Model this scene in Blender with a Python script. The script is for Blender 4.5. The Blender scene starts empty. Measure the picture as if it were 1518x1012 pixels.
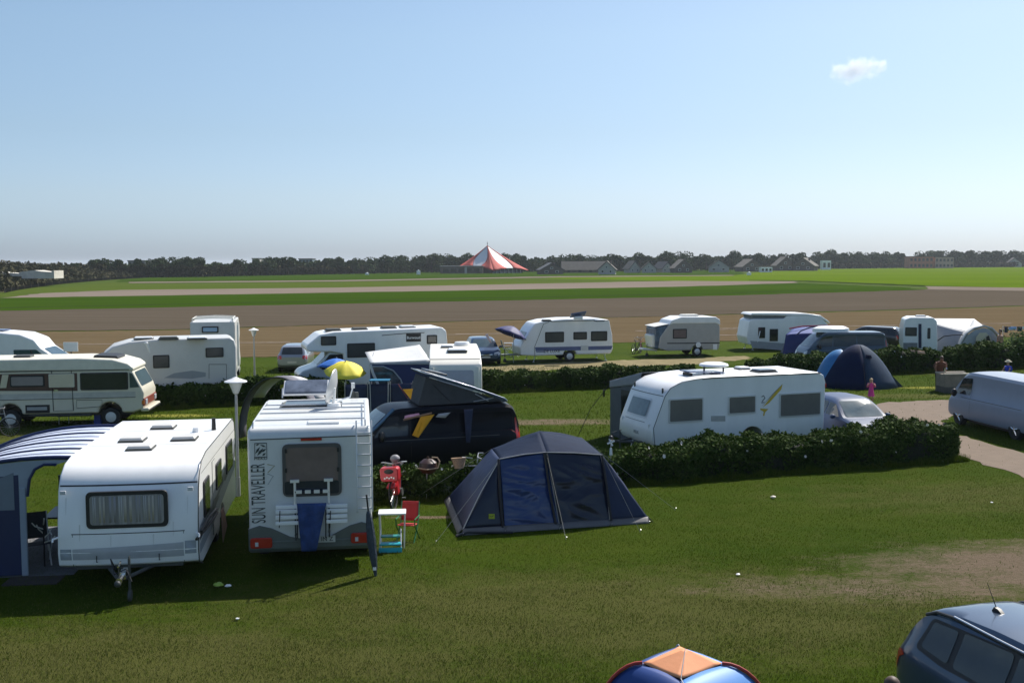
import bpy, bmesh, math, random
import numpy as np
from mathutils import Vector, Matrix
from mathutils.bvhtree import BVHTree
from mathutils.geometry import tessellate_polygon
R = math.radians
rng = random.Random(7)
SC = bpy.context.scene
COL = SC.collection
# ---------------------------------------------------------------- camera
CAMH = 6.0; FPX = 1600.0; PITCH = R(4.22); ROLL = R(0.23)
FWD = Vector((0, math.cos(PITCH), -math.sin(PITCH)))
_r0 = Vector((1, 0, 0)); _u0 = Vector((0, math.sin(PITCH), math.cos(PITCH)))
RT = _r0*math.cos(ROLL) - _u0*math.sin(ROLL)
UP = _u0*math.cos(ROLL) + _r0*math.sin(ROLL)
cam_d = bpy.data.cameras.new('camera'); cam = bpy.data.objects.new('camera', cam_d); COL.objects.link(cam)
cam_d.sensor_width = 36; cam_d.lens = 36*FPX/1518; cam_d.clip_end = 20000; cam_d.clip_start = 0.1
M = Matrix((RT, UP, -FWD)).transposed().to_4x4(); M.translation = (0, 0, CAMH)
cam.matrix_world = M
SC.camera = cam
# ---------------------------------------------------------------- world, sun, exposure
SUN_AZ = 38; SUN_EL = 47          # azimuth clockwise from the view direction
w = bpy.data.worlds.new("World"); SC.world = w; w.use_nodes = True
nt = w.node_tree; bgn = nt.nodes['Background']
sky = nt.nodes.new('ShaderNodeTexSky'); sky.sky_type = 'NISHITA'; sky.sun_disc = False
sky.sun_elevation = R(SUN_EL); sky.sun_rotation = R(SUN_AZ); sky.air_density = 1.0; sky.dust_density = 1.0; sky.ozone_density = 3.0
sky.altitude = 0
# the low summer haze: a colour correction of the sky by elevation
tint = nt.nodes.new('ShaderNodeMix'); tint.data_type = 'RGBA'; tint.blend_type = 'MULTIPLY'; tint.inputs[0].default_value = 1
_g = nt.nodes.new('ShaderNodeTexCoord'); _s = nt.nodes.new('ShaderNodeSeparateXYZ'); nt.links.new(_g.outputs['Generated'], _s.inputs[0])
_r = nt.nodes.new('ShaderNodeValToRGB'); nt.links.new(_s.outputs[2], _r.inputs[0])
_e = _r.color_ramp.elements; _e[0].position = 0.0; _e[0].color = (.505, .635, .95, 1); _e[1].position = .30; _e[1].color = (.715, .73, .72, 1)
for _p, _c in ((.022, (.53, .65, .93, 1)), (.06, (.585, .645, .79, 1)), (.115, (.61, .64, .69, 1)), (.20, (.70, .715, .70, 1))):
    _x = _e.new(_p); _x.color = _c
_k = nt.nodes.new('ShaderNodeVectorMath'); _k.operation = 'SCALE'; _k.inputs[3].default_value = 1.4; nt.links.new(_r.outputs[0], _k.inputs[0]); nt.links.new(_k.outputs[0], tint.inputs[7])
nt.links.new(sky.outputs[0], tint.inputs[6]); nt.links.new(tint.outputs[2], bgn.inputs[0]); bgn.inputs[1].default_value = 0.078
sd = bpy.data.lights.new('sun', 'SUN'); sd.energy = 4.1; sd.angle = R(0.5); sd.color = (1, 0.95, 0.87)
sun = bpy.data.objects.new('sun', sd); COL.objects.link(sun)
sdir = Vector((math.sin(R(SUN_AZ))*math.cos(R(SUN_EL)), math.cos(R(SUN_AZ))*math.cos(R(SUN_EL)), math.sin(R(SUN_EL))))
sun.rotation_euler = sdir.to_track_quat('Z', 'Y').to_euler()
SC.view_settings.view_transform = 'Standard'; SC.view_settings.look = 'None'
SC.view_settings.exposure = 0.70; SC.view_settings.gamma = 1
SC.cycles.max_bounces = 6; SC.cycles.transparent_max_bounces = 12; SC.cycles.volume_bounces = 0
# ---------------------------------------------------------------- pixel helpers (photo pixels to ground points)
def ray(px, py): return FWD + RT*((px-759)/FPX) + UP*((506-py)/FPX)
def pix(px, py, z=0.0):
    d = ray(px, py); t = (z-CAMH)/d.z
    return Vector((d.x*t, d.y*t, z))
def atY(px, py, Y):
    d = ray(px, py); t = Y/d.y
    return Vector((d.x*t, Y, CAMH+d.z*t))
# ---------------------------------------------------------------- tagging
def tag(o, label=None, cat=None, group=None, kind=None):
    if label: o['label'] = label
    if cat: o['category'] = cat
    if group: o['group'] = group
    if kind: o['kind'] = kind
    return o
def thing(name, label, cat, loc=(0, 0, 0), rz=0, group=None):
    o = bpy.data.objects.new(name, None); COL.objects.link(o); o.empty_display_size = .2
    o.location = loc; o.rotation_euler = (0, 0, R(rz))
    return tag(o, label, cat, group)
def kids(o): return [c for c in bpy.data.objects if c.parent == o]
def copy_tree(o, parent=None):
    c = o.copy(); COL.objects.link(c); c.parent = parent
    for ch in kids(o): copy_tree(ch, c)
    return c
# ---------------------------------------------------------------- materials
MATS = {}
def mat(name, col, rough=.5, metal=0, var=.08, scale=3, bump=0, bscale=40, coat=0, alpha=1, spec=.5, sheen=0, col2=None, detail=4, stretch=None, trans=0, emit=0):
    if name in MATS: return MATS[name]
    m = bpy.data.materials.new(name); m.use_nodes = True; t = m.node_tree; b = t.nodes['Principled BSDF']
    L = t.links.new
    tc = t.nodes.new('ShaderNodeTexCoord'); mp = t.nodes.new('ShaderNodeMapping'); L(tc.outputs['Object'], mp.inputs[0])
    if stretch: mp.inputs['Scale'].default_value = stretch
    n = t.nodes.new('ShaderNodeTexNoise'); n.inputs['Scale'].default_value = scale; n.inputs['Detail'].default_value = detail; n.inputs['Roughness'].default_value = .65
    L(mp.outputs[0], n.inputs['Vector'])
    cr = t.nodes.new('ShaderNodeMapRange'); cr.inputs[1].default_value = .3; cr.inputs[2].default_value = .7
    L(n.outputs[0], cr.inputs[0])
    mx = t.nodes.new('ShaderNodeMix'); mx.data_type = 'RGBA'
    c1 = [c*(1-var) for c in col]; c2 = [min(1, c*(1+var)) for c in col] if col2 is None else list(col2)
    mx.inputs[6].default_value = (*c1, 1); mx.inputs[7].default_value = (*c2, 1)
    L(cr.outputs[0], mx.inputs[0]); L(mx.outputs[2], b.inputs['Base Color'])
    b.inputs['Roughness'].default_value = rough; b.inputs['Metallic'].default_value = metal
    b.inputs['Coat Weight'].default_value = coat; b.inputs['Coat Roughness'].default_value = .06
    b.inputs['Specular IOR Level'].default_value = spec; b.inputs['Alpha'].default_value = alpha
    b.inputs['Transmission Weight'].default_value = trans
    if sheen: b.inputs['Sheen Weight'].default_value = sheen
    if bump:
        n2 = t.nodes.new('ShaderNodeTexNoise'); n2.inputs['Scale'].default_value = bscale; n2.inputs['Detail'].default_value = 5
        L(mp.outputs[0], n2.inputs['Vector'])
        bp = t.nodes.new('ShaderNodeBump'); bp.inputs['Strength'].default_value = bump; bp.inputs['Distance'].default_value = .03
        L(n2.outputs[0], bp.inputs['Height']); L(bp.outputs[0], b.inputs['Normal'])
    MATS[name] = m
    return m
def foliage(name, c1, c2, c3, rough=.8, patch=.6, trans=.15):
    if name in MATS: return MATS[name]
    m = bpy.data.materials.new(name); m.use_nodes = True; t = m.node_tree; b = t.nodes['Principled BSDF']; L = t.links.new
    g = t.nodes.new('ShaderNodeNewGeometry'); rp = t.nodes.new('ShaderNodeValToRGB')
    e = rp.color_ramp.elements; e[0].color = (*c1, 1); e[1].color = (*c3, 1); e[1].position = 1; x = e.new(.5); x.color = (*c2, 1)
    tc = t.nodes.new('ShaderNodeTexCoord'); n = t.nodes.new('ShaderNodeTexNoise'); n.inputs['Scale'].default_value = patch; n.inputs['Detail'].default_value = 3
    L(tc.outputs['Object'], n.inputs['Vector'])
    a = t.nodes.new('ShaderNodeMath'); a.operation = 'MULTIPLY_ADD'; a.inputs[1].default_value = .55
    L(g.outputs['Random Per Island'], a.inputs[0])
    s = t.nodes.new('ShaderNodeMath'); s.operation = 'MULTIPLY_ADD'; s.inputs[1].default_value = 1.2; s.inputs[2].default_value = -.38
    L(n.outputs[0], s.inputs[0]); L(s.outputs[0], a.inputs[2]); L(a.outputs[0], rp.inputs[0])
    L(rp.outputs[0], b.inputs['Base Color']); b.inputs['Roughness'].default_value = rough; b.inputs['Specular IOR Level'].default_value = .08
    if trans:
        tr = t.nodes.new('ShaderNodeBsdfTranslucent'); ms = t.nodes.new('ShaderNodeMixShader'); ms.inputs[0].default_value = trans
        L(rp.outputs[0], tr.inputs[0]); L(b.outputs[0], ms.inputs[1]); L(tr.outputs[0], ms.inputs[2]); L(ms.outputs[0], t.nodes['Material Output'].inputs[0])
    MATS[name] = m
    return m
WHITE = mat('white_bodywork', (.85, .85, .84), .32, var=.05, scale=1.6, coat=.25, stretch=(1, 1, .3))
IVORY = mat('ivory_bodywork', (.66, .62, .50), .36, var=.05, scale=1.5, coat=.2)
CREAMW = mat('cream_white_bodywork', (.80, .77, .68), .38, var=.04, scale=1.2, coat=.2)
GREYW = mat('pale_grey_bodywork', (.60, .60, .58), .4, var=.05, scale=1.3, coat=.15)
SILV = mat('silver_stripe', (.30, .33, .36), .4, var=.05)
DGREY = mat('dark_grey_plastic', (.06, .065, .06), .55, var=.15)
BUMP_ = mat('grey_green_bumper', (.12, .135, .12), .5, var=.1)
BLACK = mat('black_plastic', (.015, .015, .016), .5, var=.2)
RUBBER = mat('tyre_rubber', (.02, .02, .02), .85, var=.25)
STEEL = mat('galvanised_steel', (.45, .46, .47), .4, metal=.8, var=.12)
CHROME = mat('bright_metal', (.7, .7, .7), .22, metal=1, var=.05)
ALU = mat('painted_aluminium', (.62, .63, .64), .35, metal=.3, var=.06)
GLASS = mat('dark_window_glass', (.028, .033, .036), .06, var=.25, scale=1.5, spec=.7)
SMOKE = mat('smoked_window_glass', (.075, .078, .078), .12, var=.12, scale=2, spec=.5)
BROWNG = mat('brown_tinted_glass', (.19, .14, .13), .15, var=.12, spec=.5)
SCREEN = mat('windscreen_glass', (.05, .085, .10), .05, var=.2, spec=.9)
RED = mat('red_lamp_lens', (.42, .015, .015), .2, var=.1, coat=.5)
REDP = mat('red_paint', (.5, .02, .03), .35, var=.08, coat=.3)
ORANGE = mat('orange_fabric', (.75, .25, .10), .7, var=.06)
AMBER = mat('amber_cloth', (.80, .38, .02), .8, var=.1)
YELLOW = mat('yellow_cloth', (.85, .72, .06), .7, var=.08)
BLUEC = mat('bright_blue_cloth', (.02, .14, .50), .65, var=.1)
NAVY = mat('navy_cloth', (.012, .022, .065), .6, var=.2, scale=4, bump=.25, bscale=8)
PINK = mat('pink_cloth', (.62, .05, .26), .7, var=.1)
PALEPINK = mat('pale_pink_cloth', (.75, .38, .50), .8, var=.08)
SKIN = mat('skin', (.45, .25, .16), .55, var=.06)
SKINT = mat('tanned_skin', (.25, .11, .065), .55, var=.06)
HAIRB = mat('blond_hair', (.50, .36, .18), .6, var=.2, scale=20)
HAIRD = mat('brown_hair', (.07, .04, .025), .6, var=.3, scale=20)
CREAMC = mat('cream_cloth', (.65, .58, .42), .8, var=.06)
GREYT = mat('grey_awning_cloth', (.36, .37, .39), .75, var=.07, bump=.3, bscale=5)
LGREYT = mat('pale_grey_awning_cloth', (.55, .56, .56), .75, var=.06, bump=.25, bscale=5)
DGREYT = mat('dark_grey_canvas', (.045, .05, .055), .8, var=.15, bump=.3, bscale=6)
WOODB = mat('bark', (.07, .055, .04), .9, var=.3, bump=.6, bscale=25)
LENSC = mat('clear_headlamp', (.55, .57, .6), .12, var=.1, coat=.6)
PLATE = mat('number_plate', (.55, .55, .5), .5, var=.05)
# ---------------------------------------------------------------- mesh builder
class MB:
    def __init__(s): s.v = []; s.f = []
    def add(s, vs, fs):
        o = len(s.v); s.v += [tuple(v) for v in vs]; s.f += [[i+o for i in f] for f in fs]; return s
    def box(s, c, d, rz=0, ry=0, rx=0, taper=1):
        m = Matrix.Rotation(R(rz), 3, 'Z') @ Matrix.Rotation(R(ry), 3, 'Y') @ Matrix.Rotation(R(rx), 3, 'X')
        vs = []
        for z in (-1, 1):
            k = taper if z == 1 else 1
            for x, y in ((-1, -1), (1, -1), (1, 1), (-1, 1)):
                vs.append(m @ Vector((x*d[0]/2*k, y*d[1]/2*k, z*d[2]/2)) + Vector(c))
        return s.add(vs, [[3, 2, 1, 0], [4, 5, 6, 7], [0, 1, 5, 4], [1, 2, 6, 5], [2, 3, 7, 6], [3, 0, 4, 7]])
    def bb(s, x0, x1, y0, y1, z0, z1): return s.box(((x0+x1)/2, (y0+y1)/2, (z0+z1)/2), (abs(x1-x0), abs(y1-y0), abs(z1-z0)))
    def prism(s, poly, a, b, axis='y', s2=1, c2=None):
        """poly: 2D points; extruded along axis from a to b; axis y: (x,z), axis x: (y,z), axis z: (x,y)"""
        def p3(p, t):
            return (p[0], t, p[1]) if axis == 'y' else ((t, p[0], p[1]) if axis == 'x' else (p[0], p[1], t))
        n = len(poly)
        vs = [p3(p, a) for p in poly] + [p3(p, b) for p in poly]
        return s.add(vs, [list(range(n))[::-1], list(range(n, 2*n))] + [[i, (i+1) % n, n+(i+1) % n, n+i] for i in range(n)])
    def cyl(s, p0, p1, r0, r1=None, n=12, cap=True):
        r1 = r0 if r1 is None else r1
        p0 = Vector(p0); p1 = Vector(p1); d = (p1-p0); q = d.to_track_quat('Z', 'Y') if d.length > 1e-9 else Matrix.Identity(3).to_quaternion()
        vs = []
        for p, r in ((p0, r0), (p1, r1)):
            for i in range(n):
                a = 2*math.pi*i/n; vs.append(p + q @ Vector((math.cos(a)*r, math.sin(a)*r, 0)))
        fs = [[i, (i+1) % n, n+(i+1) % n, n+i] for i in range(n)]
        if cap: fs += [list(range(n))[::-1], list(range(n, 2*n))]
        return s.add(vs, fs)
    def tube(s, pts, r, n=8, closed=False):
        pts = [Vector(p) for p in pts]; m = len(pts); vs = []; up = None
        for i, p in enumerate(pts):
            a = pts[(i-1) % m] if (i > 0 or closed) else p; b = pts[(i+1) % m] if (i < m-1 or closed) else p
            d = (b-a).normalized(); q = d.to_track_quat('Z', 'Y')
            rr = r[i] if isinstance(r, (list, tuple)) else r
            for k in range(n):
                t = 2*math.pi*k/n; vs.append(p + q @ Vector((math.cos(t)*rr, math.sin(t)*rr, 0)))
        fs = []
        for i in range(m if closed else m-1):
            j = (i+1) % m
            # match ring start to reduce twist
            best = min(range(n), key=lambda k: (vs[j*n+k]-vs[i*n]-(pts[j]-pts[i])).length)
            for k in range(n):
                fs.append([i*n+k, i*n+(k+1) % n, j*n+(k+1+best) % n, j*n+(k+best) % n])
        if not closed: fs += [list(range(n))[::-1], list(range((m-1)*n, m*n))]
        return s.add(vs, fs)
    def ball(s, c, r, n=12, m=8, sz=1, sx=1, sy=1):
        vs = []; fs = []
        for j in range(1, m):
            a = math.pi*j/m
            for i in range(n):
                b = 2*math.pi*i/n; vs.append((c[0]+r*sx*math.sin(a)*math.cos(b), c[1]+r*sy*math.sin(a)*math.sin(b), c[2]+r*sz*math.cos(a)))
        for j in range(m-2):
            for i in range(n): fs.append([j*n+i, (j+1)*n+i, (j+1)*n+(i+1) % n, j*n+(i+1) % n])
        t = len(vs); vs += [(c[0], c[1], c[2]+r*sz), (c[0], c[1], c[2]-r*sz)]
        for i in range(n): fs += [[t, i, (i+1) % n], [t+1, (m-2)*n+(i+1) % n, (m-2)*n+i]]
        return s.add(vs, fs)
    def lathe(s, prof, c=(0, 0, 0), n=20, axis='z'):
        vs = []
        for r, h in prof:
            for i in range(n):
                a = 2*math.pi*i/n
                x, y = r*math.cos(a), r*math.sin(a)
                p = (x, y, h) if axis == 'z' else ((x, h, y) if axis == 'y' else (h, x, y))
                vs.append((c[0]+p[0], c[1]+p[1], c[2]+p[2]))
        fs = []
        for j in range(len(prof)-1):
            for i in range(n): fs.append([j*n+i, j*n+(i+1) % n, (j+1)*n+(i+1) % n, (j+1)*n+i])
        fs += [list(range(n))[::-1], list(range((len(prof)-1)*n, len(prof)*n))]
        return s.add(vs, fs)
    def grid(s, rows, thick=0):
        """rows: list of equally long lists of points -> sheet"""
        n = len(rows[0]); vs = [p for r in rows for p in r]; fs = []
        for j in range(len(rows)-1):
            for i in range(n-1): fs.append([j*n+i, j*n+i+1, (j+1)*n+i+1, (j+1)*n+i])
        return s.add(vs, fs)
    def build(s, name, m, parent=None, bevel=0, smooth=35, seg=2, solid=0, subsurf=0, loc=None, rz=0):
        me = bpy.data.meshes.new(name); me.from_pydata(s.v, [], s.f); me.validate()
        bm = bmesh.new(); bm.from_mesh(me); bmesh.ops.remove_doubles(bm, verts=bm.verts, dist=1e-5)
        bmesh.ops.recalc_face_normals(bm, faces=bm.faces); bm.to_mesh(me); bm.free()
        me.materials.append(m)
        o = bpy.data.objects.new(name, me); COL.objects.link(o); o.parent = parent
        if loc is not None: o.location = loc
        if rz: o.rotation_euler = (0, 0, R(rz))
        if smooth and not bevel:
            me.polygons.foreach_set('use_smooth', [True]*len(me.polygons)); me.set_sharp_from_angle(angle=R(smooth))
        if solid:
            q = o.modifiers.new('s', 'SOLIDIFY'); q.thickness = solid; q.offset = 0
        if bevel:
            q = o.modifiers.new('b', 'BEVEL'); q.width = bevel; q.segments = seg; q.limit_method = 'ANGLE'; q.angle_limit = R(25); q.harden_normals = False
            me.polygons.foreach_set('use_smooth', [True]*len(me.polygons))
            e = o.modifiers.new('w', 'WEIGHTED_NORMAL'); e.keep_sharp = True
        if subsurf:
            q = o.modifiers.new('u', 'SUBSURF'); q.levels = q.render_levels = subsurf
            me.polygons.foreach_set('use_smooth', [True]*len(me.polygons))
        return o
def bvh_of(o):
    bm = bmesh.new(); bm.from_mesh(o.data); b = BVHTree.FromBMesh(bm); bm.free(); return b
def rounded(poly, r, n=4):
    """round the corners of a 2D polygon; r a number or list per corner"""
    out = []; m = len(poly)
    for i, p in enumerate(poly):
        rr = r[i] if isinstance(r, (list, tuple)) else r
        p = Vector(p); a = Vector(poly[i-1]); b = Vector(poly[(i+1) % m])
        if rr <= 0: out.append(tuple(p)); continue
        da = (a-p); db = (b-p); k = min(rr, da.length*.49, db.length*.49)
        s_ = p+da.normalized()*k; e_ = p+db.normalized()*k
        for j in range(n+1):
            t = j/n; out.append(tuple(s_*(1-t)**2+p*2*t*(1-t)+e_*t*t))
    return out
def panel(name, bvh, poly, direction, m, parent, off=.006, res=.08, th=0, start=30):
    """lay a polygon on a body surface: poly 2D; direction '+y','-y','+x','-x','+z' = the side it is looked at from"""
    ax = direction[1]; sg = 1 if direction[0] == '+' else -1
    P = [Vector(p) for p in poly]
    xs = [p.x for p in P]; ys = [p.y for p in P]
    bm = bmesh.new(); vs = [bm.verts.new((p.x, p.y, 0)) for p in P]; f = bm.faces.new(vs)
    bmesh.ops.triangulate(bm, faces=[f])
    def cuts(lo, hi): 
        k = max(1, int((hi-lo)/res)); return [lo+(hi-lo)*i/k for i in range(1, k)]
    for x in cuts(min(xs), max(xs)):
        bmesh.ops.bisect_plane(bm, geom=bm.verts[:]+bm.edges[:]+bm.faces[:], plane_co=(x, 0, 0), plane_no=(1, 0, 0))
    for y in cuts(min(ys), max(ys)):
        bmesh.ops.bisect_plane(bm, geom=bm.verts[:]+bm.edges[:]+bm.faces[:], plane_co=(0, y, 0), plane_no=(0, 1, 0))
    last = None
    for v in bm.verts:
        u, w_ = v.co.x, v.co.y
        if ax == 'y': o = Vector((u, start*sg, w_)); d = Vector((0, -sg, 0))
        elif ax == 'x': o = Vector((start*sg, u, w_)); d = Vector((-sg, 0, 0))
        else: o = Vector((u, w_, start)); d = Vector((0, 0, -1))
        h, nrm, _, _ = bvh.ray_cast(o, d)
        if h is None:
            h, nrm, _, _ = bvh.find_nearest(o + d*start)
        if nrm.dot(d) > 0: nrm = -nrm
        v.co = h + nrm*off
    bmesh.ops.recalc_face_normals(bm, faces=bm.faces)
    me = bpy.data.meshes.new(name); bm.to_mesh(me); bm.free(); me.materials.append(m)
    me.polygons.foreach_set('use_smooth', [True]*len(me.polygons))
    ob = bpy.data.objects.new(name, me); COL.objects.link(ob); ob.parent = parent
    if th: q = ob.modifiers.new('s', 'SOLIDIFY'); q.thickness = th; q.offset = 0
    return ob
def cutwheels(body, spots, r, W, depth=.32):
    c = MB()
    for x in spots:
        for sg in (-1, 1): c.cyl((x, sg*(W/2-depth), r*.98), (x, sg*(W/2+.4), r*.98), r*1.17, n=28)
    co = c.build('cutter', BLACK)
    q = body.modifiers.new('cut', 'BOOLEAN'); q.object = co; q.operation = 'DIFFERENCE'; q.solver = 'EXACT'
    dg = bpy.context.evaluated_depsgraph_get()
    me = bpy.data.meshes.new_from_object(body.evaluated_get(dg))
    body.modifiers.remove(q)
    if len(me.polygons) > 20: 
        body.data = me
        me.set_sharp_from_angle(angle=R(32))
    bpy.data.objects.remove(co)
def wheel(parent, x, y, r=.33, wd=.2, rim=ALU, spokes=5, cap=False):
    sg = 1 if y > 0 else -1
    o = bpy.data.objects.new('wheel', None); COL.objects.link(o); o.parent = parent; o.location = (x, y, r)
    t = MB(); t.lathe([(r*.64, -wd/2), (r*.93, -wd/2), (r, -wd*.36), (r, wd*.36), (r*.93, wd/2), (r*.64, wd/2)], axis='y', n=28)
    t.build('tyre', RUBBER, o)
    k = MB(); yo = sg*wd*.38
    k.lathe([(r*.66, -wd*.3), (r*.66, wd*.3)], axis='y', n=24)
    dk = k.build('rim', DGREY, o)
    q = MB()
    if cap:
        q.lathe([(r*.6, 0), (r*.6, sg*.02), (r*.3, sg*.05), (r*.01, sg*.06)], c=(0, yo, 0), axis='y', n=24)
    else:
        for i in range(spokes):
            a = 2*math.pi*i/spokes+.3
            q.cyl((math.cos(a)*r*.1, yo+sg*.01, math.sin(a)*r*.1), (math.cos(a)*r*.62, yo+sg*.01, math.sin(a)*r*.62), r*.11, r*.07, 6)
        q.lathe([(r*.2, 0), (r*.2, sg*.03), (r*.1, sg*.035)], c=(0, yo, 0), axis='y', n=14)
        q.tube([(math.cos(a*.2618)*r*.64, yo+sg*.012, math.sin(a*.2618)*r*.64) for a in range(24)], r*.035, 6, closed=True)
    q.build('hub', rim, o)
    return o
def text(name, s, m, parent, loc, rot, size, th=.004, sx=1, sy=1, align='CENTER', off=0):
    c = bpy.data.curves.new(name, 'FONT'); c.body = s; c.size = size; c.extrude = th; c.align_x = align; c.align_y = 'CENTER'; c.offset = off
    o = bpy.data.objects.new(name, c); COL.objects.link(o)
    dg = bpy.context.evaluated_depsgraph_get(); me = bpy.data.meshes.new_from_object(o.evaluated_get(dg))
    bpy.data.objects.remove(o); me.materials.clear(); me.materials.append(m)
    me.transform(Matrix.Diagonal((sx, sy, 1, 1)))
    b = bpy.data.objects.new(name, me); COL.objects.link(b); b.parent = parent; b.location = loc; b.rotation_euler = tuple(R(a) for a in rot)
    return b
def leaf_mesh(name, pts, size, m, nrm=None, jitter=1.0, aspect=.6, seed=1, parent=None):
    """many small leaf quads at pts (N,3); size array or number"""
    rs = np.random.RandomState(seed); n = len(pts)
    a = rs.normal(size=(n, 3)); 
    if nrm is not None: a = a*jitter + nrm*1.0
    a /= np.linalg.norm(a, axis=1)[:, None]+1e-9
    b = rs.normal(size=(n, 3)); b -= (b*a).sum(1)[:, None]*a; b /= np.linalg.norm(b, axis=1)[:, None]+1e-9
    c = np.cross(a, b); s = (size*(.6+.8*rs.rand(n)))[:, None]
    v = np.empty((n, 4, 3)); v[:, 0] = pts-b*s; v[:, 1] = pts+c*s*aspect+a*s*.15; v[:, 2] = pts+b*s; v[:, 3] = pts-c*s*aspect+a*s*.15
    me = bpy.data.meshes.new(name); me.vertices.add(4*n); me.vertices.foreach_set('co', v.reshape(-1).astype('f'))
    me.loops.add(4*n); me.loops.foreach_set('vertex_index', np.arange(4*n, dtype='i'))
    me.polygons.add(n); me.polygons.foreach_set('loop_start', np.arange(0, 4*n, 4, dtype='i'))
    try: me.polygons.foreach_set('loop_total', np.full(n, 4, dtype='i'))
    except Exception: pass
    me.update(calc_edges=True); me.materials.append(m)
    o = bpy.data.objects.new(name, me); COL.objects.link(o); o.parent = parent
    return o
# ================================================================ SETTING
def hN(t, links, vec, scale, detail=4, rough=.6):
    n = t.nodes.new('ShaderNodeTexNoise'); n.inputs['Scale'].default_value = scale; n.inputs['Detail'].default_value = detail; n.inputs['Roughness'].default_value = rough
    links(vec, n.inputs['Vector']); return n.outputs[0]
def mixc(t, L, fac, a, b):
    m = t.nodes.new('ShaderNodeMix'); m.data_type = 'RGBA'
    for s_, v in ((6, a), (7, b)):
        if isinstance(v, tuple): m.inputs[s_].default_value = (*v, 1)
        else: L(v, m.inputs[s_])
    L(fac, m.inputs[0]) if not isinstance(fac, float) else None
    return m.outputs[2]
def rng_(t, L, v, a, b, c=0, d=1):
    m = t.nodes.new('ShaderNodeMapRange'); m.inputs[1].default_value = a; m.inputs[2].default_value = b; m.inputs[3].default_value = c; m.inputs[4].default_value = d
    L(v, m.inputs[0]); return m.outputs[0]
def math_(t, L, op, a, b):
    m = t.nodes.new('ShaderNodeMath'); m.operation = op
    for i, v in enumerate((a, b)):
        if isinstance(v, (int, float)): m.inputs[i].default_value = v
        else: L(v, m.inputs[i])
    return m.outputs[0]
# worn soil, dry grass and yellow patches of the lawn: (x, y, rx, ry, strength)
BARE = [(12.8, 20.6, 6.4, 2.4, 1.0), (7.6, 19.5, 5.2, 1.0, .62), (1.6, 40.2, 3.4, .9, .75), (-2.0, 25.1, 1.0, .16, .8), (14.5, 24.0, 2.4, .5, .5), (-4, 25.8, .6, .12, .6),
        (19, 57.0, 6, .5, .5), (24, 45.2, 9, .8, .5)]
DRY = [(2.0, 18.2, 8, 2.6, .8), (-5.5, 15.9, 7, 1.9, .85), (11, 17.2, 6, 1.6, .7), (-17, 37, 6, 2.0, .7), (14, 27, 7, 2.2, .6), (-3.5, 22.5, 3, .6, .4), (18, 47.5, 5, .9, .7)]
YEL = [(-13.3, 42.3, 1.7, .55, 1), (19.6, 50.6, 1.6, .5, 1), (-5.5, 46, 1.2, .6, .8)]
def lawn_material():
    m = bpy.data.materials.new('lawn'); m.use_nodes = True; t = m.node_tree; b = t.nodes['Principled BSDF']; L = t.links.new
    g = t.nodes.new('ShaderNodeNewGeometry'); P = g.outputs['Position']
    mp = t.nodes.new('ShaderNodeMapping'); mp.inputs['Scale'].default_value = (.6, 1, 1); L(P, mp.inputs[0]); Q = mp.outputs[0]
    big = hN(t, L, Q, .35, 4); med = hN(t, L, Q, 1.7, 5, .7); fin = hN(t, L, Q, 14, 6, .8); vf = hN(t, L, Q, 60, 3, .8)
    c = mixc(t, L, rng_(t, L, big, .35, .65), (.040, .078, .003), (.066, .098, .007))
    c = mixc(t, L, rng_(t, L, med, .42, .72, 0, .7), c, (.078, .094, .012))
    c = mixc(t, L, rng_(t, L, fin, .35, .7, 0, .7), c, (.020, .044, .002))
    c = mixc(t, L, rng_(t, L, vf, .5, .75, 0, .6), c, (.10, .115, .026))
    def mask(lst):
        acc = None
        for (x, y, rx, ry, st) in lst:
            q = t.nodes.new('ShaderNodeMapping'); q.inputs['Location'].default_value = (-x/rx, -y/ry, 0); q.inputs['Scale'].default_value = (1/rx, 1/ry, 0); L(P, q.inputs[0])
            ln = t.nodes.new('ShaderNodeVectorMath'); ln.operation = 'LENGTH'; L(q.outputs[0], ln.inputs[0])
            v = rng_(t, L, ln.outputs['Value'], 1.35, .45, 0, st)
            acc = v if acc is None else math_(t, L, 'MAXIMUM', acc, v)
        return acc
    nz = math_(t, L, 'ADD', math_(t, L, 'MULTIPLY', math_(t, L, 'SUBTRACT', med, .5), 1.3), math_(t, L, 'MULTIPLY', math_(t, L, 'SUBTRACT', fin, .5), 1.3))
    d = math_(t, L, 'ADD', mask(DRY), nz); c = mixc(t, L, rng_(t, L, d, .15, .8, 0, .8), c, (.105, .105, .032))
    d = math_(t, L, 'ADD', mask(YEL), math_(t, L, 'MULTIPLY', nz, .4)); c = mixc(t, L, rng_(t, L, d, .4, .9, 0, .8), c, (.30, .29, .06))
    soil = mixc(t, L, rng_(t, L, fin, .3, .7), (.145, .105, .074), (.24, .18, .132))
    d = math_(t, L, 'ADD', mask(BARE), nz); c = mixc(t, L, rng_(t, L, d, .3, .85, 0, .92), c, soil)
    L(c, b.inputs['Base Color']); b.inputs['Roughness'].default_value = .9; b.inputs['Specular IOR Level'].default_value = .02
    bp = t.nodes.new('ShaderNodeBump'); bp.inputs['Strength'].default_value = .9; bp.inputs['Distance'].default_value = .05
    L(math_(t, L, 'ADD', fin, vf), bp.inputs['Height']); L(bp.outputs[0], b.inputs['Normal'])
    return m
gm = MB()
gx = [-9000, -2000, -400, -100] + list(range(-60, 61, 4)) + [100, 400, 2000, 9000]
gy = [-3000, -300, 0] + list(range(4, 90, 4)) + [120, 200, 400, 800, 2000, 9000]
gm.grid([[(x, y, 0) for x in gx] for y in gy])
tag(gm.build('ground', lawn_material(), smooth=0), kind='structure')

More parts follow.
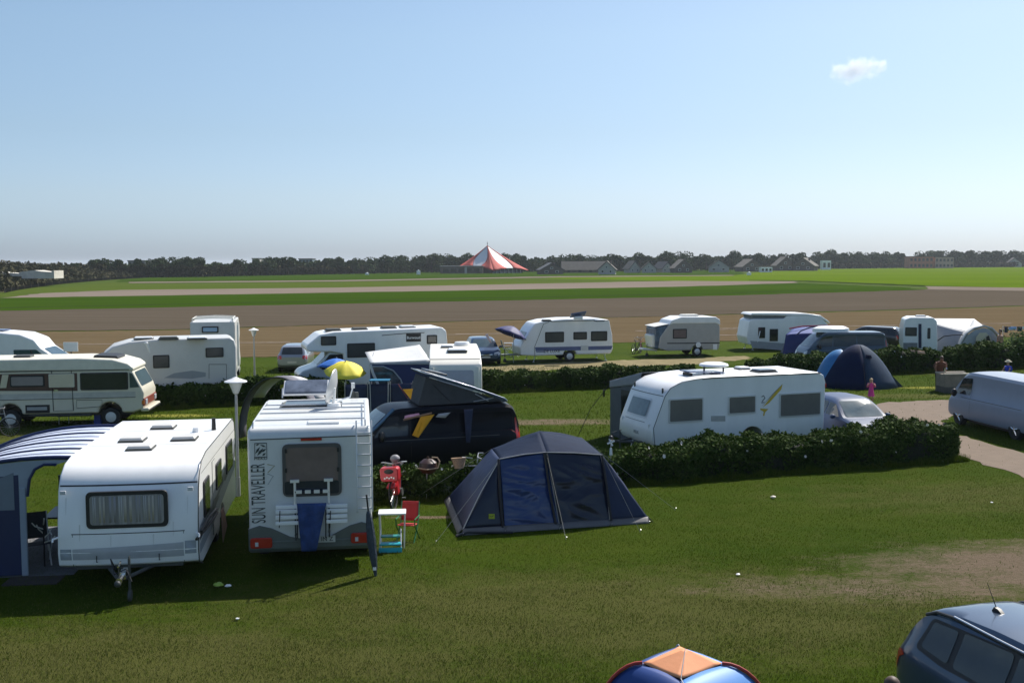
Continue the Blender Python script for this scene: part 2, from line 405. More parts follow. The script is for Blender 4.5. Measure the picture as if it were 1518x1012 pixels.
def field_mat(name, c1, c2, c3, scale=.25, stretch=(.12, 1, 1), bump=.5, fine=4, rows=0):
    m = bpy.data.materials.new(name); m.use_nodes = True; t = m.node_tree; b = t.nodes['Principled BSDF']; L = t.links.new
    g = t.nodes.new('ShaderNodeNewGeometry'); mp = t.nodes.new('ShaderNodeMapping'); mp.inputs['Scale'].default_value = stretch; mp.inputs['Rotation'].default_value = (0, 0, R(-9)); L(g.outputs['Position'], mp.inputs[0])
    a = hN(t, L, mp.outputs[0], scale, 6, .65); f = hN(t, L, mp.outputs[0], fine, 5, .75)
    c = mixc(t, L, rng_(t, L, a, .35, .65), c1, c2); c = mixc(t, L, rng_(t, L, f, .45, .75, 0, .8), c, c3)
    if rows:
        wv = t.nodes.new('ShaderNodeTexWave'); wv.bands_direction = 'Y'; wv.inputs['Scale'].default_value = rows; wv.inputs['Distortion'].default_value = 1.2; wv.inputs['Detail'].default_value = 2; wv.inputs['Detail Scale'].default_value = .6; L(mp.outputs[0], wv.inputs['Vector'])
        c = mixc(t, L, rng_(t, L, wv.outputs[0], .2, 1, 0, .55), c, c3)
    L(c, b.inputs['Base Color']); b.inputs['Roughness'].default_value = .95; b.inputs['Specular IOR Level'].default_value = 0
    bp = t.nodes.new('ShaderNodeBump'); bp.inputs['Strength'].default_value = bump; bp.inputs['Distance'].default_value = .1
    L(f, bp.inputs['Height']); L(bp.outputs[0], b.inputs['Normal'])
    return m
def sheet(name, pts, m, z, rag=0, kind='structure', seed=3, sub=1):
    rs = random.Random(seed); P = []
    for i, p in enumerate(pts):
        q = pts[(i+1) % len(pts)]
        a = pix(*p); b = pix(*q); dd = max(10, (a.length+b.length)/2); fr = dd*.0035 if dd > 90 else 0
        n = max(1, int((b-a).length/(.35 if rag and dd < 120 else dd*.018))) if (rag or fr) else 1
        n = min(n, 160)
        for k in range(n):
            c = a.lerp(b, k/n)
            if rag or fr: g_ = max(rag, fr) if k else 0; c += Vector((rs.uniform(-g_, g_), rs.uniform(-g_, g_), 0))
            P.append((c.x, c.y, z))
    v = MB(); tri = tessellate_polygon([[Vector(p) for p in P]])
    v.add(P, [list(f) for f in tri]); o = v.build(name, m, smooth=0)
    return tag(o, kind=kind)
F_stub = field_mat('stubble_soil', (.078, .056, .030), (.105, .078, .044), (.15, .115, .070), .5, (.05, 1, 1), .6, 3, .22)
F_soil = field_mat('ploughed_soil', (.086, .072, .054), (.106, .088, .068), (.068, .054, .038), .1, (.06, 1, 1), .5, 1.5, .09)
F_green = field_mat('green_crop', (.026, .055, .004), (.040, .076, .006), (.022, .046, .004), .06, (.05, 1, 1), .4, .6)
F_lgreen = field_mat('light_crop', (.055, .085, .014), (.078, .105, .018), (.045, .07, .012), .05, (.05, 1, 1), .4, .6)
F_bright = field_mat('bright_crop', (.075, .125, .004), (.105, .155, .006), (.055, .10, .003), .03, (.05, 1, 1), .3, .5)
F_pink = field_mat('pale_soil', (.17, .14, .115), (.21, .175, .145), (.14, .11, .085), .06, (.06, 1, 1), .3, .6)
F_ditch = field_mat('ditch_grass', (.02, .035, .01), (.03, .05, .012), (.04, .06, .02), .3, (.2, 1, 1), .3, 1)
sheet('stubble_field', [(-200, 534), (200, 531), (400, 529), (920, 508), (1110, 505), (1518, 499), (1750, 496), (1750, 446), (1518, 454), (1300, 461), (950, 470), (700, 476.5), (450, 483), (280, 489), (0, 493), (-200, 495)], F_stub, .02, rag=.25)
sheet('ploughed_field', [(-250, 496), (0, 492), (280, 488), (450, 482.5), (700, 476), (950, 469.6), (1300, 460), (1518, 453), (1750, 445), (1750, 430), (1518, 431.5), (1370, 429.2), (1250, 433), (1000, 440), (500, 450), (0, 460.5), (-250, 464)], F_soil, .03)
sheet('crop_field', [(-250, 465), (0, 461), (500, 450.5), (1000, 440.4), (1250, 433.4), (1372, 429.5), (1340, 426), (1180, 419.5), (1000, 425), (500, 434), (0, 442), (-250, 446)], F_green, .04)
sheet('ditch', [(-250, 461.5), (0, 457.3), (500, 446.8), (1000, 437.0), (1250, 430.6), (1250, 429.9), (1000, 436.0), (500, 445.8), (0, 456.3), (-250, 460.5)], F_ditch, .06)
sheet('pale_field', [(0, 442), (500, 434), (1000, 425.3), (1180, 419.6), (1185, 417.2), (1000, 416.5), (500, 426.5), (180, 430), (60, 435)], F_pink, .05)
sheet('light_green_field', [(20, 441), (60, 435), (180, 430), (500, 427), (1000, 417), (1000, 412.5), (760, 413), (500, 418.4), (200, 421), (170, 418), (100, 424), (0, 431), (-60, 440)], F_lgreen, .045)
sheet('farm_track', [(190, 419.8), (500, 417.4), (830, 411.3), (1090, 408.8), (1090, 407.9), (830, 409.6), (500, 415.6), (190, 418.2)], F_pink, .07)
sheet('far_meadow', [(170, 418), (500, 415.6), (830, 409.6), (1100, 407.5), (1100, 400), (750, 402), (200, 409)], F_green, .045)
sheet('bright_field', [(800, 413), (1000, 416.5), (1185, 417.3), (1372, 423.6), (1518, 427), (1760, 431), (1760, 391), (1518, 394.5), (1150, 400.5), (1090, 408.5), (830, 411.5)], F_bright, .055)
sheet('ditch', [(1110, 416), (1190, 417.2), (1372, 424.8), (1372, 423.4), (1190, 416.2), (1110, 415.4)], F_ditch, .08)
sheet('field_margin', [(1372, 429.4), (1518, 431.6), (1760, 433), (1760, 429.5), (1518, 426.8), (1372, 424.8)], F_pink, .065)
# tyre ruts in the stubble
for k, (a, b) in enumerate([((-50, 513), (430, 508)), ((560, 498.5), (800, 494)), ((980, 489), (1500, 480)), ((940, 491.5), (1200, 487)), ((1040, 498), (1110, 497))]):
    sheet('tyre_rut', [a, b, (b[0], b[1]-.9), (a[0], a[1]-.9)], F_pink, .03+.002*k, rag=.12, seed=k)
# paths
PM = mat('gravel_path', (.185, .145, .112), .95, var=.10, scale=2, bump=.3, bscale=30, spec=.1)
TM = mat('sandy_track', (.20, .165, .085), .95, var=.25, scale=1.2, bump=.5, bscale=20, spec=.1)
sheet('gravel_path', [(1200, 618), (1283, 604), (1310, 597), (1360, 594), (1410, 593), (1470, 590), (1470, 598), (1425, 610), (1394, 625), (1409, 640), (1460, 656), (1518, 672), (1640, 700), (1640, 745), (1518, 709), (1470, 692), (1415, 672), (1350, 655), (1270, 640)], PM, .012, rag=.16)
sheet('sandy_track', [(690, 556), (750, 551), (860, 547), (960, 542), (1050, 539), (1110, 532), (1110, 527), (1050, 530), (960, 532.5), (850, 536.5), (740, 542), (690, 545)], TM, .008, rag=.3)

PATHP = [pix(*p) for p in [(1200, 618), (1283, 604), (1310, 597), (1360, 594), (1410, 593), (1470, 590), (1470, 598), (1425, 610), (1394, 625), (1409, 640), (1460, 656), (1518, 672), (1640, 700), (1640, 745), (1518, 709), (1470, 692), (1415, 672), (1350, 655), (1270, 640)]]
def inpoly(X, Y, P):
    r = np.zeros(len(X), bool); n = len(P)
    for i in range(n):
        a, b = P[i], P[(i+1) % n]
        if a.y == b.y: continue
        r ^= ((a.y > Y) != (b.y > Y)) & (X < (b.x-a.x)*(Y-a.y)/(b.y-a.y)+a.x)
    return r
# grass blades (near lawn)
def grass(name, n, y0, y1, h, wd, seed, m, dry=False):
    rs = np.random.RandomState(seed)
    u = rs.rand(n); Y = y0*(y1/y0)**u; X = (rs.rand(n)*2-1)*Y*.51
    keep = np.ones(n, bool)
    for (x, y, rx, ry, st) in BARE: keep &= ~((((X-x)/rx)**2+((Y-y)/ry)**2 < 1.0) & (rs.rand(n) < .93*st))
    keep &= ~inpoly(X, Y, PATHP) | (rs.rand(n) < .03)
    f = np.zeros(n)
    for (x, y, rx, ry, st) in DRY: f = np.maximum(f, st*np.clip(1.5-np.sqrt(((X-x)/rx)**2+((Y-y)/ry)**2), 0, 1))
    keep &= (rs.rand(n) < f) if dry else (rs.rand(n) > f*.8)
    keep &= rs.rand(n) < .72+.28*np.sin(X*1.3+np.sin(Y*2.1)*2)*np.sin(Y*1.7+X*.6)
    X = X[keep]; Y = Y[keep]; n = len(X); a = rs.rand(n)*6.283; hh = h*(.5+.9*rs.rand(n)); le = rs.normal(size=(n, 2))*hh[:, None]*.45
    dx = np.cos(a)*wd*.5; dy = np.sin(a)*wd*.5
    v = np.zeros((n, 3, 3)); v[:, 0] = np.stack([X-dx, Y-dy, X*0], 1); v[:, 1] = np.stack([X+dx, Y+dy, X*0], 1); v[:, 2] = np.stack([X+le[:, 0], Y+le[:, 1], hh], 1)
    me = bpy.data.meshes.new(name); me.vertices.add(3*n); me.vertices.foreach_set('co', v.reshape(-1).astype('f'))
    me.loops.add(3*n); me.loops.foreach_set('vertex_index', np.arange(3*n, dtype='i')); me.polygons.add(n); me.polygons.foreach_set('loop_start', np.arange(0, 3*n, 3, dtype='i'))
    me.update(calc_edges=True); me.materials.append(m); o = bpy.data.objects.new(name, me); COL.objects.link(o); return tag(o, kind='stuff')
GB = foliage('grass_blades', (.036, .072, .003), (.070, .106, .008), (.13, .15, .032), patch=.35, trans=.25)
grass('grass', 300000, 13, 34, .04, .011, 1, GB)
GD = foliage('dry_grass_blades', (.045, .060, .010), (.095, .105, .028), (.19, .18, .07), patch=.8, trans=.25)
grass('dry_grass', 260000, 13, 30, .035, .011, 5, GD, True)
grass('grass', 120000, 34, 62, .07, .025, 2, GB)

# ---------------------------------------------------------------- hedges
HL = foliage('hedge_leaves', (.012, .028, .004), (.032, .062, .010), (.085, .125, .030), patch=.9, trans=.12)
HC = mat('hedge_core', (.010, .014, .006), .95, var=.4, scale=6)
FLW = mat('white_blossom', (.75, .73, .70), .6, var=.05); FLP = mat('pink_blossom', (.55, .22, .30), .6)
def hedge(a, b, wd, h0, h1, label, n, size, seed, flowers=0, fmat=FLW):
    a = Vector(a); b = Vector(b); Ln = (b-a).length; d = (b-a)/Ln; nrm = Vector((-d.y, d.x))
    rs = np.random.RandomState(seed)
    o = thing('hedge', label, 'hedge', (a.x, a.y, 0), 0, 'clipped hedges between the pitches')
    ph = rs.rand(8)*6.28
    def bulge(s):
        return 1+.10*np.sin(s*1.1+ph[0])+.07*np.sin(s*2.9+ph[1])+.06*np.sin(s*5.3+ph[2])+.04*np.sin(s*9+ph[3])
    s = rs.rand(n)*Ln; t = rs.rand(n); lay = 1-.22*rs.rand(n)**2.0
    side = rs.rand(n)
    # cross-section: rounded box; angle parameter
    th = (t*1.25-.125)*math.pi
    cx = np.sign(np.cos(th))*np.abs(np.cos(th))**.45; cz = np.clip(np.sign(np.sin(th))*np.abs(np.sin(th))**.45, -.02, 1)
    low = t < .3; 
    k = bulge(s+th*.7)
    cz = np.where((th < .25) | (th > math.pi-.25), rs.rand(n)*.8, cz)
    end = np.clip(np.minimum(s, Ln-s)/.5, 0, 1)**.4
    hh = (h0+(h1-h0)*s/Ln)
    off = cx*wd/2*k*lay*(.45+.55*end); zz = np.maximum(.03, cz*hh*k*lay*(.7+.3*end))
    off = off+rs.normal(size=n)*.045; zz = np.abs(zz+rs.normal(size=n)*.05)+.01
    pts = np.stack([d.x*s+nrm.x*off, d.y*s+nrm.y*off, zz], 1)
    nr = np.stack([nrm.x*cx, nrm.y*cx, np.clip(cz, 0, 1)], 1)
    leaf_mesh('leaves', pts, size, HL, nr, 1.1, .62, seed, o)
    core = MB(); rows = []
    for i in range(int(Ln/.5)+1):
        ss = min(Ln-.15, max(.15, i*.5)); kk = float(bulge(np.array([ss+.9]))[0])*.86; e = min(1, min(ss, Ln-ss)/.5)**.4; H = (h0+(h1-h0)*ss/Ln)*kk*(.7+.3*e); W = wd/2*kk*(.45+.55*e)
        rows.append([(d.x*ss+nrm.x*q[0]*W, d.y*ss+nrm.y*q[0]*W, q[1]*H) for q in ((-.95, .0), (-1, .5), (-.9, .88), (-.6, 1), (.6, 1), (.9, .88), (1, .5), (.95, 0))])
    core.grid(rows); core.build('shade_core', HC, o, smooth=0)  # near-black core behind the leaves, painting the shade in the gaps
    fm = None
    for i in range(flowers):
        ss = rs.rand()*Ln; side_ = rs.rand()
        hh_ = (h0+(h1-h0)*ss/Ln)
        if side_ < .5: p = (d.x*ss-nrm.x*wd*.52, d.y*ss-nrm.y*wd*.52, hh_*(.3+.6*rs.rand()))
        else: p = (d.x*ss+nrm.x*wd*(rs.rand()-.7)*.8, d.y*ss+nrm.y*wd*(rs.rand()-.7)*.8, hh_*1.06)
        if fm is None:
            q = MB()
            for kx in range(5):
                an = kx*1.2566; q.box((math.cos(an)*.028, math.sin(an)*.028, .008), (.045, .035, .006), rz=math.degrees(an), ry=-25)
            fm = q.build('blossom', fmat, o); fm.location = p; f_ = fm
        else:
            f_ = fm.copy(); COL.objects.link(f_); f_.parent = o; f_.location = p
        f_.rotation_euler = (R(60+30*rs.rand()), rs.rand(), rs.rand()*3); sc = (.5+.6*rs.rand())*(1 if a.y < 35 else .8); f_.scale = (sc, sc, sc)
    return o
hedge((-4.4, 26.9), (13.4, 32.7), 1.4, .66, 1.08, 'long dark green hedge with white blossoms running from the red bicycle to the gravel path', 95000, .05, 11, 34)
hedge((-15.6, 44.6), (-7.2, 47.4), 1.2, .92, .92, 'dark hedge behind the vintage motorhome, below the grey motorhome side', 30000, .07, 12, 8)
hedge((-2.6, 49.2), (8.9, 53.0), 1.2, .82, .86, 'hedge along the sandy track in front of the white caravan with blue stripe', 38000, .07, 13, 8)
hedge((12.0, 54.6), (34.0, 62.0), 1.4, .98, 1.4, 'long hedge on the right behind the dark blue dome tent', 62000, .08, 14, 16)

def fringe(name, a, b, n, h, seed):
    rs = np.random.RandomState(seed); u = rs.rand(n); a = np.array(a); b = np.array(b); d = (b-a)/np.linalg.norm(b-a); nr = np.array([d[1], -d[0]])
    k = rs.rand(n); cl = np.sin(u*90+seed)*.5+.5; X = a[0]+(b[0]-a[0])*u+nr[0]*(.62+.25*k); Y = a[1]+(b[1]-a[1])*u+nr[1]*(.62+.25*k)
    hh = h*(.3+.9*rs.rand(n))*(.5+cl*.6); an = rs.rand(n)*6.28; w_ = .018
    v = np.zeros((n, 3, 3)); v[:, 0] = np.stack([X-np.cos(an)*w_/2, Y-np.sin(an)*w_/2, X*0], 1); v[:, 1] = np.stack([X+np.cos(an)*w_/2, Y+np.sin(an)*w_/2, X*0], 1); v[:, 2] = np.stack([X+rs.normal(size=n)*hh*.3, Y+rs.normal(size=n)*hh*.3, hh], 1)
    me = bpy.data.meshes.new(name); me.vertices.add(3*n); me.vertices.foreach_set('co', v.reshape(-1).astype('f')); me.loops.add(3*n); me.loops.foreach_set('vertex_index', np.arange(3*n, dtype='i')); me.polygons.add(n); me.polygons.foreach_set('loop_start', np.arange(0, 3*n, 3, dtype='i'))
    me.update(calc_edges=True); me.materials.append(GB); o = bpy.data.objects.new(name, me); COL.objects.link(o); return tag(o, kind='stuff')
fringe('long_grass', (-4.4, 26.9), (13.4, 32.7), 16000, .22, 1); fringe('long_grass', (-15.6, 44.6), (-7.2, 47.4), 5000, .25, 2); fringe('long_grass', (-2.6, 49.2), (8.9, 53.0), 7000, .25, 3); fringe('long_grass', (12.0, 54.6), (34.0, 62.0), 10000, .28, 4)
# ---------------------------------------------------------------- trees
TL = foliage('tree_leaves', (.020, .036, .014), (.040, .066, .022), (.075, .105, .040), patch=.25, trans=.08)
TL2 = foliage('scrub_leaves', (.022, .026, .012), (.055, .055, .024), (.12, .10, .055), patch=.2, trans=.05)
def crown_pts(n, rs, w_, h, z0, lobes=7):
    c = rs.normal(size=(lobes, 3))*np.array([w_*.28, w_*.28, h*.22]); c[:, 2] += z0+h*.42; c[0] = (0, 0, z0+h*.5); c[:, 2] = np.minimum(c[:, 2], z0+h*.66)
    r = w_*(.22+.14*rs.rand(lobes))
    k = rs.randint(0, lobes, n); u = rs.normal(size=(n, 3)); u /= np.linalg.norm(u, axis=1)[:, None]
    p = c[k]+u*(r[k]*(1-.35*rs.rand(n)**2))[:, None]*np.array([1, 1, .85]); p[:, 2] = np.maximum(p[:, 2], z0*.4)
    return p, u
def tree_proto(i, w_, h, trunk_h):
    o = thing('broadleaf_tree', 'round crowned tree in the distant tree line', 'tree', (0, 0, 0), 0, 'trees standing out of the far tree line')
    t = MB(); t.cyl((0, 0, -.2), (0, 0, trunk_h+h*.3), w_*.05, w_*.03, 7)
    for k in range(4):
        a = k*1.6+i; t.cyl((0, 0, trunk_h*.8), (math.cos(a)*w_*.3, math.sin(a)*w_*.3, trunk_h+h*.45), w_*.025, w_*.012, 5)
    t.build('trunk', WOODB, o)
    rs = np.random.RandomState(50+i); p, u = crown_pts(1100, rs, w_, h, trunk_h, 6+i)
    leaf_mesh('crown', p, .42, TL, u, 1.0, .7, i, o)
    return o
protos = [tree_proto(0, 6.5, 6.0, 1.8), tree_proto(1, 8, 7.5, 2.0), tree_proto(2, 5.2, 5.2, 2.6), tree_proto(3, 9, 6.5, 1.6)]
used = [False]*4
TOPS = [float(np.percentile([v.co.z for v in kids(o_)[1].data.vertices] if kids(o_)[1].name.startswith('crown') else [v.co.z for v in kids(o_)[0].data.vertices], 99)) for o_ in protos]
def put_tree(px, top, Y, k, label):
    p = atY(px, top, Y); base = [7.8, 9.5, 7.8, 8.1][k]
    s = p.z/TOPS[k]
    if not used[k]: o = protos[k]; used[k] = True
    else: o = copy_tree(protos[k])
    o.location = (p.x, p.y, 0); o.scale = (s*rng.uniform(.85, 1.1), s, s); o.rotation_euler = (0, 0, rng.uniform(0, 6.28)); o['label'] = label
    return o
def Yat(px):    # depth of the tree line behind each photo column
    xs = [0, 180, 300, 650, 800, 1000, 1200, 1350, 1518, 1700]; ys = [420, 455, 470, 620, 640, 640, 800, 850, 900, 900]
    return float(np.interp(px, xs, ys))
tl = [(145, 385.5, 0), (160, 384.5, 1), (173, 385, 0), (222, 384, 0), (236, 382.5, 1), (262, 382, 3), (278, 382, 2), (292, 382.5, 2), (358, 384.5, 0), (395, 382, 1), (417, 381.5, 2), (433, 382, 0), (490, 383, 0), (502, 382, 2), (519, 386, 0),
      (548, 382, 3), (575, 379.5, 1), (596, 380, 3), (618, 379, 0), (640, 377, 1), (658, 377, 3), (672, 380, 2), (690, 376.5, 1), (752, 376.5, 1), (766, 377, 2), (775, 381, 0), (790, 385, 3), (815, 380, 1), (838, 377.5, 3), (855, 378, 1), (876, 379, 3), (893, 380, 0), (912, 377, 2), (927, 380, 0), (946, 375.5, 1), (963, 380, 2), (993, 374, 1), (1013, 373.5, 3), (1030, 380, 0),
      (1047, 377, 2), (1060, 381, 0), (1091, 372.5, 1), (1105, 378, 0), (1120, 376, 2), (1140, 378, 0), (1165, 376, 0), (1184, 375, 2), (1203, 380, 0), (1215, 374, 3), (1233, 371, 1), (1250, 375, 0), (1268, 374, 3), (1290, 375, 3), (1311, 373.5, 3), (1330, 376, 0),
      (1368, 373, 3), (1385, 372.5, 2), (1400, 372, 0), (1418, 372, 1), (1436, 372, 2), (1452, 372.5, 0), (1468, 374, 2), (1486, 372, 0), (1502, 372, 1), (1516, 373, 3)]
ORD = 'first second third fourth fifth sixth seventh eighth ninth tenth eleventh twelfth thirteenth fourteenth fifteenth sixteenth seventeenth eighteenth nineteenth twentieth'.split()
seen = {}
for i, (px, top, k) in enumerate(tl):
    lr = 'left of the red church' if px < 700 else ('just right of the red church' if px < 930 else ('behind the grey gabled houses' if px < 1220 else ('over the orange building' if px < 1440 else 'at the far right horizon')))
    kind = ['small round', 'tall broad', 'slim tall', 'wide low'][k]
    seen[(kind, lr)] = seen.get((kind, lr), 0)+1
    put_tree(px, top, Yat(px)-4, k, f'{kind} dark green tree {lr}, {ORD[seen[(kind, lr)]-1]} such from the left')
def wood(name, x0, x1, htop, n, m, size, seed, dy=0, depth=18):
    rs = np.random.RandomState(seed); px = x0+(x1-x0)*rs.rand(n)
    Y = np.array([Yat(p) for p in px])+dy+depth*rs.rand(n)
    X = (px-759)/FPX*Y*1.0
    top = np.interp(px, [h[0] for h in htop], [h[1] for h in htop])
    k = 1+.10*np.sin(px*.21+seed)+.10*np.abs(np.sin(px*.33))+.04*np.sin(px*1.3)
    Z = top*k*(rs.rand(n)**.6)
    o = leaf_mesh(name, np.stack([X, Y, Z], 1), size, m, None, 1, .7, seed)
    return tag(o, kind='stuff')
wood('woodland', -120, 700, [(-120, 4.6), (180, 4.9), (400, 5.3), (540, 6.2), (700, 7.2)], 42000, TL, .75, 3)
wood('woodland', 700, 1240, [(700, 7.0), (900, 6.8), (1240, 8.0)], 34000, TL, .85, 4, dy=6)
wood('woodland', 1200, 1700, [(1200, 8), (1330, 10), (1345, 7.6), (1420, 8.6), (1700, 9)], 34000, TL, 1.0, 5, dy=8)
wood('bushes', 1110, 1700, [(1110, 2.5), (1240, 3.5), (1700, 3.5)], 14000, TL2, .8, 6, dy=-25, depth=6)
wood('bushes', 120, 560, [(120, 5), (300, 4.2), (560, 3.2)], 15000, TL2, .6, 8, dy=-9, depth=5)
# dunes on the left with scrub, a rubble wall on top and a dark fence at the foot
dn = MB(); rows = []
for j in range(25):
    v = j/24; row = []
    for i in range(31):
        u = i/30; Y = 225+u*235
        xf = (np.interp(u, [0, 1], [-.497, -.352]))*Y        # foot line
        x = xf-v*150+6
        z = 5.4*math.sin(min(1, v*5)*math.pi/2)*(1+.18*math.sin(u*17+v*9)+.12*math.sin(u*41)) * (1-.35*u)
        row.append((x, Y, z-.05 if v > 0 else -.1))
    rows.append(row)
dn.grid(rows); dune = dn.build('dunes', mat('dune_grass', (.075, .07, .032), .95, var=.3, scale=.15, bump=.5, bscale=2, spec=.1)); tag(dune, kind='structure')
db = bvh_of(dune); rs = np.random.RandomState(5); P = []
while len(P) < 30000:
    u = rs.rand(); v = rs.rand()**1.5*.6; Y = 225+u*235; x = np.interp(u, [0, 1], [-.497, -.352])*Y-v*150+5.5
    h = db.ray_cast(Vector((x, Y, 50)), Vector((0, 0, -1)))[0]
    g_ = .5+.5*math.sin(x*.35+2*math.sin(Y*.12))*math.sin(Y*.2)
    if h is not None and rs.rand() < .25+g_: P.append((x, Y, h.z+rs.rand()*(.4+2.0*g_)))
tag(leaf_mesh('scrub', np.array(P), .55, TL2, None, 1, .7, 9), kind='stuff')
fo = thing('boundary_fence', 'dark slatted fence along the foot of the scrubby dunes', 'fence', (0, 0, 0)); fb = MB(); rows = []
fp = MB()
for i in range(41):
    u = i/40; Y = 222+u*226; x = np.interp(u, [0, 1], [-.4965, -.350])*Y+6
    rows.append((x, Y))
    if i < 40 and i % 2 == 0: fp = MB(); fp.bb(x-.07, x+.07, Y-.07, Y+.07, 0, 1.0); fp.build('post', WOODB, fo)
fb.add([(x, y, .05) for x, y in rows]+[(x, y, .85) for x, y in rows]+[(x+.06, y, .05) for x, y in rows]+[(x+.06, y, .85) for x, y in rows],
       [[i, i+1, 42+i, 41+i] for i in range(40)]+[[82+i, 83+i, 124+i, 123+i] for i in range(40)]+[[41+i, 42+i, 124+i, 123+i] for i in range(40)])
fb.build('mesh_panel', mat('fence_mesh', (.008, .009, .008), .9, var=.3, scale=.5, spec=0), fo, smooth=0)
CONC = mat('weathered_concrete', (.62, .58, .50), .9, var=.18, scale=.5, bump=.4, bscale=3)
bk = thing('bunker', 'long low pale concrete ruin on the scrubby dune at the far left', 'building', (0, 0, 0))
for (xa, xb, ya, yb, Y) in ((-30, 32, 402.5, 406, 290), (32, 80, 400.5, 409, 285), (-90, -30, 401.5, 406, 288)):
    p = atY(xa, yb, Y); q = atY(xb, ya, Y)
    t = MB(); t.prism([(p.x, p.z-.7), (q.x, p.z-.7), (q.x, q.z-.1), (q.x-.6, q.z-.1), (q.x-.7, q.z-.5), (p.x+(q.x-p.x)*.6, q.z-.3), (p.x+(q.x-p.x)*.4, q.z), (p.x, q.z-.35)], Y, Y+6); t.build('wall', CONC, bk)
# ---------------------------------------------------------------- far buildings
ROOFG = mat('grey_thatch', (.115, .105, .09), .9, var=.15, scale=.6); ROOFD = mat('dark_slate', (.05, .052, .055), .7, var=.15, scale=.5)
BRICKO = mat('orange_brick', (.42, .17, .11), .85, var=.15, scale=.6); BRICKB = mat('pale_render', (.42, .40, .36), .85, var=.1); BRICKD = mat('brown_brick', (.14, .11, .09), .9, var=.15, scale=.5)
def house(px0, px1, top, base, rz, roofm, wallm, label, eave=.4, depth=9, gable=True, group='gabled houses on the horizon', chimney=True):
    Y = pix((px0+px1)/2, base).y; p = atY(px0, base, Y); q = atY(px1, top, Y); W = q.x-p.x; H = q.z
    o = thing('house', label, 'house', ((p.x+q.x)/2, Y+depth/2, 0), rz, group)
    e = H*eave
    wl = MB(); wl.prism([(-W/2, 0), (W/2, 0), (W/2, e), (0, H*.97), (-W/2, e)], -depth/2, depth/2); wl.build('wall', wallm, o, smooth=0)
    rf = MB(); ov = .5
    for s in (-1, 1):
        dx, dz = W/2, H-e; n = math.hypot(dx, dz)
        a = (0, H+.02); b = (s*(W/2+ov), e-ov*dz/dx); nx, nz = s*dz/n*.35, dx/n*.35
        rf.prism([a, b, (b[0]+nx, b[1]+nz), (a[0], a[1]+.35*n/dx)], -depth/2-.4, depth/2+.4)
    r_ = rf.build('roof', roofm, o, smooth=0)
    if chimney: c = MB(); c.bb(W*.15, W*.15+.8, -.4, .4, H*.75, H*1.1); c.build('chimney', BRICKD, r_, smooth=0)
    for (u, v, ww, hh) in ((-.25, .14, .16, .2), (.22, .14, .14, .2), (-.02, .5, .13, .16)):
        g = MB(); g.bb(W*(u-ww/2), W*(u+ww/2), -depth/2-.06, -depth/2+.1, H*v, H*(v+hh)); f = g.build('window', mat('white_frames', (.6, .6, .57), .5), o, smooth=0)
        g = MB(); g.bb(W*(u-ww/2)+.15, W*(u+ww/2)-.15, -depth/2-.09, -depth/2, H*v+.15, H*(v+hh)-.15); g.build('pane', GLASS, f, smooth=0)
    return o
HS = [(799, 833, 390.5, 406.5, 10, ROOFD, BRICKD, 'low dark gabled house with dark roof just right of the church'),
      (889, 914, 388, 407, -8, ROOFG, BRICKB, 'grey gabled house at the end of the long thatched roof'),
      (930, 947, 388, 404.5, 14, ROOFG, BRICKB, 'narrow pale gabled house, first right of the thatched roofs'),
      (953, 974, 388.5, 404.5, -6, ROOFG, BRICKB, 'pale gabled house beside the narrow one'),
      (975, 994, 389, 404, 25, ROOFD, BRICKB, 'small grey house with dark roof between two gables'),
      (999, 1025, 385.5, 404.5, 8, ROOFG, BRICKD, 'brownish steep gabled house left of the middle group'),
      (1053, 1083, 385.5, 403.5, -10, ROOFG, BRICKB, 'pale house with wide steep gable in the middle group'),
      (1096, 1128, 385, 402.5, 18, ROOFG, BRICKD, 'steep grey thatched house beside the white shed'),
      (1150, 1178, 381.5, 401.5, 6, ROOFG, BRICKD, 'tallest steep grey thatched house'),
      (1181, 1213, 383, 401.5, -30, ROOFG, BRICKD, 'grey thatched house with long roof at right end of group'),
      (1447, 1474, 383, 396, 10, ROOFD, BRICKB, 'pale far house right of the orange building'),
      (1496, 1516, 382.5, 396, -12, ROOFD, BRICKB, 'pale far house at the right end of the horizon')]
for h in HS: house(*h)
lt = atY(821, 389, 640); rt_ = atY(892, 389, 640)
lr_ = thing('long_house', 'long low building with grey thatched roof right of the church', 'building', ((lt.x+rt_.x)/2, 575, 0), 0)
W_ = (rt_.x-lt.x)*.9; t = MB(); t.bb(-W_/2+.5, W_/2-.5, -4, 4, 0, 1.7); t.build('wall', BRICKD, lr_, smooth=0)
t = MB(); t.prism([(-5, 1.5), (5, 1.5), (.0, 6.1)], -W_/2, W_/2, axis='x'); t.build('roof', ROOFG, lr_, smooth=0)
for u in (-.35, -.12, .1, .33):
    t = MB(); t.bb(W_*u-.8, W_*u+.8, -4.05, -3.9, .5, 1.4); t.build('window', GLASS, lr_, smooth=0)
def block(px0, px1, top, base, Y, name, label, wallm, wins, dep=10, group=None, roof=True):
    p = atY(px0, base, Y); q = atY(px1, top, Y); o = thing(name, label, 'building', ((p.x+q.x)/2, Y, 0), 0, group); W = q.x-p.x; H = q.z
    t = MB(); t.bb(-W/2, W/2, 0, dep, 0, H); t.build('wall', wallm, o, smooth=0)
    if roof: t = MB(); t.bb(-W/2-.3, W/2+.3, -.3, dep+.3, H-.01, H+.4); t.build('roof', ROOFD, o, smooth=0)
    nx, nz = wins
    for i in range(nx):
        for j in range(nz):
            x = -W/2+W*(i+.5)/nx; z = H*(j+.45)/nz
            t = MB(); t.bb(x-W/nx*.28, x+W/nx*.28, -.1, .05, z-H/nz*.2, z+H/nz*.3); t.build('window', GLASS, o, smooth=0)
    return o
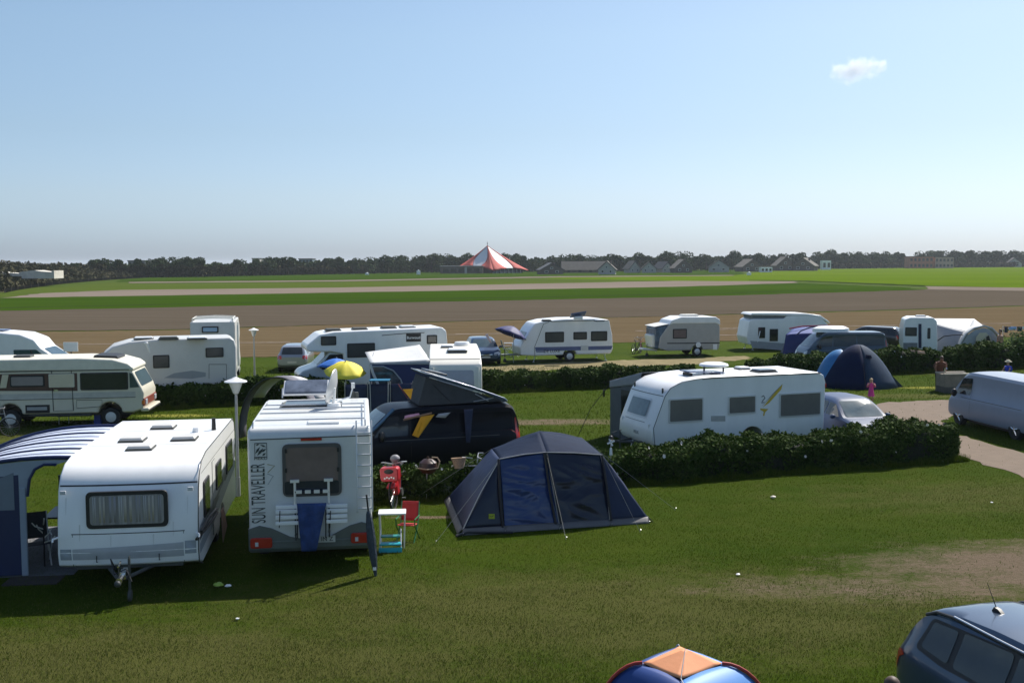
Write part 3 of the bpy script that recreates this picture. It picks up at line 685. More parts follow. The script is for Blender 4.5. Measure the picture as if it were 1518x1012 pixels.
block(190, 214, 387, 400, 520, 'apartment_building', 'wide grey flat block above the left tree line', mat('grey_render', (.16, .17, .17), .8), (4, 3))
block(374, 384, 383.5, 400, 640, 'apartment_building', 'narrow pale tower block above the left tree line', BRICKB, (2, 4))
block(443, 463, 384, 400, 640, 'apartment_building', 'blue grey flat block above the left tree line', mat('bluegrey_render', (.13, .17, .19), .8), (4, 3))
ob = block(1348, 1384, 380.5, 395, 790, 'apartment_building', 'orange brick building with dark windows at the right horizon', BRICKO, (6, 2))
block(1386, 1414, 381.5, 395, 792, 'apartment_building', 'pale and orange building beside the orange brick one', mat('pale_brick', (.46, .33, .26), .85, var=.2, scale=.2), (5, 2))
block(1128, 1145, 396, 402.3, 560, 'shed', 'low white shed between thatched houses on horizon', WHITE, (3, 1), dep=5, roof=False)
block(1219, 1232, 386, 392, 700, 'shed', 'small white building right of the thatched houses', WHITE, (2, 1), dep=5, roof=False)
block(508, 523, 402.5, 407, 560, 'shed', 'small blue grey shed at the foot of the left wood', mat('blue_shed', (.22, .30, .38), .7), (2, 1), dep=5, roof=False)
# church
CY = 575; ap = atY(722.5, 364.5, CY); H = ap.z; cx = ap.x; sc = CY/FPX
ch = thing('church', 'church with swooping red and white tent shaped roof and spire', 'church', (cx, CY, 0))
TRED = mat('red_tiles', (.44, .06, .045), .8, var=.12, scale=.4); TWH = mat('white_roofing', (.74, .72, .70), .6, var=.06, scale=.2)
cor = [(3.5, -17, 1.2), (21.8, 0, 1.2), (-3, 16, 1.2), (-15.5, -2, 3.2)]
def ridge(c, t): 
    f = t**1.03; return Vector((c[0]*f, c[1]*f, H+(c[2]-H)*(t+.035*math.sin(math.pi*t))))
for i in range(4):
    A = cor[i]; B = cor[(i+1) % 4]; N = 14
    def pt(t, u, lift=0):
        p = ridge(A, t).lerp(ridge(B, t), u); bow = 4*u*(1-u); p.z += bow*t*t*1.3; q = Vector((p.x*(1-.06*bow*t), p.y*(1-.06*bow*t), p.z+lift)); return q
    bw = lambda t: .13+.27*max(0, (t-.25)/.75)**1.5
    rw = MB(); rw.grid([[pt(.04+.96*j/N, bw(j/N)+(1-2*bw(j/N))*k/8) for k in range(9)] for j in range(N+1)]); rw.build('roof_panel', TWH, ch, solid=.25)
    ra = MB(); ra.grid([[pt(j/N, bw(j/N)*k/3, .12) for k in range(4)] for j in range(N+1)]); ra.build('red_roof', TRED, ch, solid=.35)
    ra = MB(); ra.grid([[pt(j/N, 1-bw(j/N)*k/3, .12) for k in range(4)] for j in range(N+1)]); ra.build('red_roof', TRED, ch, solid=.35)
t = MB(); t.cyl((0, 0, H-.5), (0, 0, H+2.3), .16, .05, 8); t.ball((0, 0, H+1.2), .28); t.bb(-.35, .35, -.06, .06, H+1.7, H+1.85); t.build('spire', DGREY, ch)
t = MB(); t.add([(x*.86, y*.86, 0) for x, y, z in cor]+[(x*.80, y*.80, 3.0) for x, y, z in cor], [[0, 1, 5, 4], [1, 2, 6, 5], [2, 3, 7, 6], [3, 0, 4, 7]]); t.build('window_wall', GLASS, ch, smooth=0)
for k in range(7):
    u = .12+k*.13; x = cor[0][0]*.88*(1-u)+cor[1][0]*.88*u; y = cor[0][1]*.88*(1-u)+cor[1][1]*.88*u
    t = MB(); t.bb(x-.22, x+.22, y-.22, y+.22, 0, 3.1); t.build('column', BRICKB, ch, smooth=0)
t = MB(); t.bb(-24, -2, -17, -4, 0, 3.6); t.build('annex', BRICKD, ch, smooth=0)
t = MB(); t.bb(-24.4, -1.6, -17.4, -3.6, 3.6, 4.0); t.build('annex_roof', mat('pale_fascia', (.25, .25, .24), .7), ch, smooth=0)
for k in range(5):
    t = MB(); t.bb(-22.6+k*4, -19.8+k*4, -17.1, -16.9, .8, 2.6); t.build('window', GLASS, ch, smooth=0)
t = MB(); t.bb(-11.4, -10.2, -17.3, -16.9, 0, 3.4); t.build('pillar', BRICKB, ch, smooth=0)
# white buoy-like posts by the wood edge
for px, py, hh in ((545, 407.5, 1.2), (621, 407, 2.4), (1110, 408, 1.5)):
    p = pix(px, py); p.y = min(p.y, 545); p = Vector(((px-759)/FPX*p.y, p.y, 0)); t = MB(); t.bb(-.9, .9, -.2, .2, 0, hh*.8); t.cyl((0, 0, hh*.8), (0, 0, hh), .5, .2, 8); tag(t.build('marker_board', WHITE, loc=p), {545: 'small white board at the wood edge, left one', 621: 'white board at the wood edge nearer the church', 1110: 'white board in the green field before the gabled houses'}[px], 'sign', 'white boards by the far wood')
# ---------------------------------------------------------------- haze and cloud
HZ = MB(); HZ.bb(-9100, 9100, -3100, 9100, -1, 24)
hz = bpy.data.materials.new('haze'); hz.use_nodes = True; t = hz.node_tree; t.nodes.remove(t.nodes['Principled BSDF'])
pv = t.nodes.new('ShaderNodeVolumePrincipled'); pv.inputs['Color'].default_value = (.86, .93, 1, 1); pv.inputs['Density'].default_value = .00011; pv.inputs['Anisotropy'].default_value = .2
t.links.new(pv.outputs[0], t.nodes['Material Output'].inputs['Volume'])
tag(HZ.build('haze', hz, smooth=0), kind='stuff')
cm = bpy.data.materials.new('cloud_vapour'); cm.use_nodes = True; t = cm.node_tree; t.nodes.remove(t.nodes['Principled BSDF']); L = t.links.new
tc = t.nodes.new('ShaderNodeTexCoord'); n = t.nodes.new('ShaderNodeTexNoise'); n.inputs['Scale'].default_value = .012; n.inputs['Detail'].default_value = 6; n.inputs['Roughness'].default_value = .62
L(tc.outputs['Object'], n.inputs['Vector'])
ln = t.nodes.new('ShaderNodeVectorMath'); ln.operation = 'LENGTH'; mp = t.nodes.new('ShaderNodeMapping'); mp.inputs['Scale'].default_value = (1/230, 1/110, 1/105); L(tc.outputs['Object'], mp.inputs[0]); L(mp.outputs[0], ln.inputs[0])
fall = rng_(t, L, ln.outputs['Value'], .1, 1.0, .22, -.30)
dens = math_(t, L, 'ADD', n.outputs[0], fall); dens = rng_(t, L, dens, .48, .66, 0, .012)
pv = t.nodes.new('ShaderNodeVolumePrincipled'); pv.inputs['Color'].default_value = (1, 1, 1, 1); pv.inputs['Anisotropy'].default_value = .55; L(dens, pv.inputs['Density'])
pv.inputs['Emission Strength'].default_value = 0
L(pv.outputs[0], t.nodes['Material Output'].inputs['Volume'])
cb = MB(); cb.ball((0, 0, 0), 1, 24, 14, sx=230, sy=110, sz=105)
cp = atY(1268, 102, 5200); cl = cb.build('cloud', cm, loc=cp); tag(cl, kind='structure')
# ================================================================ VEHICLES
def tolocal(root, p):
    a = root.rotation_euler.z; d = Vector(p)-root.location
    return Vector((d.x*math.cos(a)+d.y*math.sin(a), -d.x*math.sin(a)+d.y*math.cos(a), d.z))
def hit(root, px, py, axis, val):
    """where the photo's sight line meets a plane of the thing, in the thing's own coordinates"""
    o = tolocal(root, Vector((0, 0, CAMH))); d = ray(px, py); a = root.rotation_euler.z
    d = Vector((d.x*math.cos(a)+d.y*math.sin(a), -d.x*math.sin(a)+d.y*math.cos(a), d.z))
    i = 'xyz'.index(axis); t = (val-o[i])/d[i]; return o+d*t
def fit(A, pa, B, pb, name, label, cat, group=None):
    """put a thing so that local point A lies at world pa, and A->B points along pb-pa"""
    va = Vector(B)-Vector(A); vb = Vector(pb)-Vector(pa)
    r = math.atan2(vb.y, vb.x)-math.atan2(va.y, va.x)
    c, s = math.cos(r), math.sin(r); x = pa[0]-(A[0]*c-A[1]*s); y = pa[1]-(A[0]*s+A[1]*c)
    return thing(name, label, cat, (x, y, 0), math.degrees(r), group)
def win(root, axis, val, r, pane=SMOKE, frame=BLACK, fw=.05, rad=.06, th=.03, name='window', par=None):
    a = hit(root, r[0], r[1], axis, val); b = hit(root, r[2], r[3], axis, val); i = 1 if axis == 'x' else 0
    return winl(root, axis, val, min(a[i], b[i]), max(a[i], b[i]), min(a.z, b.z), max(a.z, b.z), pane, frame, fw, rad, th, name)
def winl(root, axis, val, u0, u1, z0, z1, pane=SMOKE, frame=BLACK, fw=.05, rad=.06, th=.03, name='window'):
    sg = 1 if val > 0 else -1
    P = rounded([(u0, z0), (u1, z0), (u1, z1), (u0, z1)], rad); m = MB(); m.prism(P, val-sg*.02, val+sg*th, axis=axis)
    f = m.build(name, frame, root, bevel=.008)
    P = rounded([(u0+fw, z0+fw), (u1-fw, z0+fw), (u1-fw, z1-fw), (u0+fw, z1-fw)], rad*.7); m = MB(); m.prism(P, val+sg*(th-.005), val+sg*(th+.006), axis=axis)
    m.build('pane', pane, f, smooth=0)
    return f
def band(root, axis, val, poly, m, name, th=.006):
    sg = 1 if val > 0 else -1; q = MB(); q.prism(poly, val-sg*.01, val+sg*th, axis=axis); return q.build(name, m, root, smooth=0)
def pband(root, axis, val, pts, m, name, th=.006):
    i = 1 if axis == 'x' else 0
    return band(root, axis, val, [(hit(root, x, y, axis, val)[i], hit(root, x, y, axis, val).z) for x, y in pts], m, name, th)
def vent(root, x, y, z, sx=.55, sy=.5, name='roof_vent', lid=WHITE, tilt=0):
    m = MB(); m.bb(x-sx/2, x+sx/2, y-sy/2, y+sy/2, z-.02, z+.035); b = m.build(name, DGREY, root, smooth=0)
    m = MB(); m.box((x, y, z+.065), (sx*.96, sy*.96, .055), ry=tilt, taper=.86); m.build('lid', lid, b, bevel=.015)
    return b
def body(root, prof, W, m=WHITE, bev=.07, name='body', y0=None, y1=None):
    q = MB(); q.prism(prof, -W/2 if y0 is None else y0, W/2 if y1 is None else y1); return q.build(name, m, root, bevel=bev, seg=3)
def trim(root, prof, W, m=ALU, r=.014, name='edge_trim'):
    q = MB()
    for s in (-1, 1): q.tube([(x, s*(W/2+.002), z) for x, z in prof], r, 5)
    return q.build(name, m, root)
def drawbar(root, x, z=.42, ln=1.15, cover=True, mt=None):
    m = MB()
    for s in (-1, 1): m.tube([(x-.3, s*.55, z), (x+ln*.75, s*.06, z)], .035, 6)
    m.cyl((x+ln*.7, 0, z), (x+ln, 0, z+.03), .04, .035, 8); m.ball((x+ln+.03, 0, z-.0), .06, 10, 6); m.tube([(x+ln*.9, 0, z+.05), (x+ln*.95, 0, z+.28), (x+ln*.78, 0, z+.32)], .014, 6)
    m.build('drawbar', mt or STEEL, root)
    m = MB(); m.cyl((x+ln*.72, .13, .18), (x+ln*.72, .13, z+.35), .024, n=8); m.tube([(x+ln*.72, .13, z+.35), (x+ln*.72, .13, z+.38), (x+ln*.66, .13, z+.38)], .012, 6); m.lathe([(.04, -.03), (.1, -.025), (.1, .025), (.04, .03)], (x+ln*.72, .13, .1), 16, 'y'); m.build('jockey_wheel', DGREY, root)
def legs(root, xs, W, z=.42):
    for x in xs:
        for s in (-1, 1):
            m = MB(); m.tube([(x, s*(W/2-.3), z), (x+(.12 if x > 0 else -.12), s*(W/2-.22), .02)], .022, 6); m.box((x+(.12 if x > 0 else -.12), s*(W/2-.22), .012), (.14, .14, .02)); m.build('corner_steady', STEEL, root)
def arch(xc, r, z0, n=8):
    return [(xc+r*math.cos(math.pi*i/n), z0+r*math.sin(math.pi*i/n)*.95) for i in range(n+1)]
def bowed(root, prof, W, m, bev, bow, x0=1.8, name='body', n=13):
    q = MB(); k = len(prof)
    for j in range(n):
        u = -1+2*j/(n-1); d = bow*abs(u)**2.4
        q.v += [(x-(d if x > x0 else 0)*min(1, (x-x0)/.6), u*W/2, z) for x, z in prof]
    for j in range(n-1): q.f += [[j*k+i, j*k+(i+1) % k, (j+1)*k+(i+1) % k, (j+1)*k+i] for i in range(k)]
    q.f += [list(range(k))[::-1], list(range((n-1)*k, n*k))]
    o = q.build(name, m, root, bevel=bev, seg=3); o.modifiers['b'].angle_limit = R(40); return o
# ---------------------------------------------------------------- 1 caravan, near left
W1 = 2.5
A = pix(85, 849, .4); B = pix(299, 846, .4)
c1 = fit((3.0, -W1/2, .4), A, (3.0, W1/2, .4), A+Vector((math.cos(R(8)), math.sin(R(8)), 0)), 'caravan', 'large white caravan with grey stripes and curtained front window, nearest left', 'caravan')
pr = [(-3.0, .42)]+arch(-.45, .42, .42)[::-1]+[(2.55, .36), (2.98, .50), (3.03, .75), (2.97, 1.30), (2.86, 1.86), (2.70, 2.12), (2.40, 2.28), (1.8, 2.36), (-2.6, 2.36), (-2.9, 2.26), (-3.02, 2.0)]
b1 = bowed(c1, pr, W1, WHITE, .035, .08); V1 = bvh_of(b1)
q = MB(); q.tube([(x, W1/2+.003, z) for x, z in pr[10:]], .012, 5); q.build('edge_trim', DGREY, c1)
win(c1, 'x', 2.955, (127, 729, 250, 779), mat('curtained_window', (.25, .24, .235), .3, var=.45, scale=2.5, stretch=(.01, 3, .01)), BLACK, .07, .1, .045)
# curtains seen in the front window
fw = hit(c1, 127, 729, 'x', 3.0); fe = hit(c1, 250, 779, 'x', 3.0)
for k, (u, wd, cm_) in enumerate(((.1, .05, GREYT), (.2, .10, GREYT), (.33, .12, GREYT), (.42, .06, LGREYT), (.52, .14, GREYT), (.64, .08, CREAMC), (.72, .05, GREYT), (.80, .10, LGREYT), (.9, .05, CREAMC))):
    y = fw.y+(fe.y-fw.y)*u; wv = abs(fe.y-fw.y)*wd*.9; q = MB()
    zz0, zz1 = fe.z+.1, fw.z-.1; q.grid([[(3.004+.004*math.sin(j*2), y-wv/2+wv*j/6, z) for j in range(7)] for z in (zz0, zz1)]); q.build('curtain', mat('curtain_%d' % (k % 3), [(.42, .41, .40), (.40, .36, .30), (.28, .27, .28)][k % 3], .8), c1, solid=.004)
panel('seam', V1, [(-1.22, 1.93), (1.22, 1.93), (1.22, 1.955), (-1.22, 1.955)], '+x', BLACK, c1)
panel('seam', V1, [(-1.0, 1.08), (1.0, 1.08), (1.0, 1.095), (-1.0, 1.095)], '+x', BLACK, c1)
panel('stripe', V1, [(-.98, .62), (.98, .62), (.98, .88), (-.98, .82)], '+x', mat('pale_grey_stripe', (.42, .43, .45), .4), c1)
panel('stripe', V1, [(-1.2, .62), (-1.0, .62), (-1.0, .82), (-1.2, .82)], '+x', SILV, c1)
panel('stripe', V1, [(1.0, .66), (1.2, .66), (1.2, .90), (1.0, .90)], '+x', SILV, c1)
for s in (-1, 1):
    panel('seam', V1, [(s*.985, .5), (s*.975, .5), (s*.975, 1.08), (s*.985, 1.08)], '+x', DGREY, c1, res=.3)
    q = MB(); q.box((2.94, s*1.12, 1.86), (.05, .1, .07)); q.build('marker_lamp', LENSC, c1, bevel=.01)
    q = MB(); q.tube([(2.95, s*.55, .56), (3.04, s*.55, .58), (3.04, s*.55, .70)], .009, 5); q.build('locker_hinge', BLACK, c1)
    q = MB(); q.tube([(3.0, s*1.22, 1.05), (3.12, s*1.28, 1.05), (3.14, s*1.28, 1.0)], .02, 6); q.build('grab_handle', WHITE, c1)
for k, (y_, z0, ln) in enumerate(((-.85, 1.26, .3), (.8, 1.26, .26), (-.3, 1.05, .2), (.45, 1.05, .25), (1.05, 1.9, .5), (-1.1, 1.88, .45))):
    panel('grime_streak', V1, [(y_-.014, z0), (y_+.014, z0), (y_+.005, z0-ln), (y_-.005, z0-ln)], '+x', mat('grime_streak', (.70, .70, .68), .5, var=.1), c1, .003, .2)
panel('seam', V1, [(-2.9, 2.05), (2.5, 2.05), (2.5, 2.062), (-2.9, 2.062)], '+y', DGREY, c1, .003, .6)
q = MB(); q.tube([(1.0, W1/2+.004, .5), (1.0, W1/2+.004, 2.0), (.6, W1/2+.004, 2.0)], .006, 4); q.build('service_hatch_seam', DGREY, c1)
for x_ in (-1.0, .9): q = MB(); q.bb(x_-.006, x_+.006, -W1/2+.1, W1/2-.1, 2.360, 2.364); q.build('roof_seam', mat('roof_sealant', (.5, .5, .49), .6), c1, smooth=0)
# side facing the motorhome
for r_ in ((302, 706, 315, 757), (342, 652, 349, 690)): 
    a = hit(c1, r_[0], r_[3], 'y', W1/2); b = hit(c1, r_[2], r_[1], 'y', W1/2)
winl(c1, 'y', W1/2, 1.55, 2.3, 1.15, 1.85, GLASS); winl(c1, 'y', W1/2, -2.3, -1.2, 1.3, 1.95, GLASS); winl(c1, 'y', W1/2, -.3, .5, 1.3, 1.85, GLASS)
for k, (z0, z1, mm) in enumerate(((.62, .80, SILV), (.86, .98, mat('dark_stripe', (.10, .11, .13), .4)), (1.03, 1.12, SILV))):
    panel('stripe', V1, [(2.85, z0), (2.85, z1), (1.2, z1+.18), (-2.95, z1+.75), (-2.95, z0+.55), (1.2, z0+.08)], '+y', mm, c1, res=.5)
for px_, py_ in ((243, 634), (197, 653), (274, 651), (209, 665)):
    p = hit(c1, px_, py_, 'z', 2.36); vent(c1, p.x, p.y, 2.36, .5, .5, lid=mat('milky_lid', (.62, .60, .56), .35))
p = hit(c1, 317, 637, 'z', 2.36); q = MB(); q.cyl((p.x, p.y, 2.34), (p.x, p.y, 2.62), .05, .04, 10); q.build('flue', BLACK, c1)
p = hit(c1, 291, 640, 'z', 2.36); q = MB(); q.cyl((p.x, p.y, 2.34), (p.x, p.y, 2.46), .09, .07, 10); q.build('roof_cowl', WHITE, c1)
for s in (-1, 1): wheel(c1, -.45, s*(W1/2-.2), .32, .19, cap=True)
drawbar(c1, 2.75, .42, 1.15, mt=DGREY)
q = MB(); q.box((3.45, .02, .47), (.34, .10, .12)); q.cyl((3.6, .02, .47), (3.92, .02, .46), .045, .055, 10); q.tube([(3.55, 0, .5), (3.72, 0, .72), (3.86, 0, .7)], .018, 6); q.build('hitch', CHROME, c1)
q = MB(); q.tube([(3.3, -.16, .5), (3.5, -.2, .75), (3.62, -.12, .5), (3.7, .1, .62), (3.75, .2, .4)], .012, 6); q.build('cable', BLACK, c1)
q = MB(); q.tube([(2.9, W1/2+.04, 1.04), (2.2, W1/2+.09, 1.14), (1.6, W1/2+.16, 1.17)], .028, 6); q.tube([(3.1, W1/2-.02, .95), (2.5, W1/2+.10, 1.03), (1.7, W1/2+.18, 1.12)], .028, 6); q.build('mirror_arm', BLACK, c1)
q = MB(); q.box((.2, 0, .5), (5.4, 1.9, .16)); q.build('chassis', DGREY, c1)
# ---------------------------------------------------------------- 2 motorhome seen from behind
W2, L2, H2 = 2.36, 6.3, 2.82
A = pix(370, 818, .40)
c2 = fit((-L2/2, W2/2, .4), A, (-L2/2, -W2/2, .4), A+Vector((math.cos(R(8)), math.sin(R(8)), 0)), 'motorhome', 'white motorhome seen from behind, with bike rack, ladder and dish on its roof', 'motorhome')
pr = [(-3.15, .55), (-2.5, .55), (-2.45, .86), (-1.1, .86), (1.2, .80), (1.25, 1.15), (2.2, 1.55), (3.0, 1.85), (3.1, 2.1), (2.9, 2.5), (2.2, 2.68), (1.6, 2.70), (1.4, 2.80), (-3.05, 2.80), (-3.15, 2.66)]
b2 = body(c2, pr, W2, mat('motorhome_grp', (.66, .67, .66), .35, var=.04, coat=.2), .06)
q = MB(); q.prism([(-3.17, .50), (-3.20, .62), (-2.9, .60), (-2.9, .40), (-3.10, .36)], -W2/2-.005, W2/2+.005); q.build('rear_bumper', BUMP_, c2, bevel=.04)
q = MB(); lp = [(-1.18, .45), (-1.18, .86), (-.98, .92), (-.75, .86), (-.4, .68), (-.2, .64), (.2, .64), (.4, .68), (.75, .86), (.98, .92), (1.18, .86), (1.18, .45)]
q.prism(lp, -3.185, -3.15, axis='x'); q.build('lower_cladding', BUMP_, c2, bevel=.01)
for s in (-1, 1):
    q = MB(); q.prism([(-3.15, .42), (-2.4, .42)]+arch(-1.75, .48, .42)[::-1]+[(-.5, .42), (-.5, .85), (-3.15, .85)], s*(W2/2-.03), s*(W2/2+.015)); q.build('side_skirt', BUMP_, c2, smooth=0)
    q = MB(); q.prism([(-.5, .42), (1.2, .42), (1.2, .85), (-.5, .85)], s*(W2/2-.03), s*(W2/2+.012)); q.build('side_skirt', WHITE, c2, smooth=0)
cabst = [(3.0, .75, .9, 1.0), (2.85, .35, 1.0, 1.2), (2.3, .3, 1.1, 1.42), (1.9, .3, 1.12, 1.8), (1.2, .3, 1.12, 2.0)]
q = MB(); q.prism([(1.0, .38), (2.0, .38), (2.15, .38)]+arch(2.45, .4, .38)[::-1][1:-1]+[(2.95, .38), (3.05, .7), (2.95, 1.05), (2.35, 1.25), (1.95, 1.62), (1.0, 1.62)], -W2/2+.12, W2/2-.12); q.build('cab', WHITE, c2, bevel=.08, seg=3)
for s in (-1, 1):
    q = MB(); q.prism([(1.3, 1.15), (2.2, 1.2), (1.95, 1.58), (1.3, 1.58)], s*(W2/2-.13), s*(W2/2-.112)); q.build('cab_window', GLASS, c2, smooth=0)
    wheel(c2, -1.75, s*(W2/2-.16), .34, .2, cap=True); wheel(c2, 2.45, s*(W2/2-.22), .34, .2, cap=True)
q = MB(); q.bb(-2.9, 1.2, -.9, .9, .45, .82); q.build('chassis', BLACK, c2, smooth=0)
# rear details, set from where they show
XR = -3.15
f2 = win(c2, 'x', XR, (418, 658, 507, 733), BROWNG, mat('window_surround', (.09, .085, .09), .3), .07, .12, .04)
a = hit(c2, 420, 713, 'x', XR); b = hit(c2, 505, 731, 'x', XR); q = MB(); q.prism(rounded([(a.y-.03, b.z+.02), (b.y+.03, b.z+.02), (b.y+.03, a.z), (a.y-.03, a.z)], .05), XR-.040, XR-.050, axis='x'); q.build('lower_panel', mat('dark_glass_band', (.03, .035, .05), .15), c2, smooth=0)
for (x_, y_) in ((424, 668), (501, 666), (424, 697), (501, 695)):
    p = hit(c2, x_, y_, 'x', XR-.05); q = MB(); q.box((XR-.06, p.y, p.z), (.03, .035, .08)); q.build('window_catch', BLACK, c2, smooth=0)
pband(c2, 'x', XR, [(371, 651), (555, 644), (555, 645.5), (371, 652.5)], DGREY, 'seam')
pband(c2, 'x', XR, [(446, 649.5), (477, 648.5), (477, 652), (446, 653)], RED, 'brake_light', .03)
for r_ in ((371, 797, 404, 811), (520, 789, 549, 803)):
    a = hit(c2, r_[0], r_[1], 'x', XR-.03); b = hit(c2, r_[2], r_[3], 'x', XR-.03); q = MB()
    q.prism(rounded([(a.y, b.z), (b.y, b.z), (b.y, a.z), (a.y, a.z)], .05), XR-.02, XR-.075, axis='x'); t_ = q.build('tail_light', RED, c2, bevel=.012)
    m_ = (a.y*.7+b.y*.3); q = MB(); q.box((XR-.078, m_, (a.z+b.z)/2-.02), (.012, .06, .08)); q.build('reversing_lamp', LENSC, t_, smooth=0)
a = hit(c2, 470, 793, 'x', XR-.05); b = hit(c2, 486, 803, 'x', XR-.05)
q = MB(); q.box((XR-.075, (a.y+b.y)/2-.05, (a.z+b.z)/2), (.015, .40, .13)); pl = q.build('number_plate', PLATE, c2, smooth=0)
text('plate_characters', 'IN Z', BLACK, pl, (XR-.085, (a.y+b.y)/2-.09, (a.z+b.z)/2), (90, 0, -90), .12)
# lettering up the rear wall
p = hit(c2, 384, 731, 'x', XR); a = hit(c2, 384, 776, 'x', XR); b = hit(c2, 384, 688, 'x', XR)
TX = mat('black_lettering', (.05, .06, .06), .5)
t_ = text('rear_lettering', 'SUN TRAVELLER', TX, c2, (XR-.004, p.y, p.z), (0, -90, 0), .40, .003)
bw_ = max(v.co.x for v in t_.data.vertices)-min(v.co.x for v in t_.data.vertices); t_.data.transform(Matrix.Diagonal(((b.z-a.z)*1.0/bw_, .95, 1, 1)))
# square emblem with a sweeping stroke and a row of small letters beneath
a = hit(c2, 377, 657, 'x', XR); b = hit(c2, 396, 677, 'x', XR); w_ = a.y-b.y; q = MB()
def eb(u, v): return (a.y-w_*u, b.z+(a.z-b.z)*v)
for (u0, v0, u1, v1) in ((0, .97, 1, 1.03), (0, -.03, 1, .03), (0, 0, .04, 1), (.96, 0, 1, 1)):
    q.prism([eb(u0, v0), eb(u1, v0), eb(u1, v1), eb(u0, v1)], XR-.004, XR-.008, axis='x')
for k, (x0, y0, x1, y1, t) in enumerate(((.05, .25, .45, .75, .12), (.2, .1, .7, .65, .13), (.45, .9, .95, .72, .08), (.5, .35, .95, .6, .11), (.1, .85, .4, .95, .07), (.6, .1, .9, .3, .10))):
    dx, dy = x1-x0, y1-y0; n_ = math.hypot(dx, dy); nx, ny = -dy/n_*t/2, dx/n_*t/2
    q.prism([eb(x0, y0), eb(x0+dx*.5+nx*1.6, y0+dy*.5+ny*1.6), eb(x1, y1), eb(x0+dx*.5-nx*1.6, y0+dy*.5-ny*1.6)], XR-.004, XR-.009, axis='x')
q.build('emblem', TX, c2, smooth=0)
p = hit(c2, 386.5, 679, 'x', XR); text('emblem_lettering', 'HEKU', TX, c2, (XR-.005, p.y, p.z), (90, 0, -90), .09, .003, sx=1.1)
q = MB(); g1 = hit(c2, 396, 688, 'x', XR-.004); g2 = hit(c2, 407, 690, 'x', XR-.004); g3 = hit(c2, 397, 700, 'x', XR-.004); q.tube([g1, g2, g3], .008, 5); q.build('gold_swoosh', mat('gold_line', (.35, .30, .16), .5), c2)
q = MB(); g1 = hit(c2, 396, 702, 'x', XR-.004); g2 = hit(c2, 405, 705, 'x', XR-.004); g3 = hit(c2, 397, 718, 'x', XR-.004); q.tube([g1, g2, g3], .006, 5); q.build('grey_swoosh', SILV, c2)
for (x0, y0, x1, y1) in ((372, 700, 372, 780),):
    pass
for zz in (1.28,): 
    q = MB(); q.bb(XR-.004, XR, -W2/2+.02, -.62, zz, zz+.012); q.bb(XR-.004, XR, .62, W2/2-.02, zz, zz+.012); 
STK = mat('grime_streak', (.70, .70, .68), .5, var=.1)
for k, (y_, z0, ln) in enumerate(((.62, 1.18, .22), (-.6, 1.15, .30), (.9, 2.3, .35), (-.2, 2.36, .18), (.3, 2.36, .26), (-.95, 1.9, .4), (1.05, 1.6, .5))):
    q = MB(); q.prism([(y_-.012, z0), (y_+.012, z0), (y_+.005, z0-ln), (y_-.004, z0-ln)], XR-.003, XR, axis='x'); q.build('grime_streak', STK, c2, smooth=0)
# ladder
ld = bpy.data.objects.new('ladder', None); COL.objects.link(ld); ld.parent = c2
lt_ = hit(c2, 528, 622, 'x', XR-.12); lb_ = hit(c2, 552, 757, 'x', XR-.12)
for y in (lt_.y, lb_.y): q = MB(); q.tube([(XR+.25, y, 2.86), (XR-.05, y, 2.92), (XR-.13, y, 2.80), (XR-.13, y, lb_.z), (XR-.02, y, lb_.z-.03)], .016, 8); q.build('ladder_rail', ALU, ld)
for k in range(8): z = lb_.z+.06+k*(2.72-lb_.z)/7.4; q = MB(); q.cyl((XR-.13, lt_.y, z), (XR-.13, lb_.y, z), .016, n=8); q.build('rung', ALU, ld)
# bicycle rack
rk = bpy.data.objects.new('bicycle_rack', None); COL.objects.link(rk); rk.parent = c2
for (x_, t0, t1) in ((437, 713, 800), (487, 711, 795)):
    a = hit(c2, x_, t0, 'x', XR-.08); b = hit(c2, x_, t1, 'x', XR-.08); q = MB(); q.cyl((XR-.10, a.y, b.z), (XR-.10, a.y, a.z), .016, n=8); q.cyl((XR-.0, a.y, b.z+.1), (XR-.12, a.y, b.z+.1), .02, n=8); q.build('rack_post', DGREY, rk)
    q = MB(); q.cyl((XR-.12, a.y, a.z-.45), (XR-.12, a.y, a.z), .024, n=8); q.box((XR-.12, a.y, a.z+.01), (.07, .17, .05)); q.build('post_cap', CREAMW, rk)
a = hit(c2, 437, 729, 'x', XR-.12); b = hit(c2, 488, 729, 'x', XR-.12); q = MB(); q.cyl((XR-.12, a.y, a.z), (XR-.12, b.y, b.z+.01), .025, n=8); q.build('rack_bar', BLACK, rk)
for k in range(4): y = a.y+(b.y-a.y)*(.12+.26*k); q = MB(); q.box((XR-.135, y, a.z+.003), (.055, .11, .06)); q.build('clip', CREAMW, rk)
for (x0, x1, ys) in ((409, 443, (750.5, 757.5, 765.5, 773.5)), (484, 515, (748.5, 756, 763.5, 770.5))):
    for k, y_ in enumerate(ys):
        a = hit(c2, x0, y_, 'x', XR-.16); b = hit(c2, x1, y_, 'x', XR-.16); q = MB(); dp = .38 if k == 0 else .07
        q.bb(XR-.16-.03*k, XR-.16-.03*k-.05, a.y, b.y, a.z-.035, a.z+.035) if k else q.bb(XR-.13, XR-.20, a.y, b.y, a.z-.045, a.z+.02)
        q.build('wheel_tray', WHITE, rk, bevel=.008)
    a = hit(c2, x0+6, 757, 'x', XR-.3); q = MB(); q.cyl((XR-.29, a.y, a.z), (XR-.29, a.y+.02, a.z-.33), .01, n=6); q.build('strap', BLACK, rk)
for x_ in (441, 483):
    a = hit(c2, x_, 757, 'x', XR-.24); b = hit(c2, x_, 797, 'x', XR-.24); q = MB(); q.tube([(XR-.14, a.y, a.z), (XR-.24, a.y, a.z-.05), (XR-.24, b.y, b.z)], .013, 6); q.build('rack_hoop', BLACK, rk)
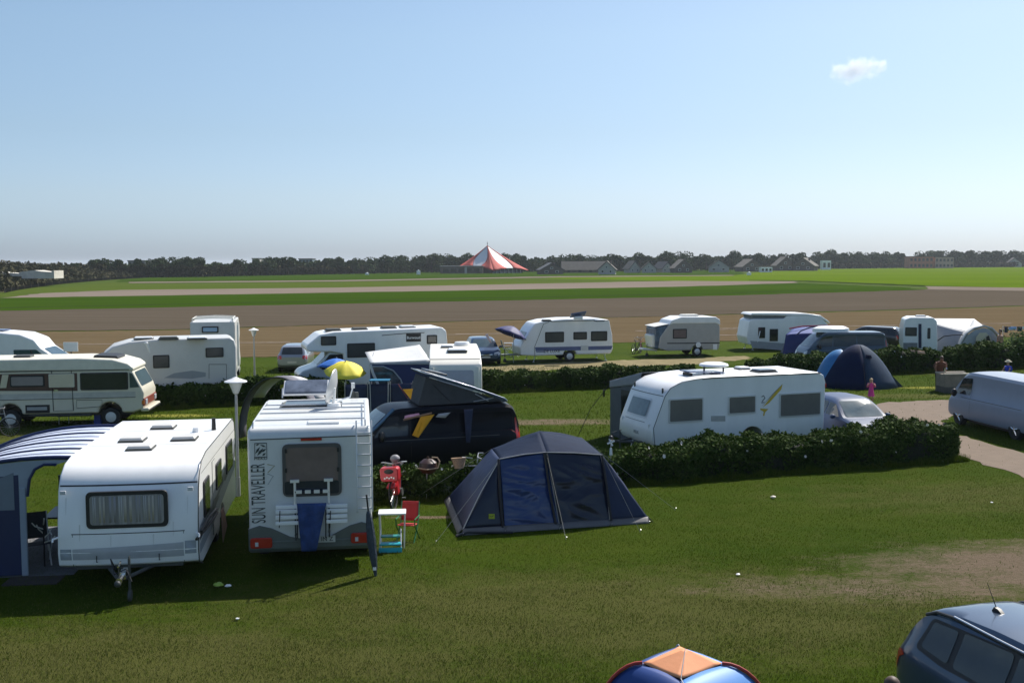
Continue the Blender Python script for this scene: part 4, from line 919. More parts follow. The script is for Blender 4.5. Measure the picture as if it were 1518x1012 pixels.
# roof fittings
ZR = 2.80
for s in (-1, 1): q = MB(); q.tube([(-3.0, s*1.08, ZR), (-2.95, s*1.08, ZR+.10), (.2, s*1.08, ZR+.10), (.3, s*1.08, ZR)], .016, 6); q.build('roof_rail', ALU, c2)
for x in (-2.6, -1.6, -.9, -.3): q = MB(); q.cyl((x, -1.08, ZR+.09), (x, 1.08, ZR+.09), .018, n=6); q.build('cross_bar', ALU, c2)
p = hit(c2, 480, 627, 'z', ZR); q = MB(); q.box((p.x+.1, p.y, ZR+.02), (.55, .62, .05)); q.build('access_panel', WHITE, c2, bevel=.01)
p = hit(c2, 468, 603, 'z', ZR); sk = vent(c2, p.x+.2, p.y+.1, ZR, .9, 1.35, 'skylight', lid=GLASS)
p = hit(c2, 457, 588, 'z', ZR); q = MB(); q.box((p.x+.25, p.y+.05, ZR+.22), (.62, 1.0, .05), ry=-22); so = q.build('raised_skylight', mat('skylight_acrylic', (.10, .12, .16), .12, var=.4, spec=.5), c2, bevel=.015)
q = MB(); q.box((p.x+.25, p.y+.05, ZR+.19), (.70, 1.08, .04), ry=-22); q.build('frame', ALU, so, smooth=0)
for s in (-1, 1): q = MB(); q.tube([(p.x-.1, p.y+s*.6, ZR), (p.x, p.y+s*.6, ZR+.22)], .015, 6); q.build('stay', ALU, so)
p = hit(c2, 495, 605, 'z', ZR)
dd = bpy.data.objects.new('satellite_dish', None); COL.objects.link(dd); dd.parent = c2
q = MB(); q.lathe([(.02, -.06), (.22, -.03), (.44, .05), (.445, .07), (.42, .07), (.2, -.0), (.02, -.02)], n=28, axis='x')
dv = [Matrix.Rotation(R(79), 3, 'Z') @ Matrix.Rotation(R(-14), 3, 'Y') @ Vector(v) for v in q.v]; q.v = [(v.x*.9+p.x+.1, v.y*.9+p.y, v.z*.9+ZR+.46) for v in dv]; q.build('reflector', ALU, dd)
q = MB(); q.cyl((p.x, p.y, ZR), (p.x, p.y, ZR+.12), .16, .14, 16); q.tube([(p.x, p.y, ZR+.1), (p.x, p.y-.02, ZR+.45)], .035, 8); q.tube([(p.x, p.y, ZR+.14), (p.x+.35, p.y-.35, ZR+.2), (p.x+.42, p.y-.42, ZR+.42)], .018, 6); q.box((p.x+.42, p.y-.42, ZR+.45), (.08, .08, .12)); q.build('mount', WHITE, dd)
p = hit(c2, 522, 589, 'z', ZR); q = MB(); q.cyl((p.x, p.y, ZR), (p.x, p.y, ZR+.15), .04, n=8); q.cyl((p.x+.05, p.y-.1, ZR), (p.x+.05, p.y-.1, ZR+.12), .05, n=8); q.build('roof_flue', DGREY, c2)
# ---------------------------------------------------------------- 3 white caravan with bird decal, right of centre
W3 = 2.3
c3 = fit((3.1, W3/2, 0), (4.15, 32.35, 0), (-3.1, W3/2, 0), (10.1, 34.5, 0), 'caravan', 'white caravan with yellow swoosh and long roof behind the near hedge', 'caravan')
pr = [(-3.15, .42)]+arch(-.5, .42, .42)[::-1]+[(2.95, .40), (3.08, .60), (3.05, .95), (2.66, 1.92), (2.46, 2.16), (2.15, 2.30), (1.6, 2.40), (1.0, 2.44), (-2.9, 2.44), (-3.12, 2.34), (-3.2, 2.1)]
b3 = bowed(c3, pr, W3, WHITE, .035, .06); V3 = bvh_of(b3)
q = MB(); q.tube([(1.3, W3/2+.01, 2.39), (1.0, W3/2+.01, 2.41), (-3.0, W3/2+.01, 2.41)], .018, 6); q.build('awning_rail', BLACK, c3)
q = MB(); q.tube([(x, W3/2+.003, z) for x, z in [(2.92, .42), (2.97, .95), (2.58, 1.92), (2.40, 2.15), (2.0, 2.33), (1.3, 2.41)]], .01, 5); q.build('edge_trim', DGREY, c3)
for r_ in ((991, 591, 1042, 624), (1079, 587, 1120, 612), (1155, 583, 1216, 615)): win(c3, 'y', W3/2, r_, mat('grey_blind_glass', (.16, .155, .145), .2, var=.08), ALU, .045, .05, .035)
pband(c3, 'y', W3/2, [(1054, 616), (1075, 616), (1075, 624), (1054, 624)], mat('vent_grille', (.42, .42, .40), .6), 'fridge_vent', .012)
pband(c3, 'y', W3/2, [(1024, 645), (1042, 645), (1042, 652), (1024, 652)], ALU, 'locker_hatch', .014)
YD = mat('yellow_decal', (.62, .42, .04), .5); BD = mat('black_decal', (.03, .03, .03), .5)
pband(c3, 'y', W3/2, [(1160, 569), (1158, 577), (1140, 597), (1131, 603), (1143, 588)], YD, 'swoosh_decal', .005)
pband(c3, 'y', W3/2, [(1130, 601), (1146, 583), (1160, 569), (1145, 585)], BD, 'swoosh_outline', .008)
pband(c3, 'y', W3/2, [(1127, 605), (1139, 606), (1134, 611), (1133, 616), (1131, 616), (1132, 610), (1127, 607)], YD, 'bird_decal', .005)
q = MB(); qq = [hit(c3, x, y, 'y', W3/2+.006) for x, y in ((1129, 588), (1132, 586), (1134, 590), (1131, 593), (1129, 597), (1133, 596))]; q.tube(qq, .012, 5); q.build('bird_outline', BD, c3)
# front: tilted window, locker hatch
panel('window_frame', V3, rounded([(-.78, 1.17), (.62, 1.17), (.60, 1.78), (-.76, 1.78)], .08), '+x', ALU, c3, .012, .15)
wf = panel('window', V3, rounded([(-.70, 1.23), (.54, 1.23), (.53, 1.72), (-.69, 1.72)], .06), '+x', mat('blue_grey_glass', (.10, .15, .17), .08, var=.2, spec=.8), c3, .03, .15)
for (y0, y1, z0, z1) in ((-.75, .6, 1.06, 1.075), (-.75, -.74, .55, 1.06), (.59, .6, .55, 1.06), (-1.1, 1.1, 1.90, 1.92)):
    panel('seam', V3, [(y0, z0), (y1, z0), (y1, z1), (y0, z1)], '+x', DGREY, c3, .005, .3)
text('front_lettering', 'FELIX', SILV, c3, (3.085, .2, .72), (90, 0, 90), .14, .003)
for s in (-1, 1): q = MB(); q.box((2.56, s*.95, 2.06), (.05, .05, .16)); q.build('marker_lamp', DGREY, c3, bevel=.01); q = MB(); q.box((3.0, s*.92, 1.0), (.05, .05, .12)); q.build('grab_handle', WHITE, c3, bevel=.01)
for s in (-1, 1): wheel(c3, -.5, s*(W3/2-.18), .32, .19, cap=True)
drawbar(c3, 2.95, .42, .9, mt=DGREY); legs(c3, (-2.7, 2.6), W3)
p = hit(c3, 1058, 552, 'z', 2.44); q = MB()
for dx in (-.35, .35): q.cyl((p.x+dx, p.y, 2.42), (p.x+dx, p.y, 2.64), .03, n=8)
q.build('dome_legs', BLACK, c3); q = MB(); q.lathe([(.02, 2.78), (.3, 2.765), (.45, 2.72), (.47, 2.66), (.4, 2.64), (.02, 2.64)], (p.x, p.y, 0), 24); q.build('flat_antenna', WHITE, c3)
p = hit(c3, 1040, 554, 'z', 2.44); q = MB(); q.box((p.x, p.y, 2.52), (1.25, .62, .04), ry=-3); q.build('solar_panel', mat('solar_cells', (.06, .09, .20), .15, spec=.9), c3, bevel=.01)
for dx in (-.5, .5): q = MB(); q.box((p.x+dx, p.y, 2.46), (.08, .5, .08)); q.build('panel_bracket', BLACK, c3, smooth=0)
p = hit(c3, 1132, 551, 'z', 2.44); vent(c3, p.x, p.y, 2.44, .7, .55, lid=GLASS); p = hit(c3, 1100, 547, 'z', 2.44); vent(c3, p.x, p.y, 2.44, .4, .4)
q = MB(); q.box((-3.2, W3/2-.02, 2.0), (.04, .06, .12)); q.build('tail_marker', RED, c3, smooth=0)
for s in (-1, 1): q = MB(); q.box((-3.18, s*.9, .8), (.05, .18, .4)); q.build('tail_light', RED, c3, bevel=.01)
# ---------------------------------------------------------------- 4 white caravan with blue stripe (second row)
W4 = 2.3
X0 = pix(795, 530, .3); 
c4 = fit((2.2, W4/2, 0), (X0.x, X0.y, 0), (-2.4, W4/2, 0), (X0.x+4.6*math.cos(R(13)), X0.y+4.6*math.sin(R(13)), 0), 'caravan', 'white caravan with long blue stripe beside the navy parasol', 'caravan')
pr = [(-2.45, .42)]+arch(.12, .4, .42)[::-1]+[(2.3, .40), (3.15, .46), (3.18, .95), (2.55, 2.0), (2.25, 2.35), (1.6, 2.50), (.4, 2.58), (-1.6, 2.58), (-2.35, 2.48), (-2.55, 1.6), (-2.6, .7)]
b4 = body(c4, pr, W4, WHITE, .08); V4 = bvh_of(b4)
for r_ in ((808, 492, 836, 507), (850, 492, 870, 503), (876, 491, 900, 505)): win(c4, 'y', W4/2, r_, SMOKE, BLACK, .07, .06)
BS = mat('blue_stripe', (.10, .13, .26), .4)
pband(c4, 'y', W4/2, [(793, 514.5), (908, 512.5), (906, 518), (794, 520.5)], BS, 'stripe'); pband(c4, 'y', W4/2, [(795, 521), (808, 520.7), (808, 522), (795, 522.4)], BS, 'stripe')
pband(c4, 'y', W4/2, [(861, 512), (872, 512), (872, 519), (861, 519)], ALU, 'hatch', .014); p = hit(c4, 818, 520.5, 'y', W4/2); text('side_lettering', 'DE LUXE', BLACK, c4, (p.x, W4/2+.004, p.z), (90, 0, 180), .26, .003)
q = MB(); q.tube([(2.28, W4/2+.005, .42), (2.32, W4/2+.005, .9), (1.75, W4/2+.005, 2.3), (1.4, W4/2+.005, 2.42)], .014, 5); q.tube([(1.3, W4/2+.01, 2.44), (-2.3, W4/2+.01, 2.46)], .02, 5); q.build('edge_trim', DGREY, c4)
panel('front_window', V4, rounded([(-.8, 1.35), (.8, 1.35), (.75, 1.8), (-.75, 1.8)], .08), '+x', GLASS, c4, .012, .15)
for s in (-1, 1): wheel(c4, .12, s*(W4/2-.14), .33, .19, cap=True)
drawbar(c4, 3.1, .42, 1.1); legs(c4, (-2.1, 2.2), W4)
p = hit(c4, 857, 473, 'z', 2.58); q = MB(); q.box((p.x, p.y, 2.86), (.95, .5, .05), ry=8, rx=30); q.build('solar_panel', mat('solar_cells', (.06, .09, .20), .15), c4, bevel=.01); q = MB(); q.box((p.x, p.y, 2.66), (.5, .35, .2)); q.build('roof_unit', WHITE, c4, bevel=.04)
for px_ in (810, 888): p = hit(c4, px_, 476, 'z', 2.56); vent(c4, p.x, p.y, 2.57, .5, .5, lid=DGREY if px_ == 810 else WHITE)
# ---------------------------------------------------------------- 5 beige caravan
X0 = pix(990, 522, .3); W5 = 2.1
c5 = fit((1.95, W5/2, 0), (X0.x, X0.y, 0), (-1.4, W5/2, 0), (X0.x+3.2*math.cos(R(11)), X0.y+3.2*math.sin(R(11)), 0), 'caravan', 'small beige caravan with white roof and blue front tent in second row', 'caravan')
pr = [(-1.42, .40)]+arch(.0, .36, .40)[::-1]+[(1.98, .38), (2.55, .55), (2.45, 1.25), (1.85, 2.05), (1.6, 2.12), (-1.25, 2.12), (-1.5, 1.9), (-1.5, .7)]
GRB = mat('beige_side', (.43, .41, .38), .45, var=.05); b5 = body(c5, pr, W5, GRB, .06); V5 = bvh_of(b5)
q = MB(); q.prism([(1.88, 2.02), (1.7, 2.30), (1.1, 2.5), (-1.2, 2.48), (-1.5, 2.30), (-1.52, 1.95), (-1.2, 2.08), (1.6, 2.09)], -W5/2-.03, W5/2+.03); q.build('roof', WHITE, c5, bevel=.06, seg=3)
win(c5, 'y', W5/2, (997.5, 487.5, 1018, 501.5), BROWNG, BLACK, .06, .05)
pband(c5, 'y', W5/2, [(989, 508), (1067, 507.5), (1067, 509), (989, 509.5)], BLACK, 'stripe'); pband(c5, 'y', W5/2, [(1057, 510), (1063, 510), (1063, 518), (1057, 518)], WHITE, 'hatch', .012)
p = hit(c5, 1035, 511, 'y', W5/2); q = MB(); q.cyl((p.x, W5/2, p.z), (p.x, W5/2+.04, p.z), .17, n=18); q.build('round_hatch', WHITE, c5)
for s in (-1, 1): wheel(c5, 0, s*(W5/2-.1), .31, .18, cap=True)
p = MB(); p.box((.2, .0, 2.56), (1.2, .7, .12), taper=.8); p.build('roof_light', CREAMW, c5, bevel=.03)
drawbar(c5, 2.3, .4, 1.0); q = MB(); q.box((3.0, .3, .45), (1.1, .5, .14), rz=15, ry=-6); q.build('drawbar_cover', WHITE, c5, bevel=.04)
q = MB(); q.prism([(1.95, .5), (2.75, .5), (2.75, 1.85), (1.9, 2.0)], -W5/2+.1, W5/2-.08); q.build('front_storage_tent', mat('blue_grey_film', (.09, .14, .20), .25, var=.6, scale=1.5, bump=.4, bscale=3), c5, bevel=.1)
q = MB(); q.box((2.35, 0, 1.98), (.95, 1.95, .04), ry=10); q.build('tent_roof', LGREYT, c5, bevel=.015)
q = MB(); q.box((2.82, .2, 1.0), (.3, 1.3, .8), ry=8); q.build('front_locker', CREAMW, c5, bevel=.08)
# ---------------------------------------------------------------- 6 pop-top caravan
W6 = 2.15; X0 = pix(1110, 513, .3)
c6 = fit((2.75, W6/2, 0), (X0.x, X0.y, 0), (-2.75, W6/2, 0), (X0.x+5.8*math.cos(R(6)), X0.y+5.8*math.sin(R(6)), 0), 'caravan', 'white caravan with raised grey pop top beside the blue awning', 'caravan')
pr = [(-2.75, .40)]+arch(-.1, .36, .40)[::-1]+[(2.78, .40), (2.92, .9), (2.72, 2.0), (2.5, 2.12), (.3, 2.12), (.15, 2.30), (-1.2, 2.28), (-2.3, 2.12), (-2.85, 1.6), (-2.9, .8)]
b6 = body(c6, pr, W6, WHITE, .07)
q = MB(); q.prism([(2.45, 2.08), (2.5, 2.32), (2.5, 2.38), (-.2, 2.25), (-.2, 2.08)], -W6/2+.15, W6/2-.15); q.build('pop_top_canvas', mat('grey_canvas', (.16, .18, .19), .8), c6, smooth=0)
q = MB(); q.prism([(2.68, 2.38), (2.5, 2.52), (1.2, 2.52), (-1.2, 2.46), (-2.2, 2.32), (-2.75, 1.95), (-2.92, 1.75), (-2.2, 2.1), (-1.2, 2.26), (-.2, 2.3), (2.5, 2.37)], -W6/2+.0, W6/2-.0); q.build('pop_top', WHITE, c6, bevel=.05, seg=3)
for r_ in ((1124, 485, 1134, 501), (1141, 487.5, 1153, 505.5)): win(c6, 'y', W6/2, r_, GLASS, BLACK, .04, .03)
pband(c6, 'y', W6/2, [(1112, 505), (1168, 509), (1168, 519.5), (1115, 515.5)], mat('grey_skirting', (.34, .36, .38), .6), 'lower_band', .01)
legs(c6, (-2.3, 2.3), W6, .45); q = MB(); q.tube([(2.0, W6/2+.05, 1.3), (2.25, W6/2+.3, .6)], .03, 6); q.build('awning_strut', WHITE, c6)
for s in (-1, 1): wheel(c6, -.1, s*(W6/2-.12), .31, .18, cap=True)
# ---------------------------------------------------------------- 7 caravan at the right with grey awning
W7 = 2.2; X0 = pix(1341, 524, .3)
c7 = fit((2.6, W7/2, 0), (X0.x, X0.y, 0), (-2.6, W7/2, 0), (X0.x+5.2*math.cos(R(-14)), X0.y+5.2*math.sin(R(-14)), 0), 'caravan', 'white caravan with dark door joined to the pale grey awning, far right', 'caravan')
pr = [(.75, .3), (2.55, .3), (2.72, .8), (2.72, 1.9), (2.6, 2.4), (2.3, 2.52), (1.0, 2.52), (.78, 2.3), (.72, .8)]
b7 = body(c7, pr, W7, WHITE, .07); V7 = bvh_of(b7)
win(c7, 'y', W7/2, (1342, 485, 1359, 498), SMOKE, BLACK, .05, .04); win(c7, 'y', W7/2, (1375, 486, 1379, 502), SMOKE, BLACK, .04, .04)
pband(c7, 'y', W7/2, [(1361.5, 480), (1366, 480), (1366, 516), (1361.5, 516)], NAVY, 'door_curtain', .02); pband(c7, 'y', W7/2, [(1339, 508), (1360, 508), (1360, 522), (1339, 522)], mat('grey_shade_mesh', (.22, .23, .24), .7, var=.4, scale=2), 'wheel_apron', .02)
vent(c7, 1.6, 0, 2.52, .6, .5); 
# ---------------------------------------------------------------- 8 caravan end-on behind the black camper, with its blue awning
W8 = 2.05; A = atY(636, 533, 41.8)
c8 = fit((2.5, -W8/2, 0), (A.x, A.y, 0), (2.5, W8/2, 0), (A.x+math.cos(R(4)), A.y+math.sin(R(4)), 0), 'caravan', 'cream white caravan end behind the black camper van, joined to a blue awning', 'caravan')
pr = [(-2.7, .45), (2.65, .45), (2.72, 1.2), (2.62, 1.78), (2.55, 2.0), (2.3, 2.18), (1.2, 2.42), (-2.5, 2.46), (-2.7, 2.2)]
b8 = body(c8, pr, W8, CREAMW, .06); V8_ = bvh_of(b8)
panel('seam', V8_, [(-.98, 2.19), (.98, 2.19), (.98, 2.21), (-.98, 2.21)], '+x', DGREY, c8, .006, .3)
panel('front_window', V8_, rounded([(-.72, 1.0), (.72, 1.0), (.7, 1.80), (-.7, 1.80)], .1), '+x', mat('pale_film', (.40, .40, .45), .35, var=.05), c8, .02, .2)
for s in (-1, 1): q = MB(); q.tube([(2.62, s*.88, 1.92), (2.72, s*.88, 1.2), (2.70, s*.88, .6)], .05, 8); q.build('corner_moulding', CREAMW, c8)
vent(c8, 1.0, .1, 2.44, .8, .8, lid=WHITE); vent(c8, -.6, -.3, 2.46, .5, .5); q = MB(); q.lathe([(.02, 2.62), (.3, 2.6), (.34, 2.5), (.3, 2.44)], (-1.6, .35, 0), 20); q.build('roof_dome', WHITE, c8)
for s in (-1, 1): wheel(c8, -.3, s*(W8/2-.12), .31, .18, cap=True)
# ---------------------------------------------------------------- vintage motorhome, left
W9 = 2.2; A = pix(206, 617, .35)
c9 = fit((3.2, -W9/2, 0), (A.x-.1, A.y, 0), (-3.3, -W9/2, 0), (A.x-6.5*math.cos(R(7)), A.y-6.5*math.sin(R(7)), 0), 'vintage_motorhome', 'cream vintage motorhome with brown window band at the left edge', 'motorhome')
AX = -W9/2
pr = [(-3.6, .50), (-2.9, .50)]+arch(-1.25, .42, .50)[::-1]+[(.6, .50)]+arch(2.28, .42, .50)[::-1]+[(3.1, .50), (3.45, .62), (3.5, 1.2), (3.42, 1.42), (3.1, 2.05), (2.9, 2.12), (-3.6, 2.12)]
b9 = body(c9, pr, W9, IVORY, .08); V9 = bvh_of(b9)
q = MB(); q.prism([(3.12, 2.02), (3.16, 2.16), (2.95, 2.32), (2.4, 2.48), (1.2, 2.54), (-3.3, 2.52), (-3.65, 2.3), (-3.65, 2.10), (2.9, 2.06)], -W9/2-.03, W9/2+.03); q.build('roof', mat('ivory_roof', (.70, .67, .56), .4), c9, bevel=.12, seg=4)
BRB = mat('brown_band', (.085, .04, .028), .4, var=.1)
panel('window_band', V9, [(-3.5, 1.42), (1.15, 1.34), (1.15, 2.0), (-3.5, 2.0)], '-y', BRB, c9, .008, .6)
LC = mat('lower_stripe', (.50, .49, .44), .45, var=.12); panel('stripe', V9, [(-3.5, 1.05), (3.2, 1.08), (3.2, 1.28), (-3.5, 1.26)], '-y', LC, c9, .007, .6)
q = MB(); q.tube([(-3.5, AX-.01, 1.04), (3.2, AX-.01, 1.07)], .012, 5); q.tube([(-3.5, AX-.02, 2.08), (3.0, AX-.02, 2.10)], .02, 5); q.build('rub_strip', DGREY, c9)
for (u0, u1, z0, z1, mm) in ((-3.4, -2.85, 1.48, 1.95, CREAMC), (-2.7, -1.65, 1.5, 1.96, mat('net_curtain', (.22, .19, .16), .5, var=.3, stretch=(8, 1, 1))), (-1.2, 0.0, 1.52, 1.94, mat('half_blind', (.25, .22, .21), .4)), (1.25, 2.95, 1.36, 2.0, GLASS)):
    winl(c9, 'y', AX, u0, u1, z0, z1, mm, BLACK, .05, .06, .03)
for u in (-1.55, -2.86): band(c9, 'y', AX-.04, [(u, 1.5), (u+.22, 1.5), (u+.32, 1.98), (u+.1, 1.98)], CREAMC, 'curtain', .012)
winl(c9, 'y', AX, .15, 1.05, 1.48, 1.98, CREAMC, IVORY, .03, .04, .03)
q = MB(); d0, d1 = .28, .98
q.tube([(d0, AX-.012, .62), (d0-.03, AX-.012, 2.2), (d1-.03, AX-.012, 2.2), (d1, AX-.012, .62)], .013, 5, closed=True); q.build('door_seal', BLACK, c9)
q = MB(); q.box((d0+.12, AX-.03, 1.38), (.14, .03, .05)); q.build('door_handle', CHROME, c9, smooth=0)
q = MB(); q.bb(-.7, .15, AX-.012, AX, .55, .85); q.build('locker_opening', BLACK, c9, smooth=0); q = MB(); q.box((-.28, AX-.05, .72), (.7, .03, .12)); q.build('locker_flap', mat('grey_flap', (.35, .36, .36), .5), c9, smooth=0)
q = MB(); q.tube(rounded_pts := [(1.1, AX-.01, .7), (1.1, AX-.01, 1.0), (2.0, AX-.01, 1.0), (2.0, AX-.01, .75)], .01, 5, closed=True); q.build('locker_seam', DGREY, c9)
panel('windscreen', V9, rounded([(-.98, 1.46), (.98, 1.46), (.92, 1.98), (-.92, 1.98)], .12), '+x', SCREEN, c9, .01, .12)
panel('side_screen', V9, [(3.0, 1.42), (3.34, 1.44), (3.1, 1.95), (3.0, 1.98)], '-y', SCREEN, c9, .008, .12)
q = MB(); q.prism([(-1.06, .52), (1.06, .52), (1.08, .66), (-1.08, .66)], 3.35, 3.66, axis='x'); q.build('front_bumper', IVORY, c9, bevel=.05)
q = MB(); q.prism([(-1.0, .54), (1.0, .54), (1.0, .60), (-1.0, .60)], 3.6, 3.675, axis='x'); q.build('bumper_rubber', BLACK, c9, smooth=0)
q = MB(); q.prism([(-1.08, .72), (1.08, .72), (1.08, 1.02), (-1.08, 1.02)], 3.28, 3.51, axis='x'); q.build('lamp_band', mat('red_brown_front', (.20, .05, .03), .4), c9, bevel=.03)
for s in (-1, 1): q = MB(); q.box((3.52, s*.80, .87), (.05, .30, .2)); q.build('headlight', LENSC, c9, bevel=.03); q = MB(); q.box((3.4, s*1.07, .87), (.2, .05, .16)); q.build('indicator', mat('orange_lens', (.6, .18, .03), .25), c9, bevel=.02)
for x_ in (-1.25, 2.28):
    for s in (-1, 1): wheel(c9, x_, s*(W9/2-.16), .34, .2, rim=GREYW, cap=True)
q = MB(); q.bb(-3.2, 3.0, -.85, .85, .40, .6); q.build('chassis', BLACK, c9, smooth=0)
q = MB(); q.prism([(1.6, 2.50), (2.5, 2.47), (2.45, 2.56), (1.65, 2.60)], -.6, .6, axis='y'); q.build('roof_hatch', BLACK, c9, smooth=0)
q = MB(); q.box((-1.0, -.1, 2.56), (.6, .5, .1)); q.build('roof_vent', DGREY, c9, bevel=.02)
q = MB(); q.tube([(-.6, AX+.1, .45), (1.6, AX+.1, .43)], .05, 6); q.build('side_step', DGREY, c9)
# ---------------------------------------------------------------- grey-white integrated motorhome behind the hedge
Wg = 2.25; A = atY(153, 530, 44.2)
c10 = fit((2.9, Wg/2, 0), (A.x, A.y, 0), (-2.9, Wg/2, 0), (A.x+5.8*math.cos(R(18)), A.y+5.8*math.sin(R(18)), 0), 'motorhome', 'grey white rounded motorhome behind the hedge, second from the left', 'motorhome')
pr = [(-2.4, .5), (-1.8, .5)]+arch(-1.2, .42, .5)[::-1]+[(1.3, .5)]+arch(2.2, .42, .5)[::-1]+[(2.9, .5), (3.2, .8), (3.15, 1.3), (3.1, 1.9), (2.95, 2.25), (2.55, 2.58), (1.9, 2.76), (.9, 2.84), (-2.15, 2.84), (-2.35, 2.75), (-2.42, 2.4)]
bg_ = body(c10, pr, Wg, GREYW, .10); Vg = bvh_of(bg_)
for r_ in ((226.5, 526.5, 251.5, 545), (304.5, 515.5, 331.5, 529)): win(c10, 'y', Wg/2, r_, SMOKE, BLACK, .05, .05)
panel('windscreen', Vg, rounded([(-1.0, 1.45), (1.0, 1.45), (.9, 2.1), (-.9, 2.1)], .15), '+x', SCREEN, c10, .01, .15)
panel('cab_window', Vg, rounded([(1.75, 1.5), (2.6, 1.5), (2.5, 2.05), (1.8, 2.1)], .1), '+y', GLASS, c10, .01, .2)
pband(c10, 'y', Wg/2, [(243, 560), (258, 553), (285, 549), (305, 552), (305, 558), (285, 561)], SILV, 'wave_decal'); pband(c10, 'y', Wg/2, [(309.5, 540), (310.2, 540), (310.2, 561), (309.5, 561)], DGREY, 'door_seam'); pband(c10, 'y', Wg/2, [(309.5, 539.5), (336, 539.5), (336, 540.3), (309.5, 540.3)], DGREY, 'door_seam'); pband(c10, 'y', Wg/2, [(335.3, 540), (336, 540), (336, 561), (335.3, 561)], DGREY, 'door_seam')
for s in (-1, 1): wheel(c10, -1.2, s*(Wg/2-.14), .34, .2, cap=True); wheel(c10, 2.2, s*(Wg/2-.14), .34, .2, cap=True)
for px_, mm in ((213, WHITE), (250, DGREY), (292, WHITE)): p = hit(c10, px_, 502, 'z', 2.84); vent(c10, p.x, p.y, 2.84, .8, .6, lid=mm)
q = MB(); q.box((1.25, .95, 2.5), (.12, .5, .5), rz=35, ry=20); q.build('wing_mirror', WHITE, c10, bevel=.04)
# ---------------------------------------------------------------- tall motorhome behind it (white box with roof rails)
A = atY(282, 500, 52)
c11 = fit((-3, 1.05, 0), (A.x, A.y, 0), (-3, -1.05, 0), (A.x+math.cos(R(12)), A.y+math.sin(R(12)), 0), 'motorhome', 'tall boxy motorhome with luggage rails, standing behind the grey one', 'motorhome')
pr = [(-3.0, .5), (-2.4, .5)]+arch(-1.7, .42, .5)[::-1]+[(1.4, .5)]+arch(2.3, .4, .5)[::-1]+[(3.0, .5), (3.2, .9), (2.6, 1.3), (2.2, 1.9), (2.8, 2.1), (2.8, 2.7), (1.5, 3.15), (-2.95, 3.15)]
body(c11, pr, 2.1, GREYW, .05)
win(c11, 'x', -3.0, (299, 484, 324, 493), mat('sky_blue_film', (.28, .45, .62), .15), BLACK, .06, .05)
for s in (-1, 1): q = MB(); q.tube([(-2.9, s*.95, 3.15), (-2.9, s*.95, 3.3), (-.3, s*.95, 3.3), (-.3, s*.95, 3.15)], .025, 6); q.build('roof_rail', CREAMW, c11)
for x_ in (-2.9, -2.0, -1.2, -.3): q = MB(); q.tube([(x_, -.95, 3.3), (x_, 0, 3.34), (x_, .95, 3.3)], .022, 6); q.build('roof_rail', CREAMW, c11)
q = MB(); q.tube([(-3.12, -1.18, 3.0), (-3.12, -1.18, 1.0)], .04, 6); q.tube([(-2.8, -1.18, 3.1), (-2.8, -1.18, 1.0)], .04, 6)
for k in range(6): q.tube([(-3.12, -1.18, 1.1+k*.33), (-2.8, -1.18, 1.1+k*.33)], .02, 6)
q.build('ladder', CREAMW, c11)
for s in (-1, 1): wheel(c11, -1.7, s*.92, .34, .2, cap=True); wheel(c11, 2.3, s*.92, .34, .2, cap=True)
# ---------------------------------------------------------------- alcove motorhome in the second row
Wa = 2.3; A = atY(442, 552, 47.5)
c12 = fit((3.4, Wa/2, 0), (A.x, A.y, 0), (-3.4, Wa/2, 0), (A.x+6.8*math.cos(R(17)), A.y+6.8*math.sin(R(17)), 0), 'motorhome', 'white motorhome with overcab bed and black name panel, centre left', 'motorhome')
pr = [(-3.3, .5), (-2.6, .5)]+arch(-1.9, .42, .5)[::-1]+[(1.3, .5), (1.4, 1.9), (1.9, 2.02), (2.9, 2.05), (3.05, 2.15), (3.0, 2.35), (2.4, 2.82), (1.8, 2.92), (-3.15, 3.02), (-3.35, 2.85), (-3.4, 2.3)]
body(c12, pr, Wa, WHITE, .08)
cabp = [(1.1, .45), (1.75, .45)]+arch(2.35, .42, .45)[::-1]+[(3.1, .45), (3.35, .6), (3.38, 1.0), (3.2, 1.2), (2.6, 1.38), (1.95, 2.03), (1.1, 2.03)]
q = MB(); q.prism(cabp, -Wa/2+.14, Wa/2-.14); cb_ = q.build('cab', mat('cab_paint', (.52, .58, .60), .3, coat=.4), c12, bevel=.09, seg=3); Vc = bvh_of(cb_)
panel('windscreen', Vc, rounded([(-.82, 1.45), (.82, 1.45), (.75, 1.98), (-.75, 1.98)], .1), '+x', SCREEN, c12, .012, .15)
panel('door_window', Vc, rounded([(1.35, 1.3), (2.45, 1.3), (2.0, 1.9), (1.35, 1.9)], .06), '+y', GLASS, c12, .01, .2); panel('door_window', Vc, rounded([(1.35, 1.3), (2.45, 1.3), (2.0, 1.9), (1.35, 1.9)], .06), '-y', GLASS, c12, .01, .2)
q = MB(); q.box((2.3, Wa/2+.02, 1.42), (.16, .22, .32)); q.build('wing_mirror', BLACK, c12, bevel=.04)
for r_ in ((475.5, 498.5, 498.5, 511.5), (514.5, 509, 556, 529), (632.5, 496.5, 648, 509.5)): win(c12, 'y', Wa/2, r_, SMOKE, BLACK, .06, .05)
pband(c12, 'y', Wa/2, [(602, 494.5), (624, 494), (624, 506), (602, 506.5)], BLACK, 'name_panel', .012)
p = hit(c12, 613, 500.4, 'y', Wa/2); text('panel_lettering', 'Burwoud', WHITE, c12, (p.x, Wa/2+.020, p.z), (90, 0, 180), .17, .003, off=.003)
q = MB(); g = [hit(c12, x, y, 'y', Wa/2+.005) for x, y in ((566, 497), (600, 494), (629, 493))]; q.tube(g, .018, 5); q.build('swoosh_line', DGREY, c12)
